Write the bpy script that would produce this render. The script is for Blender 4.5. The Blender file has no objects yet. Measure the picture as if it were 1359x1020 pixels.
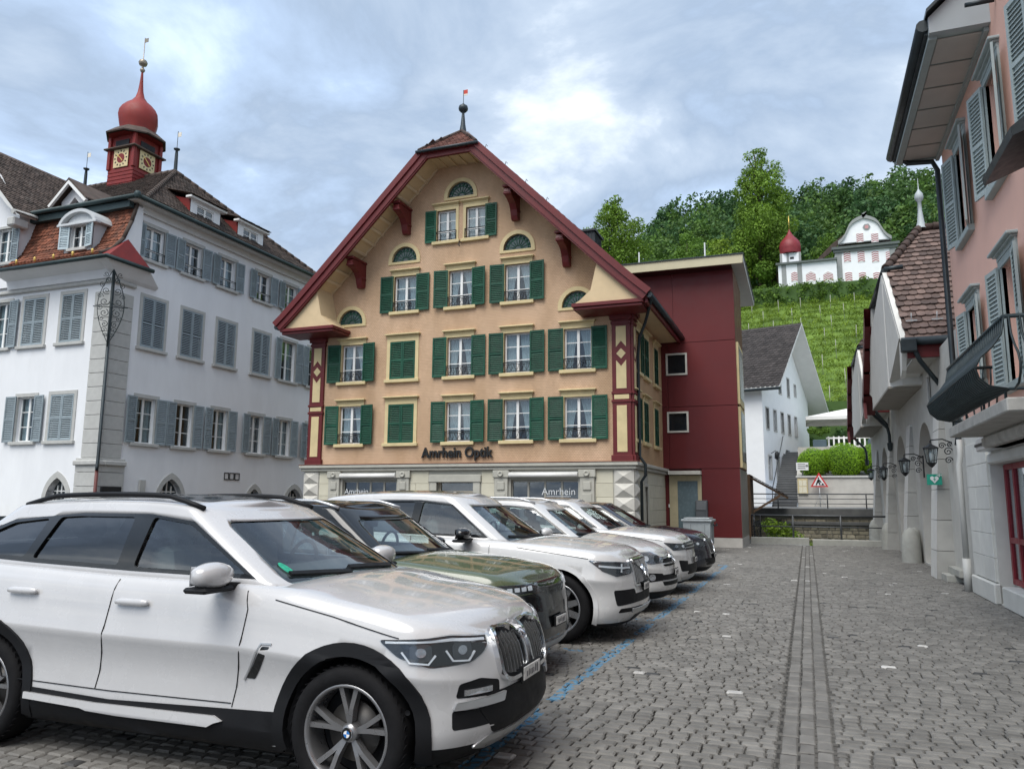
import bpy, bmesh, math, random
import numpy as np
from mathutils import Vector as V, Matrix
from mathutils.geometry import tessellate_polygon
from mathutils.bvhtree import BVHTree
random.seed(7); np.random.seed(7)
R = math.radians
S = bpy.context.scene
C = bpy.context.collection
# ------------------------------------------------------------------ camera
cam = bpy.data.cameras.new('camera'); cam.sensor_width = 36; cam.lens = 1021/1359*36
cam.clip_start = .05; cam.clip_end = 5000
co = bpy.data.objects.new('camera', cam); C.objects.link(co); S.camera = co
pit, yaw, rol = R(8.6), R(20.85), R(0.4)
fw = V((-math.sin(yaw)*math.cos(pit), math.cos(yaw)*math.cos(pit), math.sin(pit)))
r0 = V((math.cos(yaw), math.sin(yaw), 0)); u0 = r0.cross(fw)
rt = r0*math.cos(rol)+u0*math.sin(rol); up = rt.cross(fw)
CAM = V((0, 0, 1.65))
co.matrix_world = Matrix.Translation(CAM) @ Matrix((rt, up, -fw)).transposed().to_4x4()
def at(x, y, X=None, Y=None, Z=None):          # photo pixel -> point on a plane
    d = fw*1021+rt*(x-679.5)-up*(y-510)
    t = ((Z-1.65)/d.z if Z is not None else Y/d.y if Y is not None else X/d.x)
    return CAM+d*t
# ------------------------------------------------------------------ sky
SUN_EL, SUN_AZ = R(58), R(190)                 # azimuth clockwise from +Y
w = bpy.data.worlds.new('World'); S.world = w; w.use_nodes = True
nt = w.node_tree; nd = nt.nodes; lk = nt.links; nd.clear()
sky = nd.new('ShaderNodeTexSky'); sky.sky_type = 'NISHITA'; sky.sun_disc = False
sky.sun_elevation = SUN_EL; sky.sun_rotation = SUN_AZ; sky.air_density = 1.0; sky.dust_density = 2.0
tc = nd.new('ShaderNodeTexCoord'); sep = nd.new('ShaderNodeSeparateXYZ'); lk.new(tc.outputs['Generated'], sep.inputs[0])
def mth(op, a, b=None, c=None):
    n = nd.new('ShaderNodeMath'); n.operation = op
    for i, v in enumerate((a, b, c)):
        if v is None: continue
        if isinstance(v, (int, float)): n.inputs[i].default_value = v
        else: lk.new(v, n.inputs[i])
    return n.outputs[0]
zc = mth('ADD', mth('MAXIMUM', sep.outputs[2], 0.0), 0.22)
cmb = nd.new('ShaderNodeCombineXYZ')
lk.new(mth('DIVIDE', sep.outputs[0], zc), cmb.inputs[0]); lk.new(mth('DIVIDE', sep.outputs[1], zc), cmb.inputs[1])
def noise(scale, det, rough, dist, off):
    m = nd.new('ShaderNodeMapping'); m.inputs['Location'].default_value = off; lk.new(cmb.outputs[0], m.inputs[0])
    n = nd.new('ShaderNodeTexNoise'); n.inputs['Scale'].default_value = scale; n.inputs['Detail'].default_value = det
    n.inputs['Roughness'].default_value = rough; n.inputs['Distortion'].default_value = dist
    lk.new(m.outputs[0], n.inputs['Vector']); return n.outputs[0]
def ramp(x, pts):
    r = nd.new('ShaderNodeValToRGB'); lk.new(x, r.inputs[0]); el = r.color_ramp.elements
    while len(el) < len(pts): el.new(.5)
    for e, (p, c) in zip(el, pts): e.position = p; e.color = (*c, 1) if len(c) == 3 else c
    return r.outputs[0]
n1 = noise(.70, 4, .5, .2, (9.1, 4.7, 0)); n2 = noise(2.2, 9, .58, .3, (1.3, 8.2, 5))
mixn = mth('ADD', mth('MULTIPLY', n1, .60), mth('MULTIPLY', n2, .40))
cloud = ramp(mixn, [(0.36, (0.37, 0.442, 0.554)), (0.42, (0.218, 0.28, 0.376)), (0.465, (0.169, 0.216, 0.286)), (0.515, (0.231, 0.277, 0.341)), (0.55, (0.343, 0.383, 0.429)), (0.59, (0.475, 0.508, 0.541)), (0.65, (0.66, 0.673, 0.686))])
cov = ramp(mixn, [(.28, (.2, .2, .2)), (.38, (1, 1, 1))])
skb = nd.new('ShaderNodeMix'); skb.data_type = 'RGBA'; skb.blend_type = 'MULTIPLY'; skb.inputs[0].default_value = 1
lk.new(sky.outputs[0], skb.inputs[6]); skb.inputs[7].default_value = (.05, .05, .05, 1)
mx = nd.new('ShaderNodeMix'); mx.data_type = 'RGBA'
lk.new(cov, mx.inputs[0]); lk.new(skb.outputs[2], mx.inputs[6]); lk.new(cloud, mx.inputs[7])
bg = nd.new('ShaderNodeBackground'); bg.inputs[1].default_value = 1.0
ow = nd.new('ShaderNodeOutputWorld'); lk.new(mx.outputs[2], bg.inputs[0]); lk.new(bg.outputs[0], ow.inputs[0])
# ------------------------------------------------------------------ sun (veiled by cloud)
sl = bpy.data.lights.new('sun', 'SUN'); sl.energy = 1.3; sl.angle = R(45); sl.color = (1, .965, .91)
so = bpy.data.objects.new('sun', sl); C.objects.link(so)
sd = V((math.sin(SUN_AZ)*math.cos(SUN_EL), math.cos(SUN_AZ)*math.cos(SUN_EL), math.sin(SUN_EL)))
so.rotation_euler = sd.to_track_quat('Z', 'Y').to_euler(); so.location = (0, -20, 40)
S.view_settings.view_transform = 'Standard'; S.view_settings.look = 'None'
S.view_settings.gamma = 1; S.view_settings.exposure = 1.45; S.view_settings.use_curve_mapping = False
# ------------------------------------------------------------------ materials
MT = {}
def sr(r, g, b):
    f = lambda c: (c/255/12.92 if c/255 <= .04045 else ((c/255+.055)/1.055)**2.4)
    return (f(r), f(g), f(b))
def mat(name, col, rough=.7, var=.12, vs=2.5, bump=0., bs=60., metal=0., rnd=0., coat=0., spec=.4, col2=None,
        dirt=None, brick=None, stretch=(1, 1, 1), emit=0., alpha=None, sub=None):
    if name in MT: return MT[name]
    m = bpy.data.materials.new(name); m.use_nodes = True; t = m.node_tree; N = t.nodes; L = t.links
    b = N['Principled BSDF']; b.inputs['Roughness'].default_value = rough; b.inputs['Metallic'].default_value = metal
    b.inputs['Specular IOR Level'].default_value = spec; b.inputs['Coat Weight'].default_value = coat; b.inputs['Coat Roughness'].default_value = .04
    g = N.new('ShaderNodeNewGeometry'); mp = N.new('ShaderNodeMapping'); L.new(g.outputs['Position'], mp.inputs[0]); mp.inputs['Scale'].default_value = stretch
    def nz(s, d=5, r=.6):
        n = N.new('ShaderNodeTexNoise'); n.inputs['Scale'].default_value = s; n.inputs['Detail'].default_value = d; n.inputs['Roughness'].default_value = r
        L.new(mp.outputs[0], n.inputs['Vector']); return n.outputs[0]
    def mixc(f, a, c, bt='MIX'):
        x = N.new('ShaderNodeMix'); x.data_type = 'RGBA'; x.blend_type = bt
        for i, v in ((0, f), (6, a), (7, c)):
            if isinstance(v, (float, int)): x.inputs[i].default_value = v
            elif isinstance(v, tuple): x.inputs[i].default_value = (*v, 1)
            else: L.new(v, x.inputs[i])
        return x.outputs[2]
    def mr(x, a, c_, d, e):
        n = N.new('ShaderNodeMapRange'); L.new(x, n.inputs[0])
        for i, v in enumerate((a, c_, d, e)): n.inputs[i+1].default_value = v
        return n.outputs[0]
    lo = tuple(max(0, c*(1-var)) for c in col); hi = tuple(min(1, c*(1+var)) for c in (col2 or col))
    c = mixc(mr(nz(vs), .3, .7, 0, 1), lo, hi)
    if dirt: c = mixc(mr(nz(dirt[1], 6, .7), dirt[3] if len(dirt) > 3 else .52, .75, 0, dirt[2]), c, dirt[0])
    if rnd:
        a = N.new('ShaderNodeAttribute'); a.attribute_name = 'rnd'; oi = N.new('ShaderNodeObjectInfo')
        ad = N.new('ShaderNodeMath'); ad.operation = 'ADD'; L.new(a.outputs['Fac'], ad.inputs[0]); L.new(oi.outputs['Random'], ad.inputs[1])
        fr = N.new('ShaderNodeMath'); fr.operation = 'FRACT'; L.new(ad.outputs[0], fr.inputs[0])
        k = mr(fr.outputs[0], 0, 1, 1-rnd, 1+rnd)
        cb = N.new('ShaderNodeCombineXYZ')
        for i in range(3): L.new(k, cb.inputs[i])
        c = mixc(1., c, cb.outputs[0], 'MULTIPLY')
    hgt = None
    if brick:                                   # fine courses too small to build: (width, height, joint, joint colour, axis)
        bt = N.new('ShaderNodeTexBrick'); bt.inputs['Scale'].default_value = 1; bt.inputs['Brick Width'].default_value = brick[0]
        bt.inputs['Row Height'].default_value = brick[1]; bt.inputs['Mortar Size'].default_value = brick[2]; bt.inputs['Mortar Smooth'].default_value = .3
        bt.inputs['Color1'].default_value = (1, 1, 1, 1); bt.inputs['Color2'].default_value = (.86, .86, .86, 1); bt.inputs['Mortar'].default_value = (*brick[3], 1)
        cx = N.new('ShaderNodeSeparateXYZ'); L.new(g.outputs['Position'], cx.inputs[0]); cc = N.new('ShaderNodeCombineXYZ')
        ax = brick[4]
        L.new(cx.outputs['XYZ'.index(ax[0])], cc.inputs[0]); L.new(cx.outputs['XYZ'.index(ax[1])], cc.inputs[1]); L.new(cc.outputs[0], bt.inputs['Vector'])
        c = mixc(1., c, bt.outputs[0], 'MULTIPLY'); hgt = bt.outputs[0]
    L.new(c, b.inputs['Base Color'])
    L.new(mr(nz(vs*4), .3, .7, max(0, rough-.08), min(1, rough+.08)), b.inputs['Roughness'])
    if bump:
        bn = N.new('ShaderNodeBump'); bn.inputs['Strength'].default_value = bump; bn.inputs['Distance'].default_value = .01
        L.new(nz(bs, 4), bn.inputs['Height']); L.new(bn.outputs[0], b.inputs['Normal'])
        if hgt:
            b2 = N.new('ShaderNodeBump'); b2.inputs['Strength'].default_value = .5; b2.inputs['Distance'].default_value = .01
            L.new(hgt, b2.inputs['Height']); L.new(bn.outputs[0], b2.inputs['Normal']); L.new(b2.outputs[0], b.inputs['Normal'])
    if emit: b.inputs['Emission Color'].default_value = (*col, 1); b.inputs['Emission Strength'].default_value = emit
    if sub: b.inputs['Transmission Weight'].default_value = 0; b.inputs['Subsurface Weight'].default_value = 0
    MT[name] = m; return m
def glass(name, tint, refl=1.0, rough=.0):
    if name in MT: return MT[name]
    m = bpy.data.materials.new(name); m.use_nodes = True; t = m.node_tree; N = t.nodes; L = t.links; N.clear()
    o = N.new('ShaderNodeOutputMaterial'); tr = N.new('ShaderNodeBsdfTransparent'); tr.inputs[0].default_value = (*tint, 1)
    gl = N.new('ShaderNodeBsdfGlossy'); gl.inputs['Roughness'].default_value = rough; gl.inputs[0].default_value = (.95, .97, 1, 1)
    lw = N.new('ShaderNodeLayerWeight'); lw.inputs[0].default_value = .5; pw = N.new('ShaderNodeMath'); pw.operation = 'POWER'; L.new(lw.outputs['Facing'], pw.inputs[0]); pw.inputs[1].default_value = 4.5
    mu = N.new('ShaderNodeMath'); mu.operation = 'MULTIPLY_ADD'; mu.use_clamp = True; L.new(pw.outputs[0], mu.inputs[0]); mu.inputs[1].default_value = .9; mu.inputs[2].default_value = .075*refl
    nz = N.new('ShaderNodeTexNoise'); nz.inputs['Scale'].default_value = 1.7; g = N.new('ShaderNodeNewGeometry'); L.new(g.outputs['Position'], nz.inputs['Vector'])
    bp = N.new('ShaderNodeBump'); bp.inputs['Strength'].default_value = .03; bp.inputs['Distance'].default_value = .05; L.new(nz.outputs[0], bp.inputs['Height']); L.new(bp.outputs[0], gl.inputs['Normal'])
    mx = N.new('ShaderNodeMixShader'); L.new(mu.outputs[0], mx.inputs[0]); L.new(tr.outputs[0], mx.inputs[1]); L.new(gl.outputs[0], mx.inputs[2]); L.new(mx.outputs[0], o.inputs[0])
    MT[name] = m; return m
# ------------------------------------------------------------------ mesh builder
class MB:
    raw = False
    def __init__(s): s.v = []; s.f = []; s.m = []; s.r = []; s.s = []
    def add(s, vs, fs, m=0, sm=False, r=0.):
        o = len(s.v); s.v += [tuple(p) for p in vs]
        for f in fs: s.f.append(tuple(i+o for i in f)); s.m.append(m); s.r.append(r); s.s.append(sm)
        return s
    def box(s, x0, x1, y0, y1, z0, z1, m=0, r=0.):
        return s.add([(x0,y0,z0),(x1,y0,z0),(x1,y1,z0),(x0,y1,z0),(x0,y0,z1),(x1,y0,z1),(x1,y1,z1),(x0,y1,z1)],
              [(0,3,2,1),(4,5,6,7),(0,1,5,4),(1,2,6,5),(2,3,7,6),(3,0,4,7)], m, False, r)
    def bbox(s, x0, x1, y0, y1, z0, z1, b=.01, m=0, r=0.):      # box with chamfered edges on all sides
        P = []
        for sx in (0, 1):
            for sy in (0, 1):
                for sz in (0, 1):
                    x, y, z = (x0, x1)[sx], (y0, y1)[sy], (z0, z1)[sz]; bx, by, bz = b*(1-2*sx), b*(1-2*sy), b*(1-2*sz)
                    P += [(x, y+by, z+bz), (x+bx, y, z+bz), (x+bx, y+by, z)]
        ix = lambda a, b_, c, k: (a*4+b_*2+c)*3+k
        F = []
        for a in (0, 1):
            F.append((ix(a,0,0,0), ix(a,1,0,0), ix(a,1,1,0), ix(a,0,1,0))); F.append((ix(0,a,0,1), ix(1,a,0,1), ix(1,a,1,1), ix(0,a,1,1))); F.append((ix(0,0,a,2), ix(1,0,a,2), ix(1,1,a,2), ix(0,1,a,2)))
            for c in (0, 1):
                F.append((ix(a,c,0,0), ix(a,c,1,0), ix(a,c,1,1), ix(a,c,0,1))); F.append((ix(a,0,c,0), ix(a,1,c,0), ix(a,1,c,2), ix(a,0,c,2))); F.append((ix(0,a,c,1), ix(1,a,c,1), ix(1,a,c,2), ix(0,a,c,2)))
                for e in (0, 1): F.append((ix(a,c,e,0), ix(a,c,e,1), ix(a,c,e,2)))
        return s.add(P, F, m, False, r)
    def ob(s, o, a, b, c, m=0, r=0.):                            # oriented box: corner + 3 edge vectors
        o, a, b, c = V(o), V(a), V(b), V(c)
        return s.add([o, o+a, o+a+b, o+b, o+c, o+a+c, o+a+b+c, o+b+c], [(0,3,2,1),(4,5,6,7),(0,1,5,4),(1,2,6,5),(2,3,7,6),(3,0,4,7)], m, False, r)
    def tube(s, pts, rad, n=8, m=0, cap=True, sm=True):
        pts = [V(p) for p in pts]; rs = rad if isinstance(rad, (list, tuple)) else [rad]*len(pts); vs = []; k = len(pts); pu = None
        for i, p in enumerate(pts):
            d = (pts[min(i+1, k-1)]-pts[max(i-1, 0)]).normalized()
            if pu is None: pu = d.orthogonal().normalized()
            pu = (pu-d*pu.dot(d)).normalized(); q = d.cross(pu)
            for j in range(n): a = 2*math.pi*j/n; vs.append(p+(pu*math.cos(a)+q*math.sin(a))*rs[i])
        fs = [(i*n+j, i*n+(j+1) % n, (i+1)*n+(j+1) % n, (i+1)*n+j) for i in range(k-1) for j in range(n)]
        s.add(vs, fs, m, sm)
        if cap: s.add(vs[:n], [tuple(range(n))[::-1]], m); s.add(vs[-n:], [tuple(range(n))], m)
        return s
    def lathe(s, prof, c=(0, 0, 0), n=24, m=0, sm=True, a0=0., ax='z'):
        vs = []
        for r_, z in prof:
            for j in range(n):
                a = a0+2*math.pi*j/n; p = (r_*math.cos(a), r_*math.sin(a), z)
                if ax == 'y': p = (p[0], p[2], p[1])
                if ax == 'x': p = (p[2], p[0], p[1])
                vs.append((p[0]+c[0], p[1]+c[1], p[2]+c[2]))
        fs = [(i*n+j, i*n+(j+1) % n, (i+1)*n+(j+1) % n, (i+1)*n+j) for i in range(len(prof)-1) for j in range(n)]
        return s.add(vs, fs, m, sm)
    def prism(s, poly, d, m=0, sm=False):                        # 3-D planar polygon swept along d, both caps
        P = [V(p) for p in poly]; d = V(d); n = len(P)
        tr = tessellate_polygon([P])
        s.add(P, tr, m); s.add([p+d for p in P], [t[::-1] for t in tr], m)
        return s.add(P+[p+d for p in P], [(i, (i+1) % n, n+(i+1) % n, n+i) for i in range(n)], m, sm)
    def holed(s, outer, holes, d, m=0, mr=None):                 # wall face with openings, reveals along d
        loops = [[V(p) for p in outer]]+[[V(p) for p in h] for h in holes]
        s.add([p for l in loops for p in l], tessellate_polygon(loops), m); d = V(d)
        for h in loops[1:]:
            n = len(h); s.add(h+[p+d for p in h], [(i, (i+1) % n, n+(i+1) % n, n+i) for i in range(n)], m if mr is None else mr)
        return s
    def mesh(s, name, mats):
        me = bpy.data.meshes.new(name); me.from_pydata(s.v, [], s.f)
        for m in (mats if isinstance(mats, (list, tuple)) else [mats]): me.materials.append(m)
        me.polygons.foreach_set('material_index', s.m); me.polygons.foreach_set('use_smooth', s.s)
        if any(s.r): a = me.attributes.new('rnd', 'FLOAT', 'FACE'); a.data.foreach_set('value', s.r)
        if s.raw: me.update(); return me
        bm = bmesh.new(); bm.from_mesh(me)
        if len(s.v) < 60000: bmesh.ops.remove_doubles(bm, verts=bm.verts, dist=1e-5); bmesh.ops.recalc_face_normals(bm, faces=bm.faces)
        bm.to_mesh(me); bm.free(); me.update(); return me
    def build(s, name, mats, parent=None, world=True): return put(name, s.mesh(name, mats), parent, world)
def wm(o):
    m = Matrix.Translation(o.location) @ o.rotation_euler.to_matrix().to_4x4()
    return (wm(o.parent) @ o.matrix_parent_inverse @ m) if o.parent else m
def put(name, me, parent=None, world=True, loc=None, rz=0.):
    o = bpy.data.objects.new(name, me); C.objects.link(o)
    if loc is not None: o.location = loc
    o.rotation_euler = (0, 0, rz)
    if parent:
        o.parent = parent
        if world: o.matrix_parent_inverse = wm(parent).inverted()
    return o
def tag(o, label=None, cat=None, group=None, kind=None):
    for k, v in (('label', label), ('category', cat), ('group', group), ('kind', kind)):
        if v: o[k] = v
    return o
def thing(name, label, cat, loc=(0, 0, 0), rz=0., group=None):
    return tag(put(name, None, None, True, loc, rz), label, cat, group)
def copy_tree(o, parent=None):
    c = o.copy(); C.objects.link(c); c.parent = parent
    for ch in o.children: copy_tree(ch, c)
    return c
MC = {}
def cm(key, fn, mats):                                           # cached mesh
    if key not in MC: b = MB(); fn(b); MC[key] = b.mesh(key[0], mats)
    return MC[key]
def arc(cx, cz, r, a0, a1, n, rz=None): return [(cx+r*math.cos(R(a0+(a1-a0)*i/n)), cz+(rz or r)*math.sin(R(a0+(a1-a0)*i/n))) for i in range(n+1)]
def text_mesh(txt, size, depth=.01, bold=0.):
    cu = bpy.data.curves.new('t', 'FONT'); cu.body = txt; cu.size = size; cu.extrude = depth; cu.offset = bold; cu.align_x = 'CENTER'; cu.resolution_u = 4
    o = bpy.data.objects.new('t', cu); C.objects.link(o); dg = bpy.context.evaluated_depsgraph_get()
    me = bpy.data.meshes.new_from_object(o.evaluated_get(dg)); bpy.data.objects.remove(o); me.transform(Matrix.Rotation(R(90), 4, 'X')); return me
# palette
M_frame = mat('white_sash_paint', (.78, .78, .76), .45, .04, coat=.1)
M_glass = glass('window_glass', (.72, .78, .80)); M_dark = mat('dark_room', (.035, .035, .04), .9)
M_curt = mat('net_curtain', (.68, .70, .70), .9, .1, 9)
M_iron = mat('black_iron', (.02, .022, .025), .5, .2, metal=.3)
M_gutter = mat('dark_gutter_metal', (.035, .045, .05), .45, .25, metal=.4)
M_stone = mat('grey_sandstone', (.36, .36, .33), .85, .12, 5, .25, 90, dirt=((.2, .19, .17), 1.2, .3))
# ------------------------------------------------------------------ windows: local x right, z up, -y outward, origin sill centre on the wall face
def shutter_mesh(w, h, m, solid=False, key='shutter'):
    if solid: key = 'shutter_open'
    def fn(b):
        if solid: b.box(-w/2+.03, w/2-.03, -.006, -.001, .03, h-.03)
        f = .055; t = .035; b.box(-w/2, -w/2+f, -t, 0, 0, h); b.box(w/2-f, w/2, -t, 0, 0, h)
        for z in (0, h*.47, h-.07): b.box(-w/2+f, w/2-f, -t+.002, -.002, z, z+.07)
        n = max(6, int(h/.072)); z0 = .07; k = 0
        while z0+.045 < h-.07:
            if not (h*.47-.045 < z0 < h*.47+.07): b.ob((-w/2+f-.004, -t+.004, z0), (w-2*f+.008, 0, 0), (0, .024, .036), (0, .006, -.005))
            z0 += (h-.14)/n
    return cm((key, round(w, 2), round(h, 2), m.name), fn, m)
def window(parent, pos, rz, w, h, cols=2, rows=3, rec=.16, casing=None, cw=.1, sill=None, hood=None, shut=None, sw=None,
           closed=False, curt=None, rail=None, sides='LR', fr=None, ang=0., slit=.0):
    fr = fr or M_frame
    def cs(b):                                                   # casing proud of the wall
        p = .03
        b.box(-w/2-cw, -w/2, -p, .05, -.0, h+cw); b.box(w/2, w/2+cw, -p, .05, 0, h+cw); b.box(-w/2, w/2, -p, .05, h, h+cw)
    if casing:
        o = put('window', cm(('casing', round(w, 2), round(h, 2), cw, casing.name), cs, casing), parent, True, pos, rz)
    else:
        o = put('window', None, parent, True, pos, rz); o.empty_display_size = .1
    def sash(b):
        f = .05; y0, y1 = rec-.05, rec
        b.box(-w/2, -w/2+f, y0, y1, 0, h); b.box(w/2-f, w/2, y0, y1, 0, h); b.box(-w/2+f, w/2-f, y0, y1, 0, f); b.box(-w/2+f, w/2-f, y0, y1, h-f, h)
        if cols > 1: b.box(-.045, .045, y0-.012, y1, f, h-f)
        for i in range(1, rows):
            z = h*i/rows
            for sx in ((-1, 1) if cols > 1 else (0,)):
                a, c_ = ((-w/2+f, -.045) if sx < 0 else (.045, w/2-f)) if sx else (-w/2+f, w/2-f); b.box(a, c_, y0+.01, y1-.008, z-.013, z+.013)
    if not closed:
        put('sash', cm(('sash', round(w, 2), round(h, 2), cols, rows, rec, fr.name), sash, fr), o, False)
        pw = (w/2-.05-.045) if cols > 1 else w-.1; ph = (h-.1)/rows
        pm = cm(('pane', round(pw, 2), round(ph, 2)), lambda b: b.box(-pw/2, pw/2, 0, .006, 0, ph-.004), M_glass)
        for i in range(rows):
            for j in range(cols): put('pane', pm, o, False, (((-1)**j)*(pw/2+.045) if cols > 1 else 0, rec-.03, .05+i*ph+.002))
        if curt:
            def cf(b):
                for s_ in (-1, 1):
                    n = 14; top = []; bot = []; 
                    for i in range(n+1):
                        t = i/n; yy = rec+.07+.02*math.sin(t*22); top.append((s_*(w/2-.03-t*(w/2-.05)*.96), yy, h-.04)); bot.append((s_*(w/2-.03-t*(w/2-.05)*curt), yy+.01, .02))
                    mid = [((a[0]*.45+b_[0]*.55), a[1], h*.55) for a, b_ in zip(top, bot)]
                    k = n+1; b.add(top+mid+bot, [(r_*k+i, r_*k+i+1, (r_+1)*k+i+1, (r_+1)*k+i) for r_ in range(2) for i in range(n)], 0, True)
            put('curtain', cm(('curtain', round(w, 2), round(h, 2), curt, rec), cf, M_curt), o, False)
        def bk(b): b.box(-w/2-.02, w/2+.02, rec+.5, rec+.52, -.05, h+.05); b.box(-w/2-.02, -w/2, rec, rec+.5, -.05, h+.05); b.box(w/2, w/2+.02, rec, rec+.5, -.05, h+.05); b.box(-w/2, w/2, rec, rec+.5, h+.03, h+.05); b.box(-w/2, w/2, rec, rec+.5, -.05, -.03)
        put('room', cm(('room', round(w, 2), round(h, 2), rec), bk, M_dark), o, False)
    if sill: put('sill', cm(('sill', round(w, 2), sill.name, cw), lambda b: b.bbox(-w/2-cw-.06, w/2+cw+.06, -.11, .12, -.12, -.001, .012), sill), o, False)
    if hood:
        def hf(b): b.box(-w/2-cw, w/2+cw, -.04, .05, h+cw+.002, h+cw+.10); b.bbox(-w/2-cw-.07, w/2+cw+.07, -.15, .05, h+cw+.10, h+cw+.15, .012); b.bbox(-w/2-cw-.03, w/2+cw+.03, -.09, .05, h+cw+.07, h+cw+.098, .008)
        put('hood', cm(('hood', round(w, 2), round(h, 2), cw, hood.name), hf, hood), o, False)
    if shut:
        sw_ = sw or (w/2+.02)
        if closed:
            me = shutter_mesh(w/2-.008, h-.02, shut)
            for s_ in (-1, 1): put('shutter', me, o, False, (s_*w/4, .0 if casing else .03, .01))
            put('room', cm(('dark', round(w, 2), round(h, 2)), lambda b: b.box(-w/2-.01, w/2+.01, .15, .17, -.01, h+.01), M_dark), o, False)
        else:
            me = shutter_mesh(sw_, h+.04, shut, True)
            for s_, c_ in ((-1, 'L'), (1, 'R')):
                if c_ in sides:
                    q = put('shutter', me, o, False, (s_*(w/2+.02+(sw_/2)*math.cos(ang)), -.045-(sw_/2)*math.sin(ang), -.02), s_*-ang)
    if rail:
        def rf(b):
            y = -.06; b.tube([(-w/2-.02, y, .36), (w/2+.02, y, .36)], .016, 6); b.tube([(-w/2-.02, y, .05), (w/2+.02, y, .05)], .012, 6); b.tube([(-w/2-.02, y, .30), (w/2+.02, y, .30)], .010, 6)
            for s_ in (-1, 1): b.tube([(s_*(w/2+.02), y, .02), (s_*(w/2+.02), y, .37)], .014, 6); b.tube([(s_*(w/2+.02), y, .36), (s_*(w/2+.02), .02, .36)], .012, 6)
            if rail == 2: return
            n = 5
            for i in range(n):
                c0 = -w/2+w*(i+.5)/n; q = w/n/2*.92
                b.tube([(c0-q, y, .30), (c0-q*.75, y, .18), (c0, y, .07), (c0+q*.75, y, .18), (c0+q, y, .30)], .009, 5); b.tube([(c0, y, .07), (c0, y, .30)], .008, 5)
        put('rail', cm(('rail', round(w, 2), rail), rf, M_iron), o, False)
    return o
def hole(u0, u1, z0, z1): return [(u0, z0), (u1, z0), (u1, z1), (u0, z1)]
# ------------------------------------------------------------------ tiles
def tiles(b, O, ux, us, W, Ls, tw=.17, th=.15, lift=.035, clip=None, jit=.3, ln=None):
    """rows of plain tiles from the eave line O (along unit ux) up the slope (unit us); clip(u, s) keeps a tile"""
    O, ux, us = V(O), V(ux), V(us); n = ux.cross(us).normalized()
    if n.z < 0: n = -n
    ln = ln or th*1.6
    for k in range(int(Ls/th)):
        s0 = k*th; off = (k % 2)*tw/2
        for i in range(-1, int(W/tw)+1):
            u = i*tw+off; a, c_ = max(u, 0), min(u+tw*.97, W)
            if c_-a < tw*.2: continue
            if clip and not clip((a+c_)/2, s0+th/2): continue
            j = random.uniform(-jit, jit)*.02; w_ = c_-a; lf = lift*random.uniform(.85, 1.2); e = min(ln, Ls-s0)
            p = lambda uu, ss, hh: O+ux*uu+us*ss+n*hh
            top = [p(a, s0+.3*tw+j, lf), p(a+w_*.25, s0+.06*tw+j, lf), p(a+w_*.75, s0+.06*tw+j, lf), p(c_, s0+.3*tw+j, lf), p(c_, s0+e, .004), p(a, s0+e, .004)]
            bot = [q-n*.018 for q in top[:4]]
            b.add(top+bot, [(0,1,2,3,4,5), (0,6,7,1), (1,7,8,2), (2,8,9,3), (0,5,6), (3,9,4)], 0, False, random.random())
    return b
# ------------------------------------------------------------------ foliage
def leaves(centres, n, size, spread=1.0, flat=.6, seed=1, shade=0):
    """leaf-sized quads in clumps; centres = (x, y, z, r). Returns an MB-like mesh by numpy"""
    rg = np.random.default_rng(seed); cs = np.array([c[:3] for c in centres], float); rs = np.array([c[3] for c in centres], float)
    wgt = rs**2/np.sum(rs**2); idx = rg.choice(len(cs), n, p=wgt)
    d = rg.normal(size=(n, 3)); d /= np.linalg.norm(d, axis=1)[:, None]
    rad = rg.random(n)**.36; p = cs[idx]+d*(rs[idx]*rad*spread)[:, None]*np.array([1, 1, .85])
    nrm = d*.8+rg.normal(size=(n, 3))*.55+np.array([0, 0, .45]); nrm /= np.linalg.norm(nrm, axis=1)[:, None]
    t = np.cross(nrm, rg.normal(size=(n, 3))); t /= np.linalg.norm(t, axis=1)[:, None]; bt = np.cross(nrm, t)
    s = size*(.6+.8*rg.random(n))[:, None]
    v = np.stack([p-t*s*.5, p+bt*s*flat*.5, p+t*s*.5+nrm*s*.12, p-bt*s*flat*.5], 1).reshape(-1, 3)
    me = bpy.data.meshes.new('foliage'); me.vertices.add(4*n); me.vertices.foreach_set('co', v.ravel())
    me.loops.add(4*n); me.loops.foreach_set('vertex_index', np.arange(4*n)); me.polygons.add(n)
    me.polygons.foreach_set('loop_start', np.arange(n)*4); me.polygons.foreach_set('loop_total', np.full(n, 4))
    a = me.attributes.new('rnd', 'FLOAT', 'FACE'); cr = rg.random(len(cs))
    a.data.foreach_set('value', np.clip(cr[idx]*.6+rg.random(n)*.4, 0, .999)); me.update(calc_edges=True); return me
def leafmat(name, c, c2, trans=.3):
    if name in MT: return MT[name]
    m = mat(name, c, .6, .15, .6, rnd=.35, spec=.25, col2=c2); t = m.node_tree; N = t.nodes; L = t.links; b = N['Principled BSDF']
    tr = N.new('ShaderNodeBsdfTranslucent'); mx = N.new('ShaderNodeMixShader'); mx.inputs[0].default_value = trans
    L.new(b.inputs['Base Color'].links[0].from_socket, tr.inputs[0]); L.new(b.outputs[0], mx.inputs[1]); L.new(tr.outputs[0], mx.inputs[2]); L.new(mx.outputs[0], N['Material Output'].inputs[0]); return m
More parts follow.
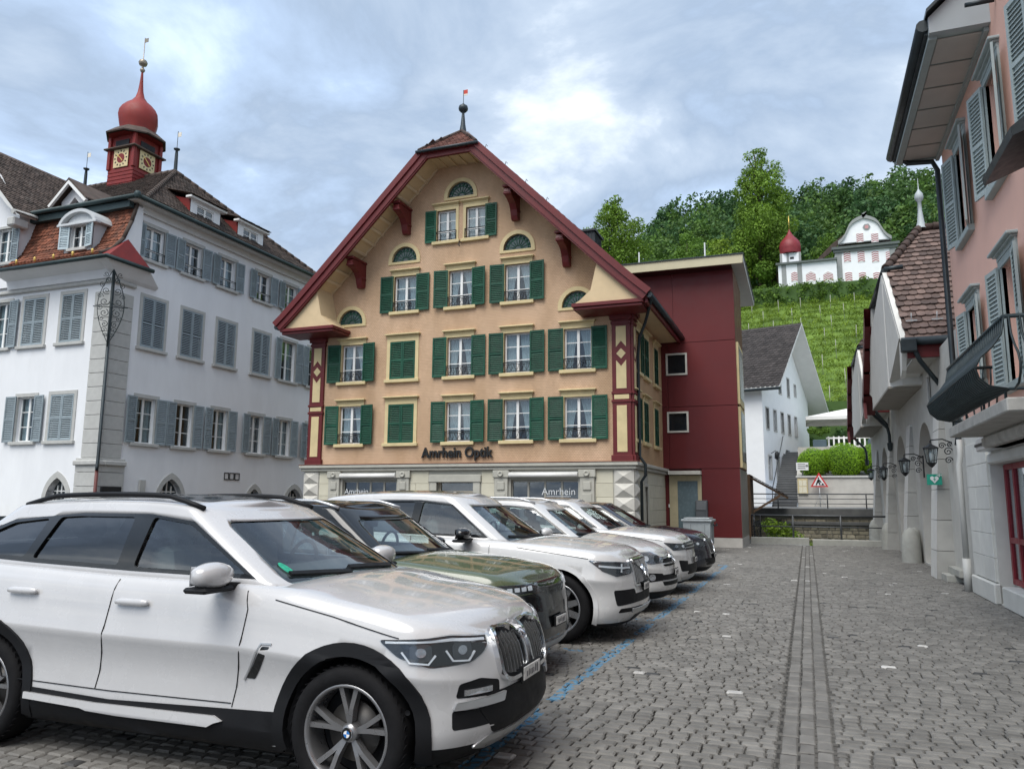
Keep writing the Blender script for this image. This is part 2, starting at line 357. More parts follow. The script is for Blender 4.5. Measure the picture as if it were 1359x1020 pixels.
# ------------------------------------------------------------------ ground and setts
M_gr = mat('earth_joint', (.10, .094, .084), .95, .3, 6, .4, 60, brick=(.132, .104, .010, (.35, .35, .35), 'XY'))
M_sett = mat('grey_sett', (.165, .158, .146), .72, .26, 4.5, .5, 70, rnd=.17, spec=.35, dirt=((.095, .09, .083), .45, .55))
M_settw = mat('pale_sett', (.46, .45, .43), .7, .15, 9, .3, 70, rnd=.2)
M_settd = mat('dark_sett', (.05, .05, .05), .75, .25, 9, .3, 70, rnd=.3)
M_blue = mat('blue_paint_on_sett', (.055, .27, .52), .6, .35, 22, .4, 80, dirt=((.17, .17, .165), 9, .7, .5))
BAYS = [3.42, 6.12, 8.66, 11.22, 13.78, 16.35, 18.95, 21.5]
LINE_X = -2.08
def marking(m):                                                  # worn blue bay paint brushed across the setts
    t = m.node_tree; N = t.nodes; L = t.links; b = N['Principled BSDF']; src = b.inputs['Base Color'].links[0].from_socket
    g_ = N.new('ShaderNodeNewGeometry'); sp_ = N.new('ShaderNodeSeparateXYZ'); L.new(g_.outputs['Position'], sp_.inputs[0])
    def mt(op, *a):
        n = N.new('ShaderNodeMath'); n.operation = op; n.use_clamp = False
        for i, v_ in enumerate(a):
            if isinstance(v_, (int, float)): n.inputs[i].default_value = v_
            else: L.new(v_, n.inputs[i])
        return n.outputs[0]
    X, Y = sp_.outputs[0], sp_.outputs[1]
    def nz(s_, d_): n = N.new('ShaderNodeTexNoise'); n.inputs['Scale'].default_value = s_; n.inputs['Detail'].default_value = d_; L.new(g_.outputs['Position'], n.inputs['Vector']); return n.outputs[0]
    wob = mt('MULTIPLY', mt('SUBTRACT', nz(2.2, 2), .5), .07)
    dx = mt('ABSOLUTE', mt('SUBTRACT', mt('ADD', X, wob), LINE_X)); long_ = mt('MULTIPLY', mt('LESS_THAN', dx, .058), mt('MULTIPLY', mt('GREATER_THAN', Y, 2.0), mt('LESS_THAN', Y, 21.6)))
    cross = 0.
    for y in BAYS: c = mt('LESS_THAN', mt('ABSOLUTE', mt('SUBTRACT', mt('ADD', Y, wob), y)), .055); cross = c if cross == 0. else mt('MAXIMUM', cross, c)
    cross = mt('MULTIPLY', mt('MULTIPLY', cross, mt('LESS_THAN', X, LINE_X)), mt('GREATER_THAN', X, -6.8)); cross = mt('MULTIPLY', cross, mt('GREATER_THAN', nz(5, 3), .50))
    wear = mt('GREATER_THAN', nz(16, 5), .47); big = mt('GREATER_THAN', nz(1.3, 2), .40)
    f = mt('MULTIPLY', mt('MAXIMUM', mt('MULTIPLY', long_, big), cross), mt('MULTIPLY', wear, .85))
    mx = N.new('ShaderNodeMix'); mx.data_type = 'RGBA'; L.new(f, mx.inputs[0]); L.new(src, mx.inputs[6]); mx.inputs[7].default_value = (.065, .20, .33, 1); L.new(mx.outputs[2], b.inputs['Base Color'])
marking(M_sett)
g = MB(); st = 12
g.add([(-400, -60, -.03), (60, -60, -.03), (60, 33.6, -.03), (-400, 33.6, -.03)], [(0, 1, 2, 3)])
g.add([(-400, 33.6, -.03), (-2.0, 33.6, -.03), (-2.0, 420, -.03), (-400, 420, -.03)], [(0, 1, 2, 3)])
ground = tag(g.build('ground', M_gr), kind='structure')
GUT0, GUT1 = -.27, .10
SX, SY = .132, .104
rg = np.random.default_rng(3)
cells = []
ny = int((33.4-1.2)/SY)
for k in range(ny):
    y = 1.2+k*SY; x = -9.0+(k % 2)*SX*.5+rg.uniform(-.02, .02)
    while x < 3.6:
        wd = SX*rg.uniform(.82, 1.2); a, b_ = x, x+wd
        x = b_
        if b_ > GUT0 and a < GUT1:
            if a < GUT0-.05: b_ = GUT0-.004
            elif b_ > GUT1+.05: a = GUT1+.004
            else: continue
        m = 0; cx = (a+b_)/2; q = rg.random()
        if abs(cx-LINE_X) < .085 and 2.2 < y < 22: m = 0
        elif -7.2 < cx < LINE_X+.05 and min(abs(y+SY/2-v_) for v_ in BAYS) < SY*.55: m = 0
        elif q < .004: m = 1
        elif q < .011: m = 2
        cells.append((a+.006, b_-.006, y+.005, y+SY-.005, m))
for k in range(int((33.2-1.2)/.21)):                            # three courses of long kerb stones along the gutter
    for c_ in range(3):
        y = 1.2+k*.21+c_*.07+rg.uniform(-.02, .02); x0 = GUT0+.02+c_*.117
        cells.append((x0, x0+.108, y, y+.20, 1 if rg.random() < .015 else 0))
def sett_geo(c, z):
    a, b_, y0, y1, m = c; e = .013; j = lambda: rg.uniform(-.004, .004); t = z
    A = [(a+j(), y0+j()), (b_+j(), y0+j()), (b_+j(), y1+j()), (a+j(), y1+j())]
    cx, cy = (a+b_)/2, (y0+y1)/2; T = [(p[0]+(e if p[0] < cx else -e), p[1]+(e if p[1] < cy else -e)) for p in A]
    tl = rg.uniform(-.002, .002, 4)
    return [(p[0], p[1], -.029) for p in A]+[(p[0], p[1], t-.010) for p in A]+[(p[0], p[1], t+tl[i]) for i, p in enumerate(T)]
SF = [(8, 9, 10, 11)]+[(4+i, 4+(i+1) % 4, 8+(i+1) % 4, 8+i) for i in range(4)]+[(i, (i+1) % 4, 4+(i+1) % 4, 4+i) for i in range(4)]
def px(p):
    d = V(p)-CAM; w_ = d.dot(fw); return (679.5+1021*d.dot(rt)/w_, 510-1021*d.dot(up)/w_) if w_ > .1 else (-9e9, 0)
vis = []
for i, c in enumerate(cells):
    u, v_ = px(((c[0]+c[1])/2, c[2], 0))
    if -10 < u < 1365 and v_ < 1024 and (c[0] > -1.75): vis.append((c[2], i))
near = set(i for _, i in sorted(vis)[:300])
vs = []; fs = []; ms = []; rr = []
mats4 = [M_sett, M_settw, M_settd, M_blue]
for i, c in enumerate(cells):
    gz = -.045*math.exp(-((c[0]+c[1])/2+.09)**2/.25)*.6
    P = sett_geo(c, .004+rg.uniform(-.003, .003)+gz)
    if i in near:
        b = MB(); o_ = V(((c[0]+c[1])/2, (c[2]+c[3])/2, 0)); b.add([V(p)-o_ for p in P], SF, 0, False, .001)
        put('sett', b.mesh('sett', mats4[c[4]]), ground, True, o_)
    else:
        n0 = len(vs); vs += P; fs += [tuple(q+n0 for q in f) for f in SF]; ms += [c[4]]*9; rr += [float(rg.random())]*9
me = bpy.data.meshes.new('setts'); me.from_pydata(vs, [], fs)
for m in mats4: me.materials.append(m)
me.polygons.foreach_set('material_index', ms); a_ = me.attributes.new('rnd', 'FLOAT', 'FACE'); a_.data.foreach_set('value', rr); me.update()
tag(put('setts', me, ground), kind='stuff')
# ------------------------------------------------------------------ peach gabled shop house
YF = 24.33; XL, XR, XC = -17.44, -5.14, -11.29
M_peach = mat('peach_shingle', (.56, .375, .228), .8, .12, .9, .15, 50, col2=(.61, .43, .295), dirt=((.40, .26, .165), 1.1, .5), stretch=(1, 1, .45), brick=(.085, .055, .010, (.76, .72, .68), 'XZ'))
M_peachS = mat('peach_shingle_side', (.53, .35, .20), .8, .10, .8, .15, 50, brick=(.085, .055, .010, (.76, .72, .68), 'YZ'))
M_cream = mat('cream_paint', (.60, .49, .27), .6, .10, 3, .08, 60)
M_creams = mat('cream_soffit', (.60, .46, .28), .7, .06, 3)
M_red = mat('oxblood_paint', (.115, .010, .011), .5, .15, 3, .06, 40, coat=.1)
M_green = mat('green_shutter_paint', (.006, .066, .036), .5, .25, 5, rnd=.2)
M_lime = mat('cream_limestone', (.56, .53, .42), .8, .07, 3, .15, 70, rnd=.05)
M_limeg = mat('grey_limestone', (.42, .41, .36), .8, .08, 4, .15, 70)
M_quoin = mat('pale_quoin', (.55, .53, .48), .8, .08, 5, .2, 70)
M_tile = mat('brown_roof_tile', (.085, .055, .045), .85, .25, 5, .3, 60, rnd=.4, dirt=((.05, .05, .045), 1.5, .5))
M_fan = mat('fanlight_green', (.02, .09, .06), .5, .2, 5)
opt = thing('shop_house', 'peach gabled house with green shutters, dark red verges and an optician shop', 'house', (XC, YF+4, 0))
win = []                                                         # (uc, z0, w, h, kind)
cols = [-15.65, -13.53, -11.27, -9.09, -6.93]
for z0, row in ((3.67, 'A'), (5.98, 'B')):
    for i, x in enumerate(cols): win.append((x, z0, .94, 1.40, 'closed' if i == 1 else 'open'))
for x in cols[1:4]: win.append((x+.03 if x < -13 else x, 8.50, .92, 1.34, 'open'))
win += [(-11.87, 10.99, .76, 1.18, 'dl'), (-10.71, 10.99, .76, 1.18, 'dr')]
lun = [(-11.32, 12.53), (-13.57, 10.31), (-9.10, 10.27), (-15.78, 8.08), (-6.95, 8.02)]
def lunpoly(x, z, r=.52): return [(x-r, z+.09), (x+r, z+.09)]+arc(x, z+.14, r, 0, 180, 12)
holes = [hole(x-w_/2, x+w_/2, z, z+h_) for x, z, w_, h_, k in win]+[lunpoly(*l) for l in lun]
fr3 = lambda y: (lambda p: (p[0], y, p[1]))
RZ = lambda x: 7.86+(6.88-abs(x-XC))*1.004+.10*math.exp(-(6.88-abs(x-XC))*1.6)   # roof underside at the gable
wl = [(XL, 2.9), (XR, 2.9), (XR, RZ(XR)), (-10.4, RZ(-10.4)), (-12.18, RZ(-10.4)), (XL, RZ(XL))]
b = MB(); b.holed([fr3(YF)(p) for p in wl], [[fr3(YF)(p) for p in h] for h in holes], (0, .2, 0)); b.build('gable_wall', M_peach, opt)
# side wall to the lane (faces +X)
swin = []
for x5, y5, wd, hh, k in ((816, 560, .62, 1.40, 'open'), (864, 590, .8, 1.40, 'closed'), (914, 620, .8, 1.40, 'closed')):
    swin.append((at(620+x5*.2745, 400+y5*.2745, X=XR).y, 3.67, wd, hh, k))
for x5, y5, k in ((822, 240, 'open'), (864, 270, 'closed'), (911, 330, 'closed')):
    swin.append((at(620+x5*.2745, 400+y5*.2745, X=XR).y, 5.98, .8, 1.40, k))
b = MB(); b.holed([(XR, YF, 2.9), (XR, 34, 2.9), (XR, 34, 8.55), (XR, YF, 8.55)], [[(XR, u, z) for u, z in hole(y-w_/2, y+w_/2, z0, z0+h_)] for y, z0, w_, h_, k in swin], (-.2, 0, 0)); b.build('side_wall', M_peachS, opt)
b = MB(); b.add([(XL, YF, 0), (XL, 34, 0), (XL, 34, 8.6), (XL, YF, 8.6)], [(0, 1, 2, 3)]); b.add([(XL, 34, 0), (XR, 34, 0), (XR, 34, 8.6), (XC, 34, 14.8), (XL, 34, 8.6)], [(0, 1, 2, 3, 4)]); b.build('rear_wall', M_peachS, opt)
for x, z, w_, h_, k in win:
    if k == 'closed': window(opt, (x, YF, z), 0, w_+.1, h_, casing=M_cream, cw=.13, sill=M_cream, hood=M_cream, shut=M_green, closed=True)
    elif k in ('dl', 'dr'): window(opt, (x, YF, z), 0, w_, h_, casing=M_cream, cw=.11, sill=M_cream, hood=M_cream, shut=M_green, sw=.44, curt=.75, rail=2, sides='L' if k == 'dl' else 'R')
    else: window(opt, (x, YF, z), 0, w_, h_, casing=M_cream, cw=.10, sill=M_cream, hood=M_cream, shut=M_green, sw=.53, curt=random.choice((.35, .45, .55, .7)), rail=1, ang=R(random.uniform(0, 9)))
for y, z, w_, h_, k in swin:
    window(opt, (XR, y, z), R(90), w_, h_, casing=M_cream, cw=.10, sill=M_cream, hood=M_cream, shut=M_green, closed=k == 'closed', curt=.5, sw=.42, sides='R')
def fan(b):                                                      # semicircular fanlight with radiating tracery
    r = .52; p = arc(0, .14, r, 0, 180, 16); b.prism([(q[0], .08, q[1]) for q in [(-r, .09)]+p[::-1]+[(r, .09)]][::-1], (0, .02, 0), 1)
    for a in range(0, 181, 20): b.tube([(.12*math.cos(R(a)), .07, .13+.12*math.sin(R(a))), (.5*math.cos(R(a)), .07, .13+.5*math.sin(R(a)))], .014, 5, 0)
    for rr_ in (.14, .38): b.tube([(q[0], .07, q[1]) for q in arc(0, .13, rr_, 0, 180, 14)], .013, 5, 0)
    for a in range(10, 181, 20): b.tube([(.44*math.cos(R(a))+.05*math.cos(R(t)), .065, .13+.44*math.sin(R(a))+.05*math.sin(R(t))) for t in range(0, 361, 60)], .009, 4, 0)
def fancase(b):
    b.holed([(q[0], -.04, q[1]) for q in [(-.66, .0), (.66, .0)]+arc(0, .14, .66, 0, 180, 16)], [[(q[0], -.04, q[1]) for q in lunpoly(0, 0)]], (0, .1, 0))
    o_ = [(-.66, 0.), (.66, 0.)]+arc(0, .14, .66, 0, 180, 16); n = len(o_)
    b.add([(q[0], -.04, q[1]) for q in o_]+[(q[0], .02, q[1]) for q in o_], [(i, (i+1) % n, n+(i+1) % n, n+i) for i in range(n)])
for x, z in lun:
    o_ = put('fanlight', cm(('fancase',), fancase, M_cream), opt, True, (x, YF, z)); put('tracery', cm(('fan',), fan, [M_fan, mat('fan_glass', (.06, .085, .09), .15, .2)]), o_, False)
# ground floor stone storey
GY = YF-.07
shop = [(-15.84, -13.60), (-9.26, -6.92)]; door = (-12.0, -10.62)
gh = [hole(a, c_, .45, 2.36) for a, c_ in shop]+[hole(door[0], door[1], .02, 2.26)]
b = MB(); b.holed([(XL-.04, GY, 0), (XR+.04, GY, 0), (XR+.04, GY, 2.68), (XL-.04, GY, 2.68)], [[(u, GY, z) for u, z in h] for h in gh], (0, .3, 0))
sd_h = [(at(857, 650, X=XR+.04).y-.28, at(857, 650, X=XR+.04).y+.28)]
b.holed([(XR+.04, GY, 0), (XR+.04, 34, 0), (XR+.04, 34, 2.68), (XR+.04, GY, 2.68)], [[(XR+.04, u, z) for u, z in hole(sd_h[0][0], sd_h[0][1], .05, 2.15)]], (-.25, 0, 0)); b.build('stone_storey', M_limeg, opt)
def panels(u0, u1, face, skip):
    pm = {}
    n = 0
    for k in range(6):
        z0, z1 = .03+k*.44, .03+k*.44+.432
        u = u0+(.45 if k % 2 else 0)
        edges = [u0]+[u0+(.5 if k % 2 else 1.0)+i*1.0 for i in range(40)]; edges = [e for e in edges if e < u1-.15]+[u1]
        for a, c_ in zip(edges, edges[1:]):
            if c_-a < .1: continue
            segs = [(a, c_)]
            for s0, s1, zz0, zz1 in skip:
                if z1 > zz0 and z0 < zz1: segs = [q for a1, c1 in segs for q in ((a1, min(c1, s0)), (max(a1, s1), c1)) if q[1]-q[0] > .08]
            for a1, c1 in segs:
                bb = MB()
                if face == 'y': bb.bbox(a1+.004, c1-.004, GY-.022, GY+.01, z0, z1, .008)
                else: bb.bbox(XR+.03, XR+.062, a1+.004, c1-.004, z0, z1, .008)
                bb.build('stone_block', M_lime, opt)
pil = [(-16.38, -15.92), (-13.52, -13.06), (-9.82, -9.34), (-6.84, -6.36)]
panels(XL+.62, XR-.62, 'y', [(a-.06, c_+.06, 0, 3) for a, c_ in shop]+[(a-.02, c_+.02, 0, 3) for a, c_ in pil]+[(door[0]-.3, door[1]+.3, 0, 2.6)])
panels(GY+.6, 30, 'x', [(sd_h[0][0]-.12, sd_h[0][1]+.12, 0, 2.3)])
for x0, flip in ((XL-.06, 0), (XR-.58, 1)):                      # diamond pointed quoins
    for k in range(6):
        z0, z1 = .04+k*.44, .04+k*.44+.43
        bb = MB(); x1 = x0+.64; y = GY-.03; zc_ = (z0+z1)/2; xc = (x0+x1)/2
        bb.add([(x0, y, z0), (x1, y, z0), (x1, y, z1), (x0, y, z1), (xc, y-.13, zc_)], [(0, 1, 4), (1, 2, 4), (2, 3, 4), (3, 0, 4)])
        bb.add([(x0, y, z0), (x1, y, z0), (x1, y, z1), (x0, y, z1), (x0, y+.1, z0), (x1, y+.1, z0), (x1, y+.1, z1), (x0, y+.1, z1)], [(0, 1, 5, 4), (1, 2, 6, 5), (2, 3, 7, 6), (3, 0, 4, 7)])
        bb.build('quoin', M_quoin, opt)
        if flip:
            bb = MB(); X_ = XR+.068; y0, y1 = GY-.02, GY+.52; bb.add([(X_, y0, z0), (X_, y1, z0), (X_, y1, z1), (X_, y0, z1), (X_+.12, (y0+y1)/2, zc_)], [(0, 1, 4), (1, 2, 4), (2, 3, 4), (3, 0, 4)])
            bb.build('quoin', M_quoin, opt)
b = MB(); b.bbox(XL-.14, XR+.16, GY-.13, GY+.1, 2.68, 2.78, .015); b.bbox(XL-.2, XR+.22, GY-.2, GY+.1, 2.785, 2.9, .02); b.bbox(XR-.05, XR+.16, GY+.1, 30, 2.68, 2.78, .015); b.bbox(XR-.05, XR+.22, GY+.102, 30, 2.785, 2.9, .02); b.build('cornice', M_limeg, opt)
b = MB(); b.bbox(XL-.2, XR+.22, GY-.21, GY+.1, 2.902, 2.93, .01); b.build('cornice_flashing', mat('brown_flashing', (.16, .07, .05), .6), opt)
for a, c_ in pil:
    b = MB(); b.bbox(a, c_, GY-.10, GY+.02, 0, 2.42, .015); b.bbox(a-.05, c_+.05, GY-.14, GY+.02, 2.42, 2.67, .02); b.bbox(a+.08, c_-.08, GY-.125, GY-.09, .9, 1.9, .01); b.bbox(a+.1, c_-.1, GY-.14, GY-.09, 2.0, 2.3, .03)
    b.lathe([(.07, 0), (.095, -.02), (.10, -.045), (.06, -.05), (.045, -.03), (.0, -.02)], ((a+c_)/2, GY-.14, 2.545), 14, 0, True, ax='y'); b.build('pilaster', M_limeg, opt)
M_shopf = mat('shop_frame', (.32, .31, .27), .5, .1)
for a, c_ in shop:
    o_ = put('shop_window', None, opt, True, (a, GY, .45)); n = 4; pw = (c_-a)/n
    b = MB(); y = GY+.12
    for i in range(n+1): b.box(a+i*pw-.035 if i else a, a+i*pw+.035 if i < n else c_, y, y+.05, .45, 2.36)
    b.box(a+.035, c_-.035, y+.004, y+.046, .45, .55); b.box(a+.035, c_-.035, y+.004, y+.046, 2.28, 2.36); b.build('frame', M_shopf, o_)
    for i in range(n):
        b = MB(); b.box(a+i*pw+.04, a+(i+1)*pw-.04, y+.02, y+.028, .55, 2.28); b.build('pane', glass('shop_glass', (.55, .62, .66), 1.1), o_)
    b = MB(); b.box(a, c_, GY+1.6, GY+1.62, .2, 2.5); b.box(a, c_, GY+.3, GY+1.6, .3, .45); b.box(a, c_, GY+.3, GY+1.6, 2.37, 2.4)
    b.build('shop_interior', mat('shop_interior', (.05, .055, .06), .8, .3), o_)
    b = MB()
    for i in range(7): xx = a+.2+i*(c_-a-.4)/6; b.lathe([(0, 0), (.05, 0), (.05, .02), (.015, .04), (.015, .3), (.12, .34), (.12, .36), (0, .36)], (xx, GY+.9, .45+.1*(i % 3)), 10); b.box(xx-.1, xx+.1, GY+1.3, GY+1.5, 1.2+.05*(i % 2), 1.5)
    b.build('display_stand', mat('display_white', (.5, .5, .5), .4), o_)
    b = MB(); b.tube([(a-.02, GY-.13, 2.50), (c_+.02, GY-.13, 2.50)], .075, 14); b.box(a-.02, c_+.02, GY-.16, GY-.0, 2.57, 2.60); b.build('awning_roll', mat('awning_white', (.72, .71, .68), .5, .06), o_)
o_ = put('door', None, opt, True, (XC, GY, 0)); a, c_ = door
b = MB(); b.bbox(a-.26, a, GY-.06, GY+.05, 0, 2.32, .012); b.bbox(c_, c_+.26, GY-.06, GY+.05, 0, 2.32, .012); b.bbox(a-.3, c_+.3, GY-.09, GY+.05, 2.27, 2.52, .02); b.build('surround', M_limeg, o_)
b = MB(); y = GY+.16; b.box(a, c_, y, y+.05, 1.9, 1.98); b.box(a, a+.08, y, y+.05, 0, 2.26); b.box(c_-.08, c_, y, y+.05, 0, 2.26); b.box(XC-.07-.02, XC+.05, y, y+.05, 0, 1.9); b.box(a+.08, c_-.08, y+.01, y+.04, 0, .8); b.build('frame', mat('door_paint', (.50, .45, .36), .5, .08), o_)
for u0, u1, z0, z1 in ((a+.09, XC-.1, .8, 1.9), (XC+.06, c_-.09, .8, 1.9), (a+.09, c_-.09, 1.98, 2.25)): b = MB(); b.box(u0, u1, y+.02, y+.03, z0, z1); b.build('pane', glass('shop_glass', ()), o_)
b = MB(); b.box(a, c_, GY+1.2, GY+1.22, 0, 2.5); b.build('hall', M_dark, o_)
b = MB(); b.box(XR-.2, XR-.18, sd_h[0][0], sd_h[0][1], .05, 2.15); o_ = b.build('side_door', mat('side_door', (.30, .28, .24), .6, .1), opt)
b = MB(); y0, y1 = sd_h[0]; b.bbox(XR+.0, XR+.08, y0-.1, y0, .03, 2.25, .01); b.bbox(XR, XR+.08, y1, y1+.1, .03, 2.25, .01); b.bbox(XR, XR+.08, y0, y1, 2.15, 2.25, .01); b.build('surround', M_limeg, o_)
# red corner pilasters with cream panels
def corner(xc, face):
    q = (lambda u, d, z: (xc+u, YF-d, z)) if face == 'y' else (lambda u, d, z: (XR+d, YF+.0+u, z))
    wd = .61 if face == 'y' else .5
    b = MB()
    def bx(u0, u1, d0, d1, z0, z1, bb=b, m=0):
        p0, p1 = q(u0, d0, z0), q(u1, d1, z1); bb.bbox(min(p0[0], p1[0]), max(p0[0], p1[0]), min(p0[1], p1[1]), max(p0[1], p1[1]), z0, z1, .008, m)
    h = wd/2 if face == 'y' else 0; o0 = -h if face == 'y' else -.02; o1 = o0+wd
    bx(o0, o1, -.05, .08, 2.93, 7.62)
    for z0, z1, e in ((2.93, 3.12, .05), (4.82, 4.90, .03), (5.09, 5.17, .03), (7.40, 7.50, .03), (7.55, 7.70, .06), (7.70, 7.86, .12)): bx(o0-e, o1+e, -.05, .08+e, z0, z1)
    base = b.build('corner_pilaster', M_red, opt)
    m0, m1 = o0+.14, o1-.14
    for z0, z1 in ((3.22, 4.72), (4.92, 5.07)):
        bb = MB(); bx(m0 if z1 > 5.08 or z0 < 4.8 else o0+.06, m1 if z0 < 4.8 else o1-.06, .06, .095, z0, z1, bb); bb.build('cream_panel', M_cream, base)
    zc_ = 6.42; mc = (m0+m1)/2; hw = (m1-m0)/2
    for pts in ([(m0, 5.27), (m1, 5.27), (m1, zc_-.22), (mc, zc_-.36), (m0, zc_-.22)][:3]+[(mc, zc_-.42), (m0, zc_-.22)], [(m0, 7.33), (m0, zc_+.22), (mc, zc_+.42), (m1, zc_+.22), (m1, 7.33)], [(mc, zc_-.17), (mc+hw*.95, zc_), (mc, zc_+.17), (mc-hw*.95, zc_)]):
        bb = MB(); P = [q(u, .075, z) for u, z in pts]; dv = V(q(0, .1, 0))-V(q(0, .08, 0)); bb.prism(P, dv); bb.build('cream_panel', M_cream, base)
corner(XL+.305, 'y'); corner(XR-.305, 'y'); corner(XR, 'x')
# roof: slabs with flared foot, half hip, soffit battens, moulded verge
YV = 23.10; YB = 34.2
def rake(sgn, n=14):                                             # points along the roof underside from eave tip to half hip
    out = []
    for i in range(n+1): d = 6.88-(6.88-.90)*i/n; out.append((XC+sgn*d, RZ(XC+sgn*d)))
    return out
for sgn in (-1, 1):
    pr_ = rake(sgn); b = MB(); th = .20
    nn = V((sgn, 0, 1)).normalized()
    top = [(p[0]+nn.x*th, p[1]+nn.z*th) for p in pr_]; ridge_top = [(XC, RZ(XC)+.28)]
    prof = pr_+[(XC+sgn*.0, RZ(XC))]; tprof = top+[(XC, RZ(XC)+.28)]
    n = len(pr_)
    vs_ = [(p[0], YV+.12, p[1]) for p in pr_]+[(p[0], YB, p[1]) for p in pr_]+[(p[0], YV+.12, p[1]) for p in top]+[(p[0], YB, p[1]) for p in top]
    fs_ = []
    for i in range(n-1): fs_ += [(i, i+1, n+i+1, n+i), (2*n+i, 3*n+i, 3*n+i+1, 2*n+i+1), (i, 2*n+i, 2*n+i+1, i+1), (n+i, n+i+1, 3*n+i+1, 3*n+i)]
    fs_ += [(0, n, 3*n, 2*n), (n-1, 3*n-1, 4*n-1, 2*n-1)]
    b.add(vs_, fs_)
    # upper strip to the ridge, cut back by the half hip
    z9 = RZ(XC+.9); b.add([(XC+sgn*.9, YV+.12, z9), (XC+sgn*.9, YB, z9), (XC, YB, RZ(XC)), (XC, YF-.1, RZ(XC)), (XC+sgn*.9+nn.x*th, YV+.12, z9+nn.z*th), (XC+sgn*.9+nn.x*th, YB, z9+nn.z*th), (XC, YB, RZ(XC)+.28), (XC, YF-.1, RZ(XC)+.28)], [(0, 1, 2, 3), (4, 7, 6, 5), (1, 5, 6, 2)])
    b.build('roof_slab', M_creams, opt)
    b = MB(); us = V((-sgn, 0, 1)).normalized(); p0 = V((top[0][0], YV+.05, top[0][1])); 
    tiles(b, p0, V((0, 1, 0)), us, YB-YV, 9.6, .19, .26, .04, clip=lambda u, s: s < 8.55 or u > (s-8.55)*.95); b.build('roof_tiles', M_tile, opt)['kind'] = 'stuff'
    # soffit battens
    b = MB()
    for i in range(1, 15):
        d = 6.5-5.4*i/15; x = XC+sgn*d; z = RZ(x); t_ = V((-sgn, 0, 1.0)).normalized()*.10; b.ob((x, YV+.24, z-.001), (0, YF-YV-.25, 0), t_, (-nn.x*.05, 0, -nn.z*.05))
    for yy in (YV+.22, YF-.12): b.ob((XC+sgn*6.6, yy, RZ(XC+6.6)-.002), V((-sgn, 0, 1))*5.6, (0, .1, 0), (-nn.x*.055, 0, -nn.z*.055))
    b.build('soffit_battens', mat('cream_batten', (.64, .52, .36), .7, .05), opt)
    # verge: two stepped boards following the rake
    b = MB()
    for o1, o2, y0, y1 in ((.25, -.12, YV, YV+.14), (.29, .08, YV-.06, YV), (-.06, -.17, YV+.03, YV+.13)):
        lo = [(p[0]+nn.x*o2, p[1]+nn.z*o2) for p in pr_]; hi = [(p[0]+nn.x*o1, p[1]+nn.z*o1) for p in pr_]
        for i in range(n-1):
            P = [(*lo[i],), (*lo[i+1],), (*hi[i+1],), (*hi[i],)]; b.add([(p[0], y0, p[1]) for p in P]+[(p[0], y1, p[1]) for p in P], [(0, 1, 2, 3), (7, 6, 5, 4), (0, 4, 5, 1), (3, 2, 6, 7)])
        b.add([(lo[0][0], y0, lo[0][1]), (hi[0][0], y0, hi[0][1]), (hi[0][0], y1, hi[0][1]), (lo[0][0], y1, lo[0][1])], [(0, 1, 2, 3)])
    b.build('bargeboard', M_red, opt)
    # boxed eave return
    b = MB(); xa, xb = XC+sgn*6.75, XC+sgn*4.55
    b.prism([(xa, YV+.16, 7.93), (xb, YV+.16, 7.93), (XC+sgn*4.75, YV+.16, 8.05), (XC+sgn*5.1, YV+.16, 8.35), (XC+sgn*5.35, YV+.16, RZ(XC+5.35)), (XC+sgn*6.6, YV+.16, RZ(XC+6.6))], (0, YF-YV-.17, 0)); b.build('eave_box', M_creams, opt)
    b = MB(); x0, x1 = min(xa, xb), max(xa, xb)
    b.bbox(x0-.06, x1+.06, YV+.05, YF-.0, 7.80, 7.925, .015); b.bbox(x0-.01, x1+.01, YV+.11, YF-.02, 7.71, 7.798, .015); b.build('eave_moulding', M_red, opt)
# half-hip cap
hz = RZ(XC+.9)+.10; b = MB(); A, B_, T = V((XC-1.12, YV-.08, hz)), V((XC+1.12, YV-.08, hz)), V((XC, YF-.05, RZ(XC)+.33))
us = ((T-(A+B_)/2)).normalized(); Ls = (T-(A+B_)/2).length
tiles(b, A, V((1, 0, 0)), us, 2.24, Ls, .17, .15, .035, clip=lambda u, s: abs(u-1.12) < 1.12*(1-s/Ls)+.06); b.add([A, B_, T], [(0, 1, 2)]); b.build('half_hip_tiles', mat('red_brown_tile', (.14, .06, .045), .85, .25, 5, .3, 60, rnd=.35), opt)['kind'] = 'stuff'
b = MB(); b.tube([A+V((0, 0, .03)), (A+T)/2+V((0, 0, .06)), T+V((0, 0, .05))], .06, 8); b.tube([B_+V((0, 0, .03)), (B_+T)/2+V((0, 0, .06)), T+V((0, 0, .05))], .06, 8); b.tube([T+V((0, 0, .03)), (XC, YB, RZ(XC)+.36)], .07, 8); b.build('ridge_tiles', M_tile, opt)
b = MB(); b.tube([A-V((.08, .04, .04)), B_+V((.08, -.04, -.04))], .055, 8); b.build('half_hip_gutter', M_gutter, opt)
b = MB(); b.bbox(XC-1.05, XC+1.05, YV+.02, YV+.13, RZ(XC+.9)-.17, hz-.02, .015); b.bbox(XC-1.1, XC+1.1, YV-.05, YV+.02, RZ(XC+.9)+.02, hz-.01, .015); b.build('half_hip_board', M_red, opt)
b = MB(); b.box(XC-.95, XC+.95, YV+.13, YF, RZ(XC+.9)-.02, RZ(XC+.9)+.06)
for x in (-.6, -.2, .2, .6): b.box(XC+x-.04, XC+x+.04, YV+.14, YF-.01, RZ(XC+.9)-.07, RZ(XC+.9)-.022)
b.build('half_hip_soffit', M_creams, opt)
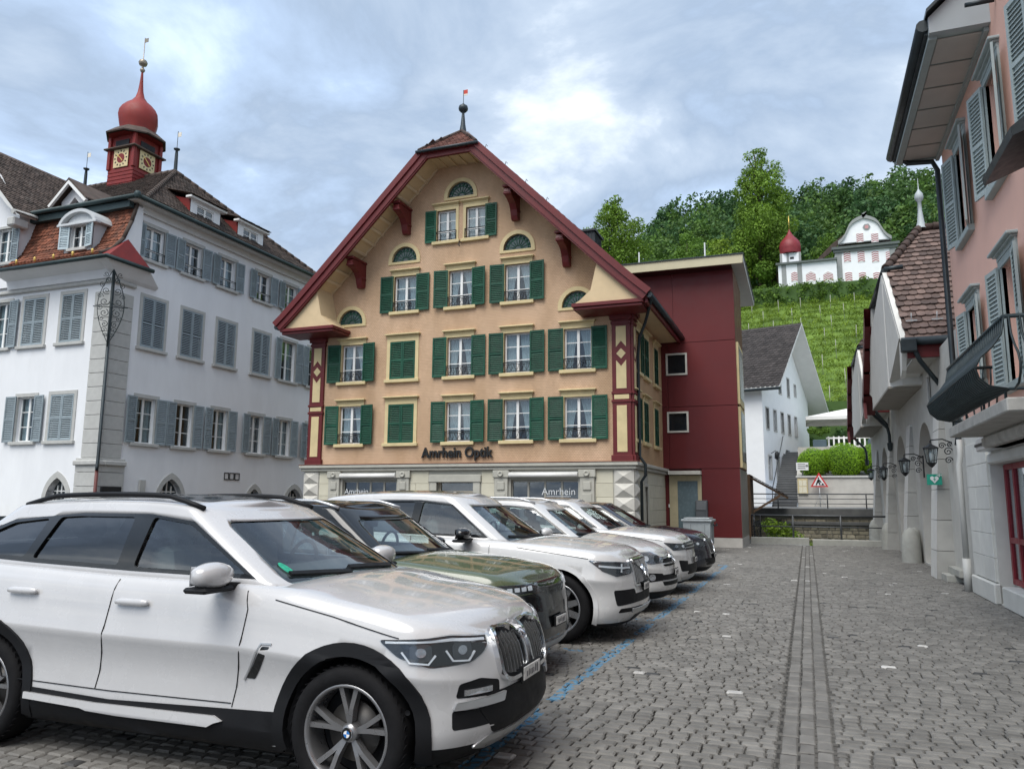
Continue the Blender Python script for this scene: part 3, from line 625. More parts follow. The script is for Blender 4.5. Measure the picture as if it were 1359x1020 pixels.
# scrolled brackets
def brk(b):
    pf = [(0, 0), (-.85, .50), (-.95, .42), (-.92, .28), (-.78, .20), (-.62, .12), (-.42, -.08), (-.30, -.26), (-.26, -.40), (-.18, -.50), (-.06, -.48), (0, -.40)]
    pf = [(0, .45), (-.85, .45), (-.95, .40), (-.97, .28), (-.88, .18), (-.70, .14), (-.48, .04), (-.34, -.14), (-.28, -.34), (-.22, -.46), (-.10, -.48), (0, -.42)]
    b.prism([(-.12, y, z) for y, z in pf], (.24, 0, 0)); b.bbox(-.17, .17, -1.0, 0, .45, .54, .02); b.bbox(-.15, .15, -.30, 0, -.16, -.08, .02); b.bbox(-.15, .15, -.97, -.80, .20, .28, .02)
for x, z in ((-13.45, 12.0), (-15.32, 10.12), (-9.13, 12.0), (-7.26, 10.12)): put('bracket', cm(('brk',), brk, M_red), opt, True, (x, YF, z-.15))
# lane-side eave, gutter and downpipe
GX = XC+6.95
b = MB(); b.tube([(GX+.06, YV+.02, 8.0), (GX+.06, 31.2, 8.0)], .09, 10); b.box(GX-.02, GX+.02, YV+.02, 31.2, 7.95, 8.12); b.build('gutter', M_gutter, opt)
b = MB(); b.bbox(GX-.12, GX-.02, YV+.15, 31, 7.78, 8.0, .015); b.build('fascia', M_red, opt)
b = MB(); b.box(XR, GX-.12, YF, 31, 7.86, 7.90); b.build('lane_soffit', M_creams, opt)
b = MB(); b.tube([(XL-.82, YV+.02, 8.0), (XL-.82, 31, 8.0)], .09, 10); b.build('gutter', M_gutter, opt)
dp = [(GX+.05, YV+.35, 7.92), (GX-.15, YF-.25, 7.74), (XR+.45, YF+.2, 7.45), (XR+.2, YF+.42, 7.0), (XR+.13, YF+.5, 6.4), (XR+.13, YF+.5, 3.1), (XR+.3, YF+.55, 2.85), (XR+.3, YF+.55, 2.5), (XR+.15, YF+.62, 2.3), (XR+.15, YF+.62, 0)]
b = MB(); b.tube(dp, .05, 8); b.build('downpipe', M_gutter, opt)
# roof finial and chimney housing
b = MB(); fz = RZ(XC)+.3; b.lathe([(.16, -.2), (.15, .0), (.09, .35), (.05, .78), (.045, .82), (.10, .85), (.17, .93), (.18, 1.0), (.16, 1.08), (.06, 1.15), (.02, 1.2), (.012, 1.2), (.012, 1.72)], (XC, YF+.02, fz), 14); o_ = b.build('finial', M_gutter, opt)
b = MB(); b.box(XC+.015, XC+.17, YF+.015, YF+.025, fz+1.56, fz+1.72, 0); b.box(XC+.015, XC+.17, YF+.014, YF+.026, fz+1.50, fz+1.56, 1); b.build('pennant', [mat('flag_red', (.5, .05, .03), .6), mat('flag_white', (.7, .65, .55), .6)], o_)
b = MB(); b.box(-8.42, -7.55, 29, 30.2, 10.8, 12.45)
for i in range(6): b.box(-8.42+.03+i*.145, -8.42+.05+i*.145, 28.97, 29, 11, 12.45)
for i in range(8): b.box(-7.55, -7.52, 29.02+i*.15, 29.05+i*.15, 10.9, 12.45)
b.box(-8.5, -7.47, 28.92, 30.28, 12.45, 12.53); b.build('chimney_housing', mat('dark_sheet_metal', (.03, .035, .04), .5, .2, metal=.4), opt)
# snow hooks
b = MB()
for i in range(4): d = 1.3+i*.75; x = XC+d; z = RZ(x)+.45; b.tube([(x, YV+.3, z-.1), (x+.05, YV+.3, z+.08), (x+.1, YV+.3, z)], .012, 5)
b.build('snow_hooks', M_iron, opt)
b = MB(); b.tube([(XC+.02, YF, 10.86), (XC+.02, YF-.18, 10.86), (XC+.02, YF-.2, 10.72), (XC+.06, YF-.22, 10.66)], .018, 6); b.build('hoist_hook', M_iron, opt)
# lettering
sg = thing('shop_sign', 'black raised letters reading Amrhein Optik on the peach wall', 'sign', (-11.29, YF-.06, 3.13))
me = text_mesh('Amrhein Optik', .50, .03, .012); me.materials.append(mat('black_letters', (.012, .012, .012), .4)); xs = [v_.co.x for v_ in me.vertices]; k = 2.72/(max(xs)-min(xs)); me.transform(Matrix.Scale(k, 4, (1, 0, 0))); put('lettering', me, sg, False)
M_wl = mat('white_letters', (.75, .77, .78), .5, .03)
for x, z, s_ in ((-15.3, 1.86, .26), (-7.62, 1.86, .30)):
    o_ = thing('window_lettering', ('white lettering Amrhein Optik on the shop glass '+('left of' if x < -11 else 'right of')+' the door'), 'lettering', (x, GY+.11, z))
    for t_, dz in (('Amrhein', .0), ('Optik', -.34)): me = text_mesh(t_, s_*1.1, .003); me.materials.append(M_wl); put('word', me, o_, False, (0, 0, dz))
    b = MB(); b.box(-.42, .42, -.002, .002, -.06, -.045); b.build('rule', M_wl, o_, False)
# ------------------------------------------------------------------ white town hall with clock turret
TX, TY, TYB, TXL = -23.0, 20.0, 34.0, -44.0
M_wh = mat('white_render', (.74, .75, .765), .9, .04, 1.5, .35, 18, dirt=((.62, .62, .61), .5, .35), stretch=(1, 1, .35))
M_gshut = mat('blue_grey_shutter', (.25, .30, .325), .6, .10, 4, rnd=.10)
M_gcase = mat('pale_grey_stone', (.44, .44, .42), .8, .08, 5, .15, 70)
M_dtile = mat('dark_weathered_tile', (.075, .055, .045), .9, .3, 2, .3, 60, rnd=.45, dirt=((.10, .095, .085), 1.5, .5))
M_rtile = mat('orange_weathered_tile', (.165, .058, .032), .85, .3, 2, .3, 60, rnd=.45, dirt=((.07, .05, .04), 1.6, .7))
M_tgut = mat('blue_green_gutter', (.028, .048, .05), .5, .2, metal=.2)
M_tred = mat('turret_red', (.19, .018, .015), .55, .15, 3, .1, 30)
M_dome = mat('dome_red_copper', (.23, .026, .020), .6, .22, 1.2, .12, 20)
th_ = thing('town_hall', 'white town hall with grey shutters and a red onion-domed clock turret', 'town hall', (-30, 27, 0))
EZ = 12.70
rows = [(3.67, 1.68, [21.88, 23.80, 25.80, 28.10, 30.10, 32.3]), (7.24, 1.92, [21.90, 23.88, 25.86, 28.16, 30.14, 32.3]), (10.62, 1.28, [21.68, 23.68, 25.7, 28.05, 30.1, 32.3])]
def pointed(c, z0, w_, zs, h):
    r = (h*h+w_*w_/4)/w_; L_ = [(c-w_/2, z0), (c+w_/2, z0)]; n = 6; cx = c+w_/2-r; a1 = math.asin(min(1, h/r))
    for i in range(n+1): a = a1*i/n; L_.append((cx+r*math.cos(a), zs+r*math.sin(a)))
    for i in range(n-1, -1, -1): a = a1*i/n; L_.append((2*c-cx-r*math.cos(a), zs+r*math.sin(a)))
    return L_
archR = [(23.37, 1.2, 1.55, .85), (28.23, .9, 1.45, .65), (31.1, 1.2, 1.45, .70)]
H = []
for z0, h_, ys in rows:
    for y in ys: w_ = {3.67: .92, 7.24: 1.12, 10.62: .95}[z0]; H.append([(TX, u, z) for u, z in hole(y-w_/2, y+w_/2, z0, z0+h_)])
for y, w_, zs, h_ in archR: H.append([(TX, u, z) for u, z in pointed(y, .3, w_, zs, h_)])
b = MB(); b.holed([(TX, TY, 0), (TX, TYB, 0), (TX, TYB, EZ), (TX, TY+.85, EZ), (TX, TY, 10.2)], H, (-.28, 0, 0))
archL = (-24.86, 1.05, 1.55, .80)
H = []
lw = [(-26.8, 3.67, .92, 1.66, 'open'), (-24.97, 3.67, 1.15, 1.68, 'closed'), (-28.62, 7.26, .92, 1.8, 'open'), (-26.86, 7.26, 1.12, 1.82, 'closed'), (-24.90, 7.26, 1.08, 1.82, 'closed'), (-29.4, 3.67, .92, 1.66, 'open')]
for x in (-32, -35, -38, -41):
    for z, h_ in ((3.67, 1.66), (7.26, 1.8)): lw.append((x, z, .95, h_, 'closed' if (x+z) % 2 > 1 else 'open'))
for x, z, w_, h_, k in lw: H.append([(u, TY, v_) for u, v_ in hole(x-w_/2, x+w_/2, z, z+h_)])
H.append([(u, TY, v_) for u, v_ in pointed(archL[0], .3, *archL[1:])])
b.holed([(TXL, TY, 0), (TX, TY, 0), (TX, TY, 10.2), (TXL, TY, 10.2)], H, (0, .28, 0)); b.add([(TXL, TYB, 0), (TX, TYB, 0), (TX, TYB, EZ), (TXL, TYB, EZ)], [(0, 1, 2, 3)]); b.add([(TXL, TY, 0), (TXL, TYB, 0), (TXL, TYB, EZ), (TXL, TY, EZ)], [(0, 1, 2, 3)])
b.build('wall', M_wh, th_)
for z0, h_, ys in rows:
    w_ = {3.67: .92, 7.24: 1.12, 10.62: .95}[z0]
    for i, y in enumerate(ys):
        if z0 == 7.24 and i < 4: window(th_, (TX, y, z0), R(90), w_, h_, casing=M_gcase, cw=.12, sill=M_gcase, shut=M_gshut, closed=True)
        else: window(th_, (TX, y, z0), R(90), w_, h_, rows=3 if z0 < 10 else 3, casing=M_gcase, cw=.14, sill=M_gcase, shut=M_gshut, sw=.47, rec=.2, curt=(.75 if i % 2 == 0 else None), rail=2 if z0 > 10 else None, ang=R(6))
for x, z, w_, h_, k in lw: window(th_, (x, TY, z), 0, w_, h_, casing=M_gcase, cw=.13, sill=M_gcase, shut=M_gshut, closed=k == 'closed', sw=.5, rec=.2, curt=.5, ang=R(4))
def archwin(pos, rz, w_, zs, h_, grill=True):                    # pointed basement light: stone frame, iron grille, glazing
    o_ = put('arched_window', None, th_, True, pos, rz); P = pointed(0, .3, w_, zs, h_); Q = pointed(0, .3, w_+.36, zs, h_+.24)
    b = MB(); b.holed([(u, -.03, z) for u, z in Q], [[(u, -.03, z) for u, z in P]], (0, .2, 0)); n = len(Q); b.add([(u, -.03, z) for u, z in Q]+[(u, .03, z) for u, z in Q], [(i, (i+1) % n, n+(i+1) % n, n+i) for i in range(n)]); b.build('stone_frame', M_gcase, o_, False)
    b = MB(); b.prism([(u, .24, z) for u, z in P], (0, .01, 0)); b.build('glazing', mat('basement_glass', (.03, .04, .045), .12, .3), o_, False)
    b = MB()
    for i in range(-2, 3): u = i*w_/5.2; b.box(u-.02, u+.02, .19, .23, .3, zs+h_*(1-abs(u)/(w_/2))**.7*.95)
    for z in (zs-.35, zs, zs+.4*h_): q = w_/2*(1 if z <= zs else .72); b.box(-q, q, .195, .225, z, z+.04)
    b.build('glazing_bars', M_frame, o_, False)
    if grill:
        b = MB()
        for i in range(7): u = -w_/2+w_*(i+.5)/7; b.tube([(u, .07, .3), (u, .07, zs+.1)], .013, 5)
        for z in (.6, 1.0, zs+.05): b.tube([(-w_/2, .07, z), (w_/2, .07, z)], .013, 5)
        b.build('grille', M_iron, o_, False)
for y, w_, zs, h_ in archR: archwin((TX, y, 0), R(90), w_, zs, h_)
archwin((archL[0], TY, 0), 0, *archL[1:])
# rusticated corner: blocks proud of the wall, wrapping both faces
for k in range(19):
    z0 = .05+k*.5; z1 = z0+.485
    if z1 > 9.45: break
    if 2.75 < z0 < 2.9: pass
    e = .05 if z0 > 2.9 else .11; wl_ = .80 if z0 > 2.9 else .95
    b = MB(); b.bbox(TX-wl_, TX+e, TY-e, TY+.05, z0, z1, .012); b.bbox(TX-.05, TX+e-.001, TY+.05, TY+wl_+.1, z0, z1, .012); b.build('quoin', M_gcase, th_)
b = MB(); b.bbox(TX-1.0, TX+.2, TY-.2, TY+.1, 2.78, 2.95, .03); b.bbox(TX-.05, TX+.2, TY+.1, TY+1.05, 2.78, 2.95, .03); b.build('string_course', M_gcase, th_)
b = MB(); b.bbox(TX-6, TX+.12, TY-.12, TY+.05, 9.33, 9.47, .03); b.bbox(TX-.05, TX+.12, TY+.05, TY+.95, 9.33, 9.47, .03); b.build('string_course', M_gcase, th_)
b = MB(); b.tube([(TX+.16, TY-.16, 9.9), (TX+.16, TY-.16, 2.95), (TX+.25, TY-.25, 2.72), (TX+.25, TY-.25, 2.6)], .055, 8); b.tube([(TX+.22, TY-.22, 2.6), (TX+.22, TY-.22, 0)], .055, 8, 1); b.build('downpipe', [M_gutter, mat('rust_pipe', (.12, .035, .03), .6)], th_)
# main roof: hipped, ridge along X
ov = .55; RY, RZt = 27.0, 17.15; AX = -27.7
P = {'a': (TX+ov, TY+.25, EZ), 'b': (TX+ov, TYB+ov, EZ), 'r': (AX, RY, RZt), 'r2': (TXL, RY, RZt), 'c': (TXL, TY+.25, EZ), 'd': (TXL, TYB+ov, EZ)}
P = {k: V(v_) for k, v_ in P.items()}
BT, BZ = .17, .36                                                # bell-cast foot of the roof
def q_(k, t, z): p = P[k].lerp(P['r2' if k in 'cd' else 'r'], t); return V((p.x, p.y, z))
P1 = {k: q_(k, BT, EZ+BZ) for k in 'abcd'}
b = MB(); b.add([P['a'], P['b'], P1['b'], P1['a'], P1['c'], P['c'], P['d'], P1['d'], P['r'], P['r2']], [(0, 1, 2, 3), (0, 3, 4, 5), (1, 6, 7, 2), (3, 2, 8), (3, 8, 9, 4), (2, 7, 9, 8)]); b.build('roof_deck', M_dtile, th_)
b = MB()
for A0, A1, B0, B1 in ((P['a'], P1['a'], P['b'], P1['b']), (P1['a'], P['r'], P1['b'], P['r'])):
    Wd = B0.y-A0.y; up_ = V((A1.x-A0.x, 0, A1.z-A0.z)); Ls = up_.length; dA = A1.y-A0.y; dB = B0.y-B1.y
    tiles(b, A0+V((0, 0, .02)), V((0, 1, 0)), up_/Ls, Wd, Ls, .19, .16, .04, clip=lambda u, s, Ls=Ls, dA=dA, dB=dB, Wd=Wd: dA*s/Ls < u < Wd-dB*s/Ls)
for A0, A1 in ((P['a'], P1['a']), (P1['a'], P['r'])):
    up_ = V((0, A1.y-A0.y, A1.z-A0.z)); Ls = up_.length; Wd = A0.x+40; dA = A0.x-A1.x
    tiles(b, V((-40, A0.y, A0.z+.02)), V((1, 0, 0)), up_/Ls, Wd, Ls, .19, .16, .04, clip=lambda u, s, Ls=Ls, dA=dA, Wd=Wd: u < Wd-dA*s/Ls)
b.build('roof_tiles', M_dtile, th_)['kind'] = 'stuff'
b = MB()
for p0, p1 in ((P['a'], P1['a']), (P1['a'], P['r']), (P['b'], P1['b']), (P1['b'], P['r']), (P['r'], P['r2'])):
    n = max(1, int((p1-p0).length/.38))
    for i in range(n): q0 = p0.lerp(p1, i/n)+V((0, 0, .05)); q1 = p0.lerp(p1, (i+1)/n)+V((0, 0, .05)); b.tube([q0, q1], [.125, .10], 8)
b.build('ridge_tiles', M_dtile, th_)
b = MB(); b.tube([P['a']+V((.02, -.05, -.06)), P['b']+V((.02, 0, -.06))], .085, 10); b.tube([P['a']+V((.02, -.05, -.06)), P['c']+V((0, -.05, -.06))], .085, 10); b.lathe([(0, .18), (.08, .16), (.12, .1), (.12, 0), (.08, -.08)], P['a']+V((.02, -.05, -.08)), 10); b.build('gutter', M_tgut, th_)
b = MB(); b.box(TX, TX+ov-.06, TY+.3, TYB, EZ-.16, EZ-.05); b.box(TX-.02, TX+.12, TY+.9, TYB, EZ-.42, EZ-.16); b.build('soffit', mat('soffit_white', (.6, .6, .58), .8, .05), th_)
b = MB(); b.box(-32, TX+.1, TY+.30, TY+.5, EZ-.40, EZ-.14); b.build('eave_board', M_tgut, th_)
# tiled mansard over the front, flared at its foot
mp = [(TY+.62, 12.45), (TY+.42, 11.7), (TY+.12, 10.95), (TY-.30, 10.42), (TY-.80, 10.12)]
b = MB()
for (y0, z0), (y1, z1) in zip(mp, mp[1:]):
    us = V((0, y0-y1, z0-z1)); L_ = us.length; us.normalize(); tiles(b, (-28.15, y1, z1), V((1, 0, 0)), us, 28.15+TX+.12, L_+.02, .18, L_/round(L_/.17)-.0001, .035, clip=lambda u, s: True)
    b.add([(-28.2, y0, z0-.01), (TX+.1, y0, z0-.01), (TX+.1, y1, z1-.01), (-28.2, y1, z1-.01)], [(0, 1, 2, 3)])
b.build('mansard_tiles', M_rtile, th_)['kind'] = 'stuff'
b = MB(); cheek = [(y, z) for y, z in mp]+[(TY-.8, 10.0), (TY+.9, 10.0), (TY+.9, 12.45)]
b.prism([(TX+.10, y, z-.02) for y, z in cheek], (.06, 0, 0)); b.build('mansard_verge', M_wh, th_)
b = MB(); b.prism([(TX+.165, TY+.30, 11.0), (TX+.165, TY-.55, 10.22), (TX+.165, TY+1.15, 10.22)], (.03, 0, 0)); b.add([(TX+.19, TY+.3, 11.02), (TX+.19, TY-.8, 10.12), (TX+.5, TY-.75, 10.08), (TX+.5, TY+1.15, 10.08), (TX+.19, TY+1.2, 10.15)], [(0, 1, 2), (0, 2, 3), (0, 3, 4)]); b.build('sprocket_cheek', M_tred, th_)
b = MB(); b.tube([(-28.3, TY-.86, 10.02), (TX+.56, TY-.86, 10.02), (TX+.56, TY+1.2, 10.02)], .08, 8); b.build('lower_gutter', M_tgut, th_)
b = MB(); b.prism([(-28.3, TY-.76, 9.98), (-28.3, TY-.02, 9.98), (-28.3, TY-.02, 9.47), (-28.3, TY-.12, 9.5), (-28.3, TY-.2, 9.8)], (28.3+TX+.1, 0, 0)); b.prism([(TX+.48, TY-.76, 9.985), (TX+.0, TY-.76, 9.985), (TX+.01, TY-.0, 9.5), (TX+.14, TY-.0, 9.6)], (0, 1.9, 0)); b.build('cove', M_wh, th_)
b = MB(); pts = [V((TX+.14, y, z+.06)) for y, z in mp]
for q0, q1 in zip(pts, pts[1:]): b.tube([q0, q1], .07, 6)
b.build('verge_tiles', M_dtile, th_)
# mansard dormer with segmental head
DX, DYf = -24.72, TY-.18
b = MB(); b.holed([(u, DYf, z) for u, z in [(DX-.72, 10.62), (DX+.72, 10.62), (DX+.72, 11.72)]+arc(DX, 11.5, .72, 18, 162, 8, .62)+[(DX-.72, 11.72)]], [[(u, DYf, z) for u, z in hole(DX-.40, DX+.40, 10.75, 11.66)]], (0, .2, 0)); b.box(DX-.72, DX-.70, DYf, TY+.6, 10.62, 11.72); b.box(DX+.70, DX+.72, DYf, TY+.6, 10.62, 11.72); o_ = b.build('dormer', mat('dormer_grey', (.50, .52, .53), .7, .05), th_)
b = MB(); A = arc(DX, 11.5, .86, 14, 166, 12, .60); A2 = arc(DX, 11.5, .98, 14, 166, 12, .72); b.prism([(u, DYf-.16, z) for u, z in A+A2[::-1]], (0, .9, 0)); b.bbox(DX-.98, DX+.98, DYf-.18, DYf+.05, 11.60, 11.70, .015); b.build('dormer_hood', mat('dormer_grey', ()), o_)
window(th_, (DX, DYf, 10.75), 0, .80, .91, rows=2, shut=mat('pale_shutter', (.42, .50, .53), .6, .08), sw=.42, rec=.15, sill=M_gcase, cw=.02, ang=R(12))
# gabled cross wing at the far end of the mansard
WX0, WX1, WY = -34.5, -28.05, TY-.12
b = MB(); wgp = [(WX0, 9.6), (WX1, 9.6), (WX1, 12.6), (WX1-.35, 13.0), (WX1-1.3, 14.3), ((WX0+WX1)/2, 15.8), (WX0+1.3, 14.3), (WX0, 12.6)]
b.holed([(u, WY, z) for u, z in wgp], [[(u, WY, z) for u, z in hole(x-.45, x+.45, 10.62, 12.0)] for x in (-28.75, -30.6, -32.4)], (0, .3, 0)); b.box(WX1-.01, WX1, WY, TY+5, 9.6, 12.6); o_ = b.build('cross_wing', M_wh, th_)
for x in (-28.75, -30.6, -32.4): window(th_, (x, WY, 10.62), 0, .9, 1.38, casing=M_gcase, cw=.1, sill=M_gcase, shut=M_gshut, sw=.4, rec=.2, curt=.6)
b = MB(); xm = (WX0+WX1)/2
for s_ in (-1, 1):
    e = V((xm+s_*3.7, WY-.5, 12.35)); t_ = V((xm, WY-.5, 16.1)); us = (t_-e).normalized(); tiles(b, e, V((0, 1, 0)), us, 7.4, (t_-e).length, .19, .17, .04); b.add([e, e+V((0, 7.4, 0)), t_+V((0, 7.4, 0)), t_], [(0, 1, 2, 3)])
b.build('cross_wing_tiles', M_dtile, th_)['kind'] = 'stuff'
b = MB()
for s_ in (-1, 1): b.prism([(xm+s_*3.75, WY-.5, 12.25), (xm+s_*3.1, WY-.5, 12.75), (xm, WY-.5, 15.75), (xm, WY-.5, 16.02), (xm+s_*3.4, WY-.5, 12.65)], (0, .12, 0))
b.build('wing_bargeboard', mat('soffit_white', ()), th_)
b = MB(); b.tube([(WX1+.35, WY-.55, 12.4), (WX1+.35, WY+1.3, 12.5)], .1, 8); b.bbox(WX1-.1, WX1+.3, WY-.45, WY+.2, 11.9, 12.25, .05); b.build('wing_corbel', M_gcase, th_)
# dormers on the roof slopes
def hipdormer(yc, nm):
    x0 = -24.0; wd = .92; zb = 13.15; b = MB()
    b.holed([(x0, u, z) for u, z in hole(yc-wd, yc+wd, zb, zb+1.15)], [[(x0, u, z) for u, z in hole(yc-.5, yc+.5, zb+.46, zb+1.0)]], (-.15, 0, 0)); o_ = b.build('dormer', M_wh, th_)
    for s_ in (-1, 1):
        b = MB(); b.prism([(x0, yc+s_*wd, zb), (x0, yc+s_*wd, zb+1.15), (x0-1.3, yc+s_*wd, zb+1.5), (x0-.5, yc+s_*wd, zb+.4)], (0, s_*-.03, 0))
        b.build('cheek', M_tred, o_)
    b = MB(); b.bbox(x0-.1, x0+.22, yc-wd-.18, yc+wd+.18, zb+1.15, zb+1.25, .015); b.build('dormer_cornice', M_frame, o_)
    b = MB(); us = V((-1, 0, .30)).normalized(); tiles(b, (x0+.3, yc-wd-.2, zb+1.26), V((0, 1, 0)), us, 2*wd+.4, 2.7, .18, .16, .035); b.add([V((x0+.3, yc-wd-.2, zb+1.25)), V((x0+.3, yc+wd+.2, zb+1.25)), V((x0+.3, yc+wd+.2, zb+1.25))+us*2.7, V((x0+.3, yc-wd-.2, zb+1.25))+us*2.7], [(0, 1, 2, 3)]); b.build('dormer_tiles', M_dtile, o_)['kind'] = 'stuff'
    window(th_, (x0, yc, zb+.46), R(90), 1.0, .54, rows=2, rec=.1)
hipdormer(25.25, 0); hipdormer(28.2, 1)
b = MB(); x, y0 = -27.0, 21.3; b.holed([(u, y0, z) for u, z in [(x-.7, 12.9), (x+.7, 12.9), (x+.7, 13.5), (x, 14.1), (x-.7, 13.5)]], [[(u, y0, z) for u, z in [(x-.3, 12.95), (x+.3, 12.95), (x+.3, 13.3), (x, 13.6), (x-.3, 13.3)]]], (0, .2, 0)); o_ = b.build('dormer', M_wh, th_)
b = MB(); b.box(x-.35, x+.35, y0+.2, y0+.22, 12.9, 13.7); b.build('louvre', M_dark, o_)
b = MB()
for s_ in (-1, 1): b.prism([(x+s_*1.05, y0-.35, 13.25), (x, y0-.35, 14.2), (x, y0-.35, 14.05), (x+s_*.95, y0-.35, 13.18)], (0, .1, 0), 1); b.ob((x+s_*1.05, y0-.35, 13.3), V((-s_*1.05, 0, .95)), (0, 2.2, 0), (0, 0, .06), 0)
b.build('dormer_roof', [M_dtile, M_frame], o_)
# clock turret
CXT, CYT, hw = -30.35, 27.0, .78
tr_ = put('clock_turret', None, th_, True, (CXT, CYT, 16))
b = MB(); b.bbox(CXT-hw, CXT+hw, CYT-hw, CYT+hw, 15.2, 17.42, .02)
for k in range(7): z = 16.1+k*.19; b.bbox(CXT-hw-.03, CXT+hw+.03, CYT-hw-.03, CYT+hw+.03, z, z+.17, .015)
b.bbox(CXT-hw+.02, CXT+hw-.02, CYT-hw+.02, CYT+hw-.02, 17.4, 19.2, .02)
for s_ in (-1, 1):
    for t_ in (-1, 1): b.bbox(CXT+s_*hw-.09, CXT+s_*hw+.09, CYT+t_*hw-.09, CYT+t_*hw+.09, 17.42, 19.25, .02)
b.build('turret_shaft', M_tred, tr_)
b = MB(); b.bbox(CXT-hw-.22, CXT+hw+.22, CYT-hw-.22, CYT+hw+.22, 18.42, 18.50, .02); b.build('turret_ledge', M_dtile, tr_)
for s_, rz in (((0, -1), 0), ((1, 0), R(90))):
    px_, py_ = CXT+s_[0]*(hw+.02), CYT+s_[1]*(hw+.02)
    b = MB(); b.bbox(-.46, .46, -.03, 0, -.46, .46, .01); o_ = b.build('clock_face', mat('clock_cream', (.62, .50, .28), .6, .06), tr_, False); 
    o_.location = (px_-CXT, py_-CYT, 17.94-16); o_.rotation_euler = (0, 0, rz); o_.matrix_parent_inverse = Matrix()
    b = MB(); b.lathe([(0, -.036), (.24, -.036), (.24, -.03)], (0, 0, 0), 24, 0, False, ax='y'); b.build('dial', M_tred, o_, False)
    for i in range(12):
        b = MB(); a = i*math.pi/6; b.ob((.32*math.sin(a)-.03*math.cos(a), -.04, .32*math.cos(a)+.03*math.sin(a)), (.09*math.sin(a), 0, .09*math.cos(a)), (.06*math.cos(a), 0, -.06*math.sin(a)), (0, .012, 0))
        b.build('numeral', mat('clock_black', (.02, .02, .02), .5), o_, False)
    b = MB()
    for a, l in ((R(-50), .33), (R(140), .20)): b.ob((-.02*math.cos(a), -.05, .02*math.sin(a)), (l*math.sin(a), 0, l*math.cos(a)), (.04*math.cos(a), 0, -.04*math.sin(a)), (0, .008, 0))
    b.build('hands', mat('gilt', (.75, .52, .15), .3, .1, metal=.6), o_, False)
    b = MB(); b.lathe([(0, -.02), (.08, -.02)], (-.2, 0, .82), 8, 0, False, ax='y')
    bb = MB(); bb.box(-.42, .42, -.012, .03, .68, .94); bb.build('bell_opening', M_dark, o_, False)
b = MB(); b.lathe([(1.02, 19.20), (1.42, 19.12), (1.44, 19.18), (1.05, 19.52), (.95, 19.60)], (CXT, CYT, 0), 8, 0, False, math.pi/8); b.lathe([(.9, 19.1), (1.3, 19.10)], (CXT, CYT, 0), 8, 1, False, math.pi/8); b.build('turret_eave', [M_dtile, M_tred], tr_)
dz = 19.5; prof = [(.92, 0), (.93, .12), (.97, .35), (1.05, .62), (1.10, .92), (1.06, 1.22), (.92, 1.5), (.68, 1.78), (.42, 2.0), (.25, 2.25), (.16, 2.6), (.115, 3.0), (.085, 3.4), (.06, 3.8)]
b = MB(); b.lathe([(r_*.88, z*.88) for r_, z in prof], (CXT, CYT, dz), 8, 0, True, math.pi/8); b.build('onion_dome', M_dome, tr_)
b = MB(); b.lathe([(.05, 3.35), (.09, 3.40), (.13, 3.48), (.09, 3.56), (.05, 3.6), (.05, 3.68), (.17, 3.75), (.22, 3.88), (.17, 4.0), (.04, 4.08), (.022, 4.1), (.022, 5.25)], (CXT, CYT, dz), 12); b.box(CXT+.02, CXT+.24, CYT-.006, CYT+.006, dz+4.98, dz+5.2); b.build('spire_ball', mat('aged_gilt', (.30, .26, .20), .4, .2, metal=.6), tr_)
for x, y, z in ((AX, RY, RZt), (-33.6, RY, RZt-.1)):
    b = MB(); b.lathe([(.09, 0), (.075, .9), (.06, 1.1), (.14, 1.15), (.15, 1.2), (.04, 1.24), (.015, 1.25), (.015, 2.1)], (x, y, z), 10); b.box(x+.015, x+.22, y-.005, y+.005, z+1.8, z+2.02, 1); b.build('ridge_finial', [M_gutter, mat('flag_white', (.7, .65, .55), .6)], th_)
# wrought-iron bracket sign hanging out from the corner
sg = thing('wrought_iron_sign', 'scrolled black wrought-iron hanging sign bracket on the town hall corner', 'sign bracket', (TX+.3, TY-.3, 7))
b = MB(); c0 = V((TX+.12, TY-.12, 0)); ax_ = V((1, -1, 0)).normalized(); side = V((1, 1, 0)).normalized()
def sp(cu, cz, r0_, turns, sgn=1, ph=0): return [c0+ax_*.25+side*(cu+sgn*(r0_*(1-t))*math.cos(ph+t*turns*6.283))+V((0, 0, cz+(r0_*(1-t))*math.sin(ph+t*turns*6.283))) for t in [i/22*.93 for i in range(23)]]
b.tube([c0+ax_*.22+V((0, 0, z)) for z in (6.9, 8, 9.6)], .025, 6)
for k in range(6):
    z = 7.3+k*.40; wd = (.18, .28, .36, .38, .32, .24)[k]
    for s_ in (-1, 1): b.tube(sp(s_*wd*.55, z, wd*.42, 1.6, s_, k), .013, 5); b.tube(sp(s_*wd*.95, z+.2, .10, 1.5, -s_, k*2), .011, 5)
b.tube([c0+ax_*.25+side*(.42*math.sin(t*math.pi)*(1 if q else -1))+V((0, 0, 7.0+2.7*t)) for q in (0,) for t in [i/16 for i in range(17)]], .012, 5); b.tube([c0+ax_*.25+side*(.42*math.sin(t*math.pi))+V((0, 0, 7.0+2.7*t)) for t in [i/16 for i in range(17)]], .018, 5)
b.tube([c0+V((0, 0, 8.3))-side*.55+ax_*.25, c0+V((0, 0, 8.35))+side*.55+ax_*.25], .018, 5)
for z in (7.4, 9.3): b.tube([c0+V((0, 0, z)), c0+ax_*.26+V((0, 0, z))], .02, 5)
b.build('scrollwork', mat('iron_verdigris', (.03, .04, .042), .5, .3, metal=.3), sg)
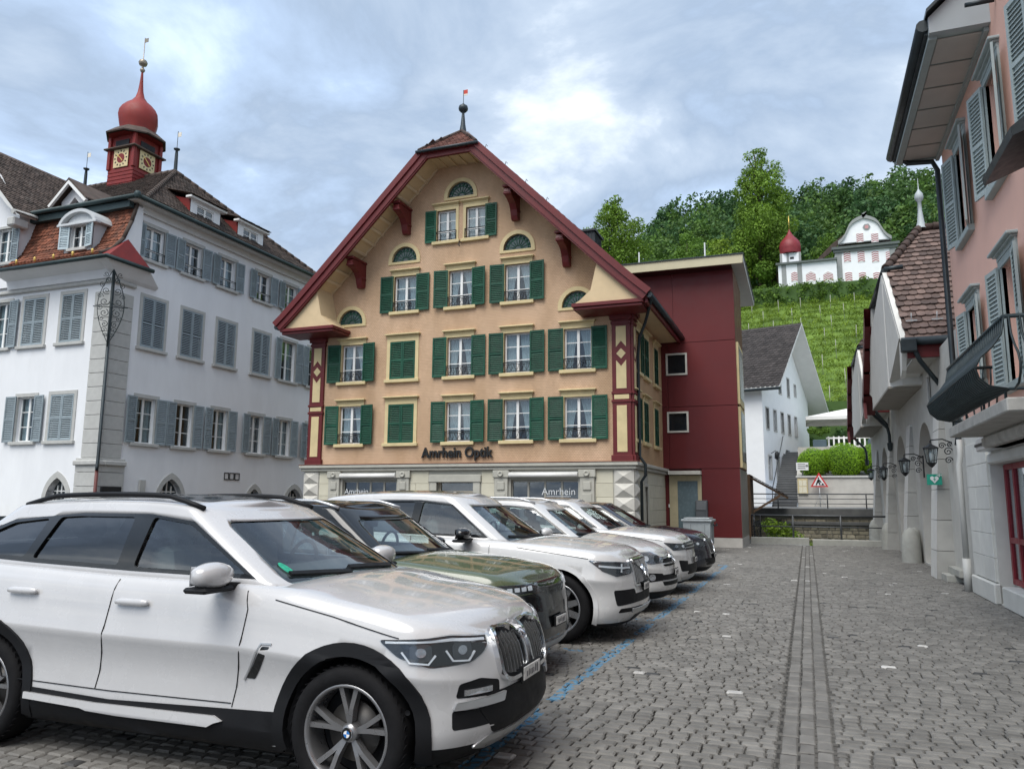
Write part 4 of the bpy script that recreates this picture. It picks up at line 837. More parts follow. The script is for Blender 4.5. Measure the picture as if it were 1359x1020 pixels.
# notice case, wall frame, niche pipe on the lane side
o_ = thing('notice_board', 'black-framed notice board at the foot of the town hall corner', 'notice board', (TX+.3, TY+.3, 1.3)); b = MB(); b.bbox(TX+.14, TX+.2, TY+.05, TY+.9, 1.0, 2.05, .01); b.build('frame', M_iron, o_); b = MB(); b.box(TX+.2, TX+.206, TY+.12, TY+.83, 1.08, 1.85); b.build('panel', mat('notice_paper', (.10, .10, .11), .5, .6, 30), o_)
o_ = thing('picture_frames', 'row of three small black-rimmed frames on the white town hall wall', 'frame', (TX, 26.7, 2.6))
for i in range(3):
    b = MB(); y = 26.24+i*.33; b.holed([(TX+.03, u, z) for u, z in hole(y, y+.31, 2.45, 2.76)], [[(TX+.03, u, z) for u, z in hole(y+.04, y+.27, 2.49, 2.72)]], (-.02, 0, 0)); b.box(TX+.001, TX+.012, y, y+.31, 2.45, 2.76, 1); b.build('frame', [M_iron, mat('frame_paper', (.6, .6, .6), .6)], o_)
b = MB(); b.box(TX+.02, TX+.10, 21.8, 22.05, 1.62, 2.32); tag(b.build('letter_box', M_gcase), 'narrow stone letter box on the town hall wall beside the pointed arch', 'letter box')
# outdoor stair with stone balls at the far left
o_ = thing('stone_stair', 'stone steps climbing beside the town hall wall', 'stair', (-27.5, 18.6, 0))
for k in range(10): b = MB(); b.bbox(-33, -26.0-k*.34, 18.2, 19.9, .17*k+.001, .17*k+.169, .01); b.build('step', M_stone, o_)
for x, y in ((-25.6, 18.1), (-26.6, 18.1)):
    o2 = thing('stone_ball', 'grey stone ball on a short post '+('at the foot of the stone stair' if x > -26 else 'beside the second stone step'), 'stone ball', (x, y, 0), group='stone balls by the stair'); b = MB(); b.lathe([(.16, 0), (.15, 1.2), (.18, 1.24), (.18, 1.3), (.1, 1.32)], (x, y, 0), 14); b.build('post', M_stone, o2); b = MB(); b.lathe([(.28*math.sin(a), 1.56-.28*math.cos(a)) for a in [i*math.pi/12 for i in range(13)]], (x, y, 0), 16); b.build('ball', M_stone, o2)

for k in range(6):
    b = MB(); x = -28+k*.95; b.lathe([(0, 0), (.05, .03), (.03, .09), (.06, .13), (0, .2)], (x, TY-.78, 10.2), 8); b.build('gilt_snow_hook', mat('gilt', ()), th_)
# ------------------------------------------------------------------ dark red annex behind the shop house
M_rp = mat('dark_red_panel', (.105, .007, .008), .55, .10, .7, .05, 20, coat=.08)
M_rp2 = mat('steel_grey_panel', (.22, .20, .18), .5, .1)
M_conc = mat('pale_concrete', (.50, .48, .45), .85, .12, 3, .2, 60)
rb = thing('red_annex', 'tall dark red panelled annex with a flat oversailing roof', 'building', (-5, 33, 0))
RX, RY0 = -2.30, 30.0
wz = [(-4.88, -4.20, 6.61, 7.34), (-4.88, -4.20, 4.37, 5.04)]
segs = [(.36, 2.90), (2.92, 5.29), (5.31, 7.81), (7.83, 10.62)]
cols_ = [(-9.5, -6.1), (-6.09, -4.02), (-4.01, RX)]
b = MB(); b.box(-9.4, RX-.03, RY0+.05, 33.6, .36, 10.5); b.build('core', mat('panel_joint', (.05, .008, .008), .7), rb)
dr = (-4.86, -3.86, 0, 2.62)
for z0, z1 in segs:
    for x0, x1 in [(-9.4, -4.64), (-4.63, RX)]:
        hs = [[(u, RY0, v_) for u, v_ in hole(a, c_, za, zb)] for a, c_, za, zb in wz if za > z0 and zb < z1]
        b = MB()
        if z0 < 1: 
            if x1 > -3: b.box(-3.70, RX, RY0, RY0+.04, z0, z1)
            else: b.box(x0, -4.95, RY0, RY0+.04, z0, z1)
        elif hs and x0 < -5: b.box(x0, -4.90, RY0, RY0+.04, z0, z1)
        elif hs: b.holed([(u, RY0, v_) for u, v_ in hole(-4.89, x1, z0, z1)], hs, (0, .08, 0))
        else: b.box(x0, x1, RY0, RY0+.04, z0, z1)
        b.build('facade_panel', M_rp, rb)
for a, c_, za, zb in wz:
    o_ = put('window', None, rb, True, (a, RY0, za))
    b = MB(); e = .07; b.box(a-e, a, RY0-.05, RY0+.1, za-e, zb+e); b.box(c_, c_+e, RY0-.05, RY0+.1, za-e, zb+e); b.box(a, c_, RY0-.05, RY0+.1, zb, zb+e); b.box(a, c_, RY0-.05, RY0+.1, za-e, za); b.build('frame', mat('pale_window_frame', (.55, .53, .48), .5), o_)
    b = MB(); b.box(a, c_, RY0+.03, RY0+.036, za, zb); b.build('pane', mat('dark_pane', (.012, .014, .018), .06, .1), o_)
b = MB(); b.box(-3.7, RX-.0, RY0-.02, RY0+.2, 0, .35); b.box(RX-.2, RX+.01, RY0+.2, 33.5, 0, .35); b.build('plinth', M_conc, rb)
for z0, z1 in segs: b = MB(); b.box(RX-.03, RX+.005, RY0+.002, 33.6, z0, z1-.0); b.build('side_panel', M_rp2 if z0 < 1 else M_rp, rb)
for k, (z0, z1) in enumerate(((3.2, 5.2), (5.6, 7.7))):
    b = MB(); b.box(RX, RX+.09, RY0+.15, RY0+2.4, z0-.25, z1+.05); b.box(RX+.09, RX+.1, RY0+.35, RY0+2.2, z0, z1-.1, 1); b.build('side_window', [M_cream, mat('dark_pane', ())], rb)
o_ = put('glass_door', None, rb, True, (-4.4, RY0, 0))
b = MB(); b.bbox(dr[0]-.06, dr[1]+.16, RY0-.35, RY0+.1, 2.68, 2.82, .01); b.build('canopy', mat('pale_window_frame', ()), o_)
b = MB(); b.box(-4.93, -4.62, RY0-.02, RY0+.1, .0, 2.66); b.box(-3.86, -3.72, RY0-.02, RY0+.1, 0, 2.66); b.box(-4.62, -3.86, RY0, RY0+.1, 2.45, 2.66); b.build('frame', mat('door_cream', (.46, .40, .26), .6), o_)
b = MB(); b.box(-4.62, -3.86, RY0+.03, RY0+.05, .02, 2.45); b.build('pane', mat('frosted_door_glass', (.13, .18, .20), .25, .1), o_)
b = MB(); b.box(-4.97, -4.93, RY0-.03, RY0, 1.45, 1.57); b.build('bell_push', M_frame, o_)
b = MB(); zt = 10.62; zl = 11.0
b.add([(-9.6, 29.35, 10.86), (-1.88, 29.35, 10.82), (-1.95, 37.6, 10.95), (-9.6, 37.6, 11.0), (-9.6, 29.35, 11.0), (-1.86, 29.35, 10.96), (-1.95, 37.6, 11.1), (-9.6, 37.6, 11.14)], [(0, 1, 2, 3), (4, 7, 6, 5), (1, 5, 6, 2), (2, 6, 7, 3), (0, 3, 7, 4)]); b.build('roof', mat('roof_white_soffit', (.58, .58, .56), .7, .05), rb)
b = MB(); b.add([(-9.6, 29.34, 10.66), (-1.88, 29.34, 10.62), (-1.86, 29.34, 10.965), (-9.6, 29.34, 11.005), (-9.6, 29.42, 10.66), (-1.88, 29.42, 10.62), (-1.86, 29.42, 10.965), (-9.6, 29.42, 11.005)], [(0, 1, 2, 3), (4, 7, 6, 5), (0, 4, 5, 1), (1, 5, 6, 2)]); b.build('fascia', mat('fascia_cream', (.52, .47, .32), .6, .05), rb)
b = MB(); b.add([(-9.62, 29.3, 11.006), (-1.83, 29.3, 10.966), (-1.9, 37.6, 11.12), (-9.62, 37.6, 11.15), (-9.62, 29.3, 11.05), (-1.83, 29.3, 11.01), (-1.9, 37.6, 11.16), (-9.62, 37.6, 11.19)], [(0, 1, 2, 3), (4, 7, 6, 5), (0, 4, 5, 1), (1, 5, 6, 2)]); b.build('roof_edge', M_gutter, rb)
b = MB(); b.add([(-9.5, 29.45, 10.64), (RX, 29.45, 10.60), (RX, 30, 10.60), (-9.5, 30, 10.64), (-9.5, 29.45, 10.86), (RX, 29.45, 10.82), (RX, 30, 10.82), (-9.5, 30, 10.86)], [(0, 1, 2, 3), (0, 4, 5, 1)]); b.build('eave_recess', mat('panel_joint', ()), rb)
for x, z1 in ((at(848, 335, Y=33).x, at(848, 335, Y=33).z), (at(935, 322, Y=33).x, at(935, 322, Y=33).z)):
    b = MB(); b.tube([(x, 33, 11), (x, 33, z1)], [.045, .03], 6); tag(b.build('mast', mat('mast_grey', (.45, .47, .48), .5)), 'thin pale mast on the red annex roof, '+('nearer the oversailing corner' if x > -6 else 'nearer the shop house'), 'mast')
# lean-to porch behind the annex
pc = thing('tiled_porch', 'small timber porch roof with brown tiles at the annex flank', 'porch', (-2, 38, 0))
b = MB(); us = V((-1, 0, .58)).normalized(); e = V((-.85, 37.6, 1.95)); tiles(b, e, V((0, 1, 0)), us, 2.2, 2.0, .2, .2, .04); b.add([e, e+V((0, 2.2, 0)), e+V((0, 2.2, 0))+us*2, e+us*2], [(0, 1, 2, 3)]); b.build('porch_tiles', M_tile, pc)['kind'] = 'stuff'
M_wood = mat('brown_beam', (.16, .10, .06), .8, .2, 6)
b = MB(); b.ob(e+V((0, .05, -.12)), us*2, (0, .1, 0), (0, 0, .1)); b.ob(e+V((-.3, .05, -.02)), V((-1.2, 0, -.75)), (0, .1, 0), (0, 0, .12)); b.ob(e+V((0, 2.0, -.12)), us*2, (0, .1, 0), (0, 0, .1)); b.box(e.x-1.75, e.x-1.6, 37.6, 39.8, 0, 2.95); b.build('porch_beams', M_wood, pc)
# dumpster and letter box
db = thing('waste_container', 'grey galvanised waste container on castors before the red annex', 'waste container', (-3.5, 26.5, 0))
b = MB(); P = [(-3.86, 26.0), (-2.98, 26.0), (-2.98, 27.05), (-3.86, 27.05)]; lo = [(x*.94+.06*-3.42, y*.94+.06*26.5, .16) for x, y in P]; hi = [(x, y, 1.02) for x, y in P]
b.add(lo+hi, [(0, 3, 2, 1), (4, 5, 6, 7), (0, 1, 5, 4), (1, 2, 6, 5), (2, 3, 7, 6), (3, 0, 4, 7)])
for t in (.2, .5, .8): b.box(-2.99, -2.965, 26.0+t*1.0-.02, 26.0+t*1.0+.02, .3, .95)
for t in (.25, .75): b.box(-3.86+.88*t-.02, -3.86+.88*t+.02, 25.975, 26.0, .35, .95)
M_galv = mat('galvanised', (.34, .37, .38), .5, .15, 4, .1, 40, metal=.35)
b.build('bin_body', M_galv, db); b = MB(); b.bbox(-3.92, -2.92, 25.94, 27.1, 1.02, 1.10, .02); b.bbox(-3.85, -2.99, 26.0, 27.05, 1.10, 1.15, .03); b.build('lid', M_galv, db)
b = MB(); b.tube([(-2.9, 26.1, .95), (-2.86, 26.1, .9), (-2.86, 26.95, .9), (-2.9, 26.95, .95)], .02, 6); b.build('handle', M_iron, db)
for x in (-3.7, -3.1):
    for y in (26.15, 26.9): b = MB(); b.lathe([(0, -.03), (.085, -.03), (.085, .03), (0, .03)], (x, y, .086), 12, ax='y'); b.box(x-.03, x+.03, y-.05, y+.05, .1, .2); b.build('castor', M_iron, db)
lbx = thing('post_box', 'dark grey wall box beside the glass door', 'post box', (-3.75, 29.9, 1.3)); b = MB(); b.bbox(-3.93, -3.5, 29.72, 29.98, .98, 1.72, .015); b.build('box_body', mat('box_grey', (.10, .11, .12), .5), lbx); b = MB(); b.bbox(-3.9, -3.53, 29.70, 29.72, 1.36, 1.68, .005); b.build('flap', mat('box_grey2', (.16, .17, .18), .4), lbx)
b = MB(); b.box(-3.8, -3.65, 29.8, 29.98, 0, .98); b.build('pedestal', mat('box_grey', ()), lbx)
# ------------------------------------------------------------------ stream, quay and far lane
b = MB(); b.bbox(-2.25, .0, 33.62, 33.95, -.4, .26, .02); b.build('quay_kerb', M_stone)['kind'] = 'structure'
b = MB(); b.bbox(.12, 3.2, 33.5, 33.85, -.4, .22, .02); b.build('quay_kerb', M_stone)['kind'] = 'structure'
b = MB(); b.add([(-6, 33.6, -1.6), (9, 33.6, -1.6), (9, 40.1, -1.6), (-6, 40.1, -1.6)], [(0, 1, 2, 3)]); tag(b.build('stream', mat('stream_water', (.05, .06, .05), .1, .3)), kind='structure')
rw = thing('stream_wall', 'rough rubble wall on the far bank of the stream', 'wall', (0, 40.2, -1.6))
b = MB(); b.box(-6, 9, 40.12, 40.5, -1.7, 1.0); b.build('mortar', mat('rubble_mortar', (.22, .20, .16), .95, .2, 8, .3), rw)
b = MB(); z = -1.5
while z < .85:
    hh = random.uniform(.13, .24); x = -6+random.random()*.2
    while x < 9:
        wd = random.uniform(.18, .5); j = random.uniform(.02, .07); b.bbox(x+.015, x+wd-.015, 40.12-j, 40.2, z+.012, z+hh-.012, .03, 0, random.random()); x += wd
    z += hh
tag(b.build('rubble', mat('rubble_stone', (.30, .265, .19), .9, .25, 5, .4, 50, rnd=.45), rw), kind='stuff')
b = MB(); b.bbox(-6, 9, 39.95, 40.6, 1.0, 1.40, .03); b.bbox(-6, 9, 39.9, 40.12, .62, .78, .02); b.build('coping', mat('dark_coping', (.13, .13, .125), .85, .2, 3, .2), rw)
b = MB(); b.add([(-8, 40.55, 1.38), (12, 40.55, 1.38), (12, 46.6, 1.45), (-8, 46.6, 1.45)], [(0, 1, 2, 3)]); tag(b.build('far_lane', mat('far_asphalt', (.20, .20, .195), .9, .1, 2)), kind='structure')
def railing(name, label, y, z0, xs, zs, zt, x0, x1, r=.022):
    o_ = thing(name, label, 'railing', (xs[0], y, z0))
    for x in xs: b = MB(); b.tube([(x, y, z0), (x, y, zt)], r*1.3, 8); b.build('post', mat('rail_grey', (.10, .105, .11), .5, .2, metal=.4), o_)
    for k, z in enumerate(zs): b = MB(); b.tube([(x0, y, z), (x1, y, z)], r*(1.3 if k == 0 else .8), 6); b.build('rail', mat('rail_grey', ()), o_)
    return o_
railing('quay_railing', 'dark two-rail railing along the near stream edge', 33.78, .2, (-2.1, -.59, 1.2, 2.9), (1.14, .70), 1.17, -2.2, 3.2, .03)
railing('bank_railing', 'grey tube railing on the far stream bank', 40.3, 1.38, (-3.2, -1.35, .9, 2.6, 4.4), (2.08, 1.85, 1.62), 2.09, -4, 8)
gt = thing('iron_gate', 'curly black iron gate end beside the annex plinth', 'gate', (-2.1, 33.7, 0)); b = MB()
for k in range(4):
    for s_ in (-1, 1): b.tube([(-2.02+s_*.10+.10*(1-t)*math.cos(t*9+k), 33.7, .3+k*.2+.10*(1-t)*math.sin(t*9+k)) for t in [i/14*.9 for i in range(15)]], .014, 5)
b.tube([(-2.2, 33.7, .1), (-2.2, 33.7, 1.15), (-1.85, 33.7, 1.15), (-1.85, 33.7, .1)], .02, 6); b.build('gate_scrolls', M_iron, gt)
LF_L = leafmat('leaf_light', (.16, .26, .025), (.20, .30, .03)); LF_M = leafmat('leaf_mid', (.085, .17, .024), (.12, .21, .028)); LF_D = leafmat('leaf_dark', (.040, .095, .036), (.06, .125, .04)); LF_B = leafmat('leaf_box', (.16, .30, .015), (.21, .36, .02))
tag(put('bush', leaves([(-1.1, 34.5, .4, .6), (-.6, 34.7, .1, .5), (-1.5, 34.4, .7, .4), (-.2, 34.9, -.2, .5)], 1800, .12, seed=5)), 'leafy green bush growing out of the stream by the annex', 'bush').data.materials.append(LF_L)
# ------------------------------------------------------------------ white gabled house across the stream (turned 14 degrees)
whx, why = -2.45, 52.0; ra = R(-14)
wh = thing('white_house', 'white gabled house with rows of small grey windows beyond the stream', 'house', (whx, why, 1.4), ra)
# local: +y along the gable wall, gable faces +x, -x is the house length
M_whh = mat('bright_white_render', (.78, .79, .80), .9, .03, 2, .1, 30)
hw_ = 11.6; Ez = 7.9; Pk = 12.7
gw = [(1.0+k*1.72, 5.05, .62, 1.35) for k in range(5)]+[(1.2+k*1.75, 1.75, .66, 1.5) for k in (0, 1, 3, 4)]+[(4.2, 7.75, .55, 1.15), (6.3, 7.75, .55, 1.3), (8.1, 8.0, .5, .8)]
b = MB(); b.holed([(0, 0, 0), (0, hw_, 0), (0, hw_, Ez), (0, hw_/2, Pk), (0, 0, Ez)], [[(0, u, z) for u, z in hole(y-w_/2, y+w_/2, z, z+h_)] for y, z, w_, h_ in gw]+[[(0, u, z) for u, z in hole(5.0, 6.1, 1.5, 3.9)]], (-.2, 0, 0))
b.add([(0, 0, 0), (-14, 0, 0), (-14, 0, Ez), (0, 0, Ez)], [(0, 1, 2, 3)]); b.build('wall', M_whh, wh, False)
for y, z, w_, h_ in gw:
    o_ = put('window', None, wh, False, (0, y, z), R(90)); b = MB(); e = .09; b.box(-w_/2-e, -w_/2, -.03, .12, -.08, h_+e); b.box(w_/2, w_/2+e, -.03, .12, -.08, h_+e); b.box(-w_/2, w_/2, -.03, .12, h_, h_+e); b.box(-w_/2, w_/2, -.06, .12, -.08, 0); b.build('frame', M_gcase, o_, False)
    b = MB(); b.box(-w_/2, w_/2, .14, .15, 0, h_); b.build('pane', mat('dark_pane', ()), o_, False); b = MB(); b.box(-.03, .03, .11, .14, 0, h_); b.box(-w_/2, w_/2, .115, .14, h_*.6, h_*.6+.04); b.build('sash', M_frame, o_, False)
b = MB(); b.box(-.18, -.12, 5.0, 6.1, 1.5, 3.9); b.build('door', mat('grey_door', (.22, .22, .23), .6), wh, False)
for s_, nm in ((0, 'near'), (1, 'far')):
    b = MB(); y0 = -.55 if s_ == 0 else hw_+2.0; sl_ = (Pk-Ez)/(hw_/2); z0 = Ez-.05-(.55 if s_ == 0 else 2.0)*sl_*(1 if s_ == 0 else .95)
    A = [(1.3, y0, z0), (1.3, hw_/2, Pk+.05), (-14, hw_/2, Pk+.05), (-14, y0, z0)]; b.add(A+[(x, y, z+.16) for x, y, z in A], [(0, 1, 2, 3), (4, 7, 6, 5), (0, 4, 5, 1), (0, 3, 7, 4)]); b.build('roof', mat('white_soffit', (.62, .62, .60), .8, .05), wh, False)
    us = V((0, hw_/2-y0, Pk+.05-z0)); L_ = us.length; b = MB(); tiles(b, (-14, y0, z0+.18), V((1, 0, 0)), us/L_, 15.3, L_, .3, .3, .045); b.build('roof_tiles', mat('slate_brown_tile', (.042, .036, .034), .9, .25, 1.5, .2, 60, rnd=.3), wh, False)['kind'] = 'stuff'
b = MB(); b.tube([(1.35, -.6, Ez-.45), (-14, -.6, Ez-.45)], .10, 8); b.build('gutter', M_gutter, wh, False)
b = MB(); b.tube([(.02, .12, 3.4), (.35, .12, 3.6)], .02, 6); b.lathe([(.03, 3.0), (.16, 3.1), (.13, 3.45), (.05, 3.55)], (.4, .12, 0), 8); tag(put('wall_lantern', b.mesh('wl', M_iron), None, True, (whx+.35, why+.6, 1.4)), 'black wall lantern on the white gabled house', 'lantern')
# stairs beside it
sta = thing('grey_staircase', 'long grey outdoor stair climbing beside the white house', 'stair', (-1.05, 44.3, 1.4), R(-1.8))
for k in range(24):
    b = MB(); b.box(-.75, .50, k*.54, k*.54+.56, k*.155-.05, k*.155+.15); b.build('step', mat('step_grey', (.13, .135, .14), .85, .12, 3), sta, False)
    b = MB(); b.box(-.75, .50, k*.54-.03, k*.54+.10, k*.155+.15, k*.155+.165); b.build('lit_tread_strip', mat('lit_tread_grey', (.24, .245, .25), .8), sta, False)  # paler strip painted as light along each tread; the stone is one grey
b = MB(); b.tube([(-.7, 0, .0), (-.7, 0, .95), (-.7, 12.4, 4.9), (-.7, 12.4, 3.8)], .025, 6); b.build('handrail', M_iron, sta, False)
# retaining wall, hedge balls, terrace
rt_ = thing('retaining_wall', 'pale rendered retaining wall below the clipped box balls', 'wall', (4, 46.3, 1.4)); b = MB(); b.box(-.50, 9, 46.0, 46.4, 1.4, 3.02); b.build('wall_face', mat('pale_wall', (.50, .48, .44), .9, .1, 2, .2, 30, dirt=((.34, .32, .29), 1.2, .5)), rt_); b = MB(); b.bbox(-.55, 9, 45.93, 46.5, 3.02, 3.14, .02); b.build('wall_coping', M_gcase, rt_)
b = MB(); b.add([(-.5, 46.3, 3.0), (12, 46.3, 3.0), (12, 50, 3.6), (-.5, 50, 3.6)], [(0, 1, 2, 3)]); b.add([(-.4, 50, 5.0), (14, 50, 5.0), (14, 67, 5.2), (-.4, 67, 5.2)], [(0, 1, 2, 3)]); b.add([(-.4, 50, 3), (14, 50, 3), (14, 50, 5), (-.4, 50, 5)], [(0, 1, 2, 3)]); b.add([(-.4, 50, 3), (-.4, 67, 3), (-.4, 67, 5.2), (-.4, 50, 5)], [(0, 1, 2, 3)]); tag(b.build('terrace', mat('terrace_gravel', (.42, .40, .36), .9, .15)), kind='structure')
balls = [(.42, 47.3, 3.9, .86, 'beside the stair sign'), (2.05, 47.1, 4.02, 1.0, 'above the roadworks sign'), (2.85, 48.4, 4.2, .62, 'between two larger balls'), (3.75, 47.3, 4.05, .98, 'by the arcade pier'), (1.2, 48.5, 4.2, .55, 'small one tucked behind the others'), (5.6, 47.3, 4.05, 1.0, 'farther along the retaining wall')]
for i, (x, y, z, r_, wh_) in enumerate(balls):
    o_ = thing('box_ball', 'clipped bright green box ball '+wh_, 'topiary', (x, y, 3), group='clipped box balls on the retaining wall')
    me = leaves([(0, 0, z-3, r_)]*1, 5200, .075, seed=20+i); 
    co_ = np.empty(len(me.vertices)*3); me.vertices.foreach_get('co', co_); co_ = co_.reshape(-1, 4, 3); c_ = co_.mean(1); d = c_-np.array([0, 0, z-3]); n_ = np.linalg.norm(d, axis=1); bump = 1+.05*np.sin(c_[:, 0]*7+i)*np.sin(c_[:, 1]*6)*np.sin(c_[:, 2]*5)
    new = d/n_[:, None]*(r_*bump*(1-.10*np.random.default_rng(i).random(len(n_))**2))[:, None]; co_ += (new-d)[:, None, :]; me.vertices.foreach_set('co', co_.ravel()); me.materials.append(LF_B); put('foliage', me, o_, False)
    b = MB(); b.lathe([(.06, 0), (.05, z-3)], (0, 0, 0), 6); b.build('stem', M_wood, o_, False); b = MB(); b.lathe([((r_*.88)*math.sin(a), z-3-(r_*.88)*math.cos(a)) for a in [j*math.pi/10 for j in range(11)]], (0, 0, 0), 18); b.build('inner_foliage', mat('box_inner', (.06, .13, .01), .8), o_, False)
def hedge(name, label, x0, x1, y0, y1, z0, z1, n, sz, lm, seed):
    rg_ = np.random.default_rng(seed); cs = [(rg_.uniform(x0, x1), rg_.uniform(y0, y1), rg_.uniform(z0, z1), sz*2.2) for _ in range(max(40, n//60))]
    o_ = thing(name, label, 'hedge', ((x0+x1)/2, (y0+y1)/2, z0)); me = leaves(cs, n, sz, seed=seed); me.materials.append(lm); put('foliage', me, o_); b = MB(); b.box(x0+.1, x1-.1, y0+.1, y1-.1, z0-.2, z1-.1); b.build('inner_foliage', mat('hedge_inner', (.05, .10, .02), .8), o_)
    return o_
hedge('low_hedge', 'low clipped hedge along the terrace edge behind the box balls', .2, 7, 49.3, 49.9, 3.6, 4.35, 4200, .10, LF_D, 31)
ps = thing('parasol', 'large white square parasol over the terrace seats', 'parasol', (3.4, 58, 5.1)); b = MB(); q = [(.15, 55.5), (6.6, 55.5), (6.6, 60.5), (.15, 60.5)]; ap = (3.4, 58, 8.25)
b.add([(x, y, 7.42) for x, y in q]+[ap]+[(x, y, 7.2) for x, y in q], [(0, 1, 4), (1, 2, 4), (2, 3, 4), (3, 0, 4), (0, 5, 6, 1), (1, 6, 7, 2), (2, 7, 8, 3), (3, 8, 5, 0)]); b.build('canopy', mat('parasol_white', (.72, .71, .68), .8, .04), ps); b = MB(); b.tube([(3.3, 58, 5.05), (3.3, 58, 8.2)], .05, 8); b.build('pole', M_frame, ps)
b = MB()
for k in range(4): b.tube([(3.4, 58, 8.1), (q[k][0], q[k][1], 7.4)], .025, 5)
b.build('ribs', M_frame, ps)
tf = thing('terrace_fence', 'white slatted fence around the terrace', 'fence', (3, 53, 5)); 
for k in range(12): b = MB(); b.box(1.4+k*.3, 1.5+k*.3, 53, 53.05, 5, 5.85); b.build('slat', M_frame, tf)
b = MB(); b.box(1.3, 5.0, 53.05, 53.1, 5.7, 5.8); b.box(1.3, 5, 53.05, 53.1, 5.15, 5.25); b.build('fence_rail', M_frame, tf)
for x, y, s_, lb in ((.9, 52.5, .0, 'olive shrub in a blue-grey planter beside the white slatted fence'), (4.1, 52.6, 1, 'round topiary in a dark planter under the parasol')):
    o_ = thing('planter', lb, 'planter', (x, y, 5)); b = MB(); b.bbox(x-.4, x+.4, y-.35, y+.35, 5, 5.6, .03); b.build('pot', mat('planter_blue', (.06, .09, .11), .6), o_); me = leaves([(x, y, 6.0, .42)] if s_ else [(x+dx, y, 6.1+abs(dx)*.3, .3) for dx in (-.4, 0, .4)], 900, .10 if s_ else .12, seed=41+int(s_)); me.materials.append(LF_B if s_ else LF_M); put('foliage', me, o_)
hedge('garden_hedge', 'dark ivy hedge behind the terrace parasol', -.5, 9, 66, 67.2, 5.2, 9.8, 9000, .22, LF_D, 33)
bs_ = thing('dome_bush', 'dark rounded yew dome on the terrace', 'bush', (3, 61, 5.2)); me = leaves([(2.8, 61, 5.8, 1.3)], 2600, .13, seed=44); me.materials.append(LF_D); put('foliage', me, bs_)
# signs on the retaining wall
def tri(c, s, y): return [(c[0]-s, y, c[1]), (c[0]+s, y, c[1]), (c[0], y, c[1]+s*1.73)]
ss = thing('roadworks_sign', 'triangular red-bordered roadworks sign standing by the retaining wall', 'road sign', (.65, 45.7, 1.4)); b = MB(); b.prism(tri((.65, 2.52), .46, 45.66), (0, .02, 0), 0); b.build('border', mat('sign_red', (.55, .04, .04), .5, .03), ss); b = MB(); b.prism(tri((.65, 2.59), .33, 45.65), (0, .009, 0)); b.build('field', mat('sign_white', (.75, .75, .75), .5, .03), ss)
b = MB(); b.prism([(x, 45.64, z) for x, z in ((.46, 2.62), (.52, 2.62), (.60, 2.78), (.66, 2.62), (.72, 2.62), (.66, 2.84), (.74, 2.74), (.78, 2.77), (.66, 2.95), (.57, 2.93))], (0, .009, 0)); b.prism([(x, 45.64, z) for x, z in ((.74, 2.62), (.92, 2.62), (.83, 2.74))], (0, .009, 0)); b.lathe([(0, 0), (.045, 0)], (.62, 45.645, 3.0), 10, 0, False, ax='y'); b.build('pictogram', mat('black_letters', ()), ss)
b = MB(); b.tube([(.65, 45.7, 1.42), (.65, 45.7, 2.5)], .02, 6); b.tube([(.35, 45.6, 1.42), (.65, 45.7, 2.1), (.95, 45.6, 1.42)], .015, 5); b.build('stand', mat('mast_grey', ()), ss)
mb_ = thing('menu_case', 'cream glazed menu case on the retaining wall', 'menu case', (-.2, 45.95, 2.2)); b = MB(); b.bbox(-.46, .06, 45.9, 45.99, 2.12, 2.98, .01); b.build('case', mat('menu_cream', (.55, .46, .25), .5), mb_)
for x, z, w_, h_ in ((-.40, 2.2, .18, .34), (-.2, 2.2, .2, .34), (-.40, 2.58, .18, .32), (-.2, 2.58, .2, .32)): b = MB(); b.box(x, x+w_, 45.895, 45.899, z, z+h_); b.build('sheet', mat('menu_paper', (.70, .66, .52), .6, .15, 20), mb_)
ns = thing('white_info_sign', 'small white information board before the box balls', 'sign', (-.2, 46.1, 3.1)); b = MB(); b.bbox(-.5, .14, 46.08, 46.11, 3.45, 3.88, .005); b.build('board', mat('sign_white', ()), ns); b = MB()
for i in range(3): b.box(-.42, -.02, 46.072, 46.079, 3.55+i*.11, 3.59+i*.11)
b.lathe([(0, 0), (.07, 0)], (.06, 46.074, 3.7), 10, 0, False, ax='y'); b.build('lines', mat('sign_grey', (.2, .2, .2), .5), ns); b = MB(); b.tube([(-.18, 46.12, 3.1), (-.18, 46.12, 3.5)], .02, 6); b.build('post', M_iron, ns)
# ------------------------------------------------------------------ pink house on the right
M_pink = mat('pink_render', (.72, .445, .365), .9, .05, 1.2, .12, 40)
M_gblue = mat('grey_green_paint', (.34, .40, .40), .6, .08, 4, rnd=.06)
M_asht = mat('pale_ashlar', (.60, .60, .57), .8, .07, 3, .15, 70, rnd=.05)
PX, PY1, PY0 = 2.95, 17.30, -6.0
pk = thing('pink_house', 'pink rendered house with grey shutters, deep eaves and a curved balcony', 'house', (5, 12, 0))
wy = [15.48, 12.86, 10.24, 7.6, 5.0]
H = []
for i, y in enumerate(wy): H.append((y, 6.50, .86, 1.70, 1)); H.append((y, 3.42 if i else 3.75, .86, 1.80 if i else 1.40, 2))
H = [h for h in H]
b = MB(); b.holed([(PX, PY1, 2.95), (PX, PY0, 2.95), (PX, PY0, 14), (PX, 12.7, 14), (PX, 12.7, 9.0), (PX, PY1, 9.0)], [[(PX, u, z) for u, z in hole(y-w_/2, y+w_/2, z0, z0+h_)] for y, z0, w_, h_, r_ in H], (.22, 0, 0))
b.add([(PX, PY1, 2.95), (9, PY1, 2.95), (9, PY1, 11.5), (6, PY1, 11.5), (PX, PY1, 9.0)], [(0, 1, 2, 3, 4)]); b.build('wall', M_pink, pk)
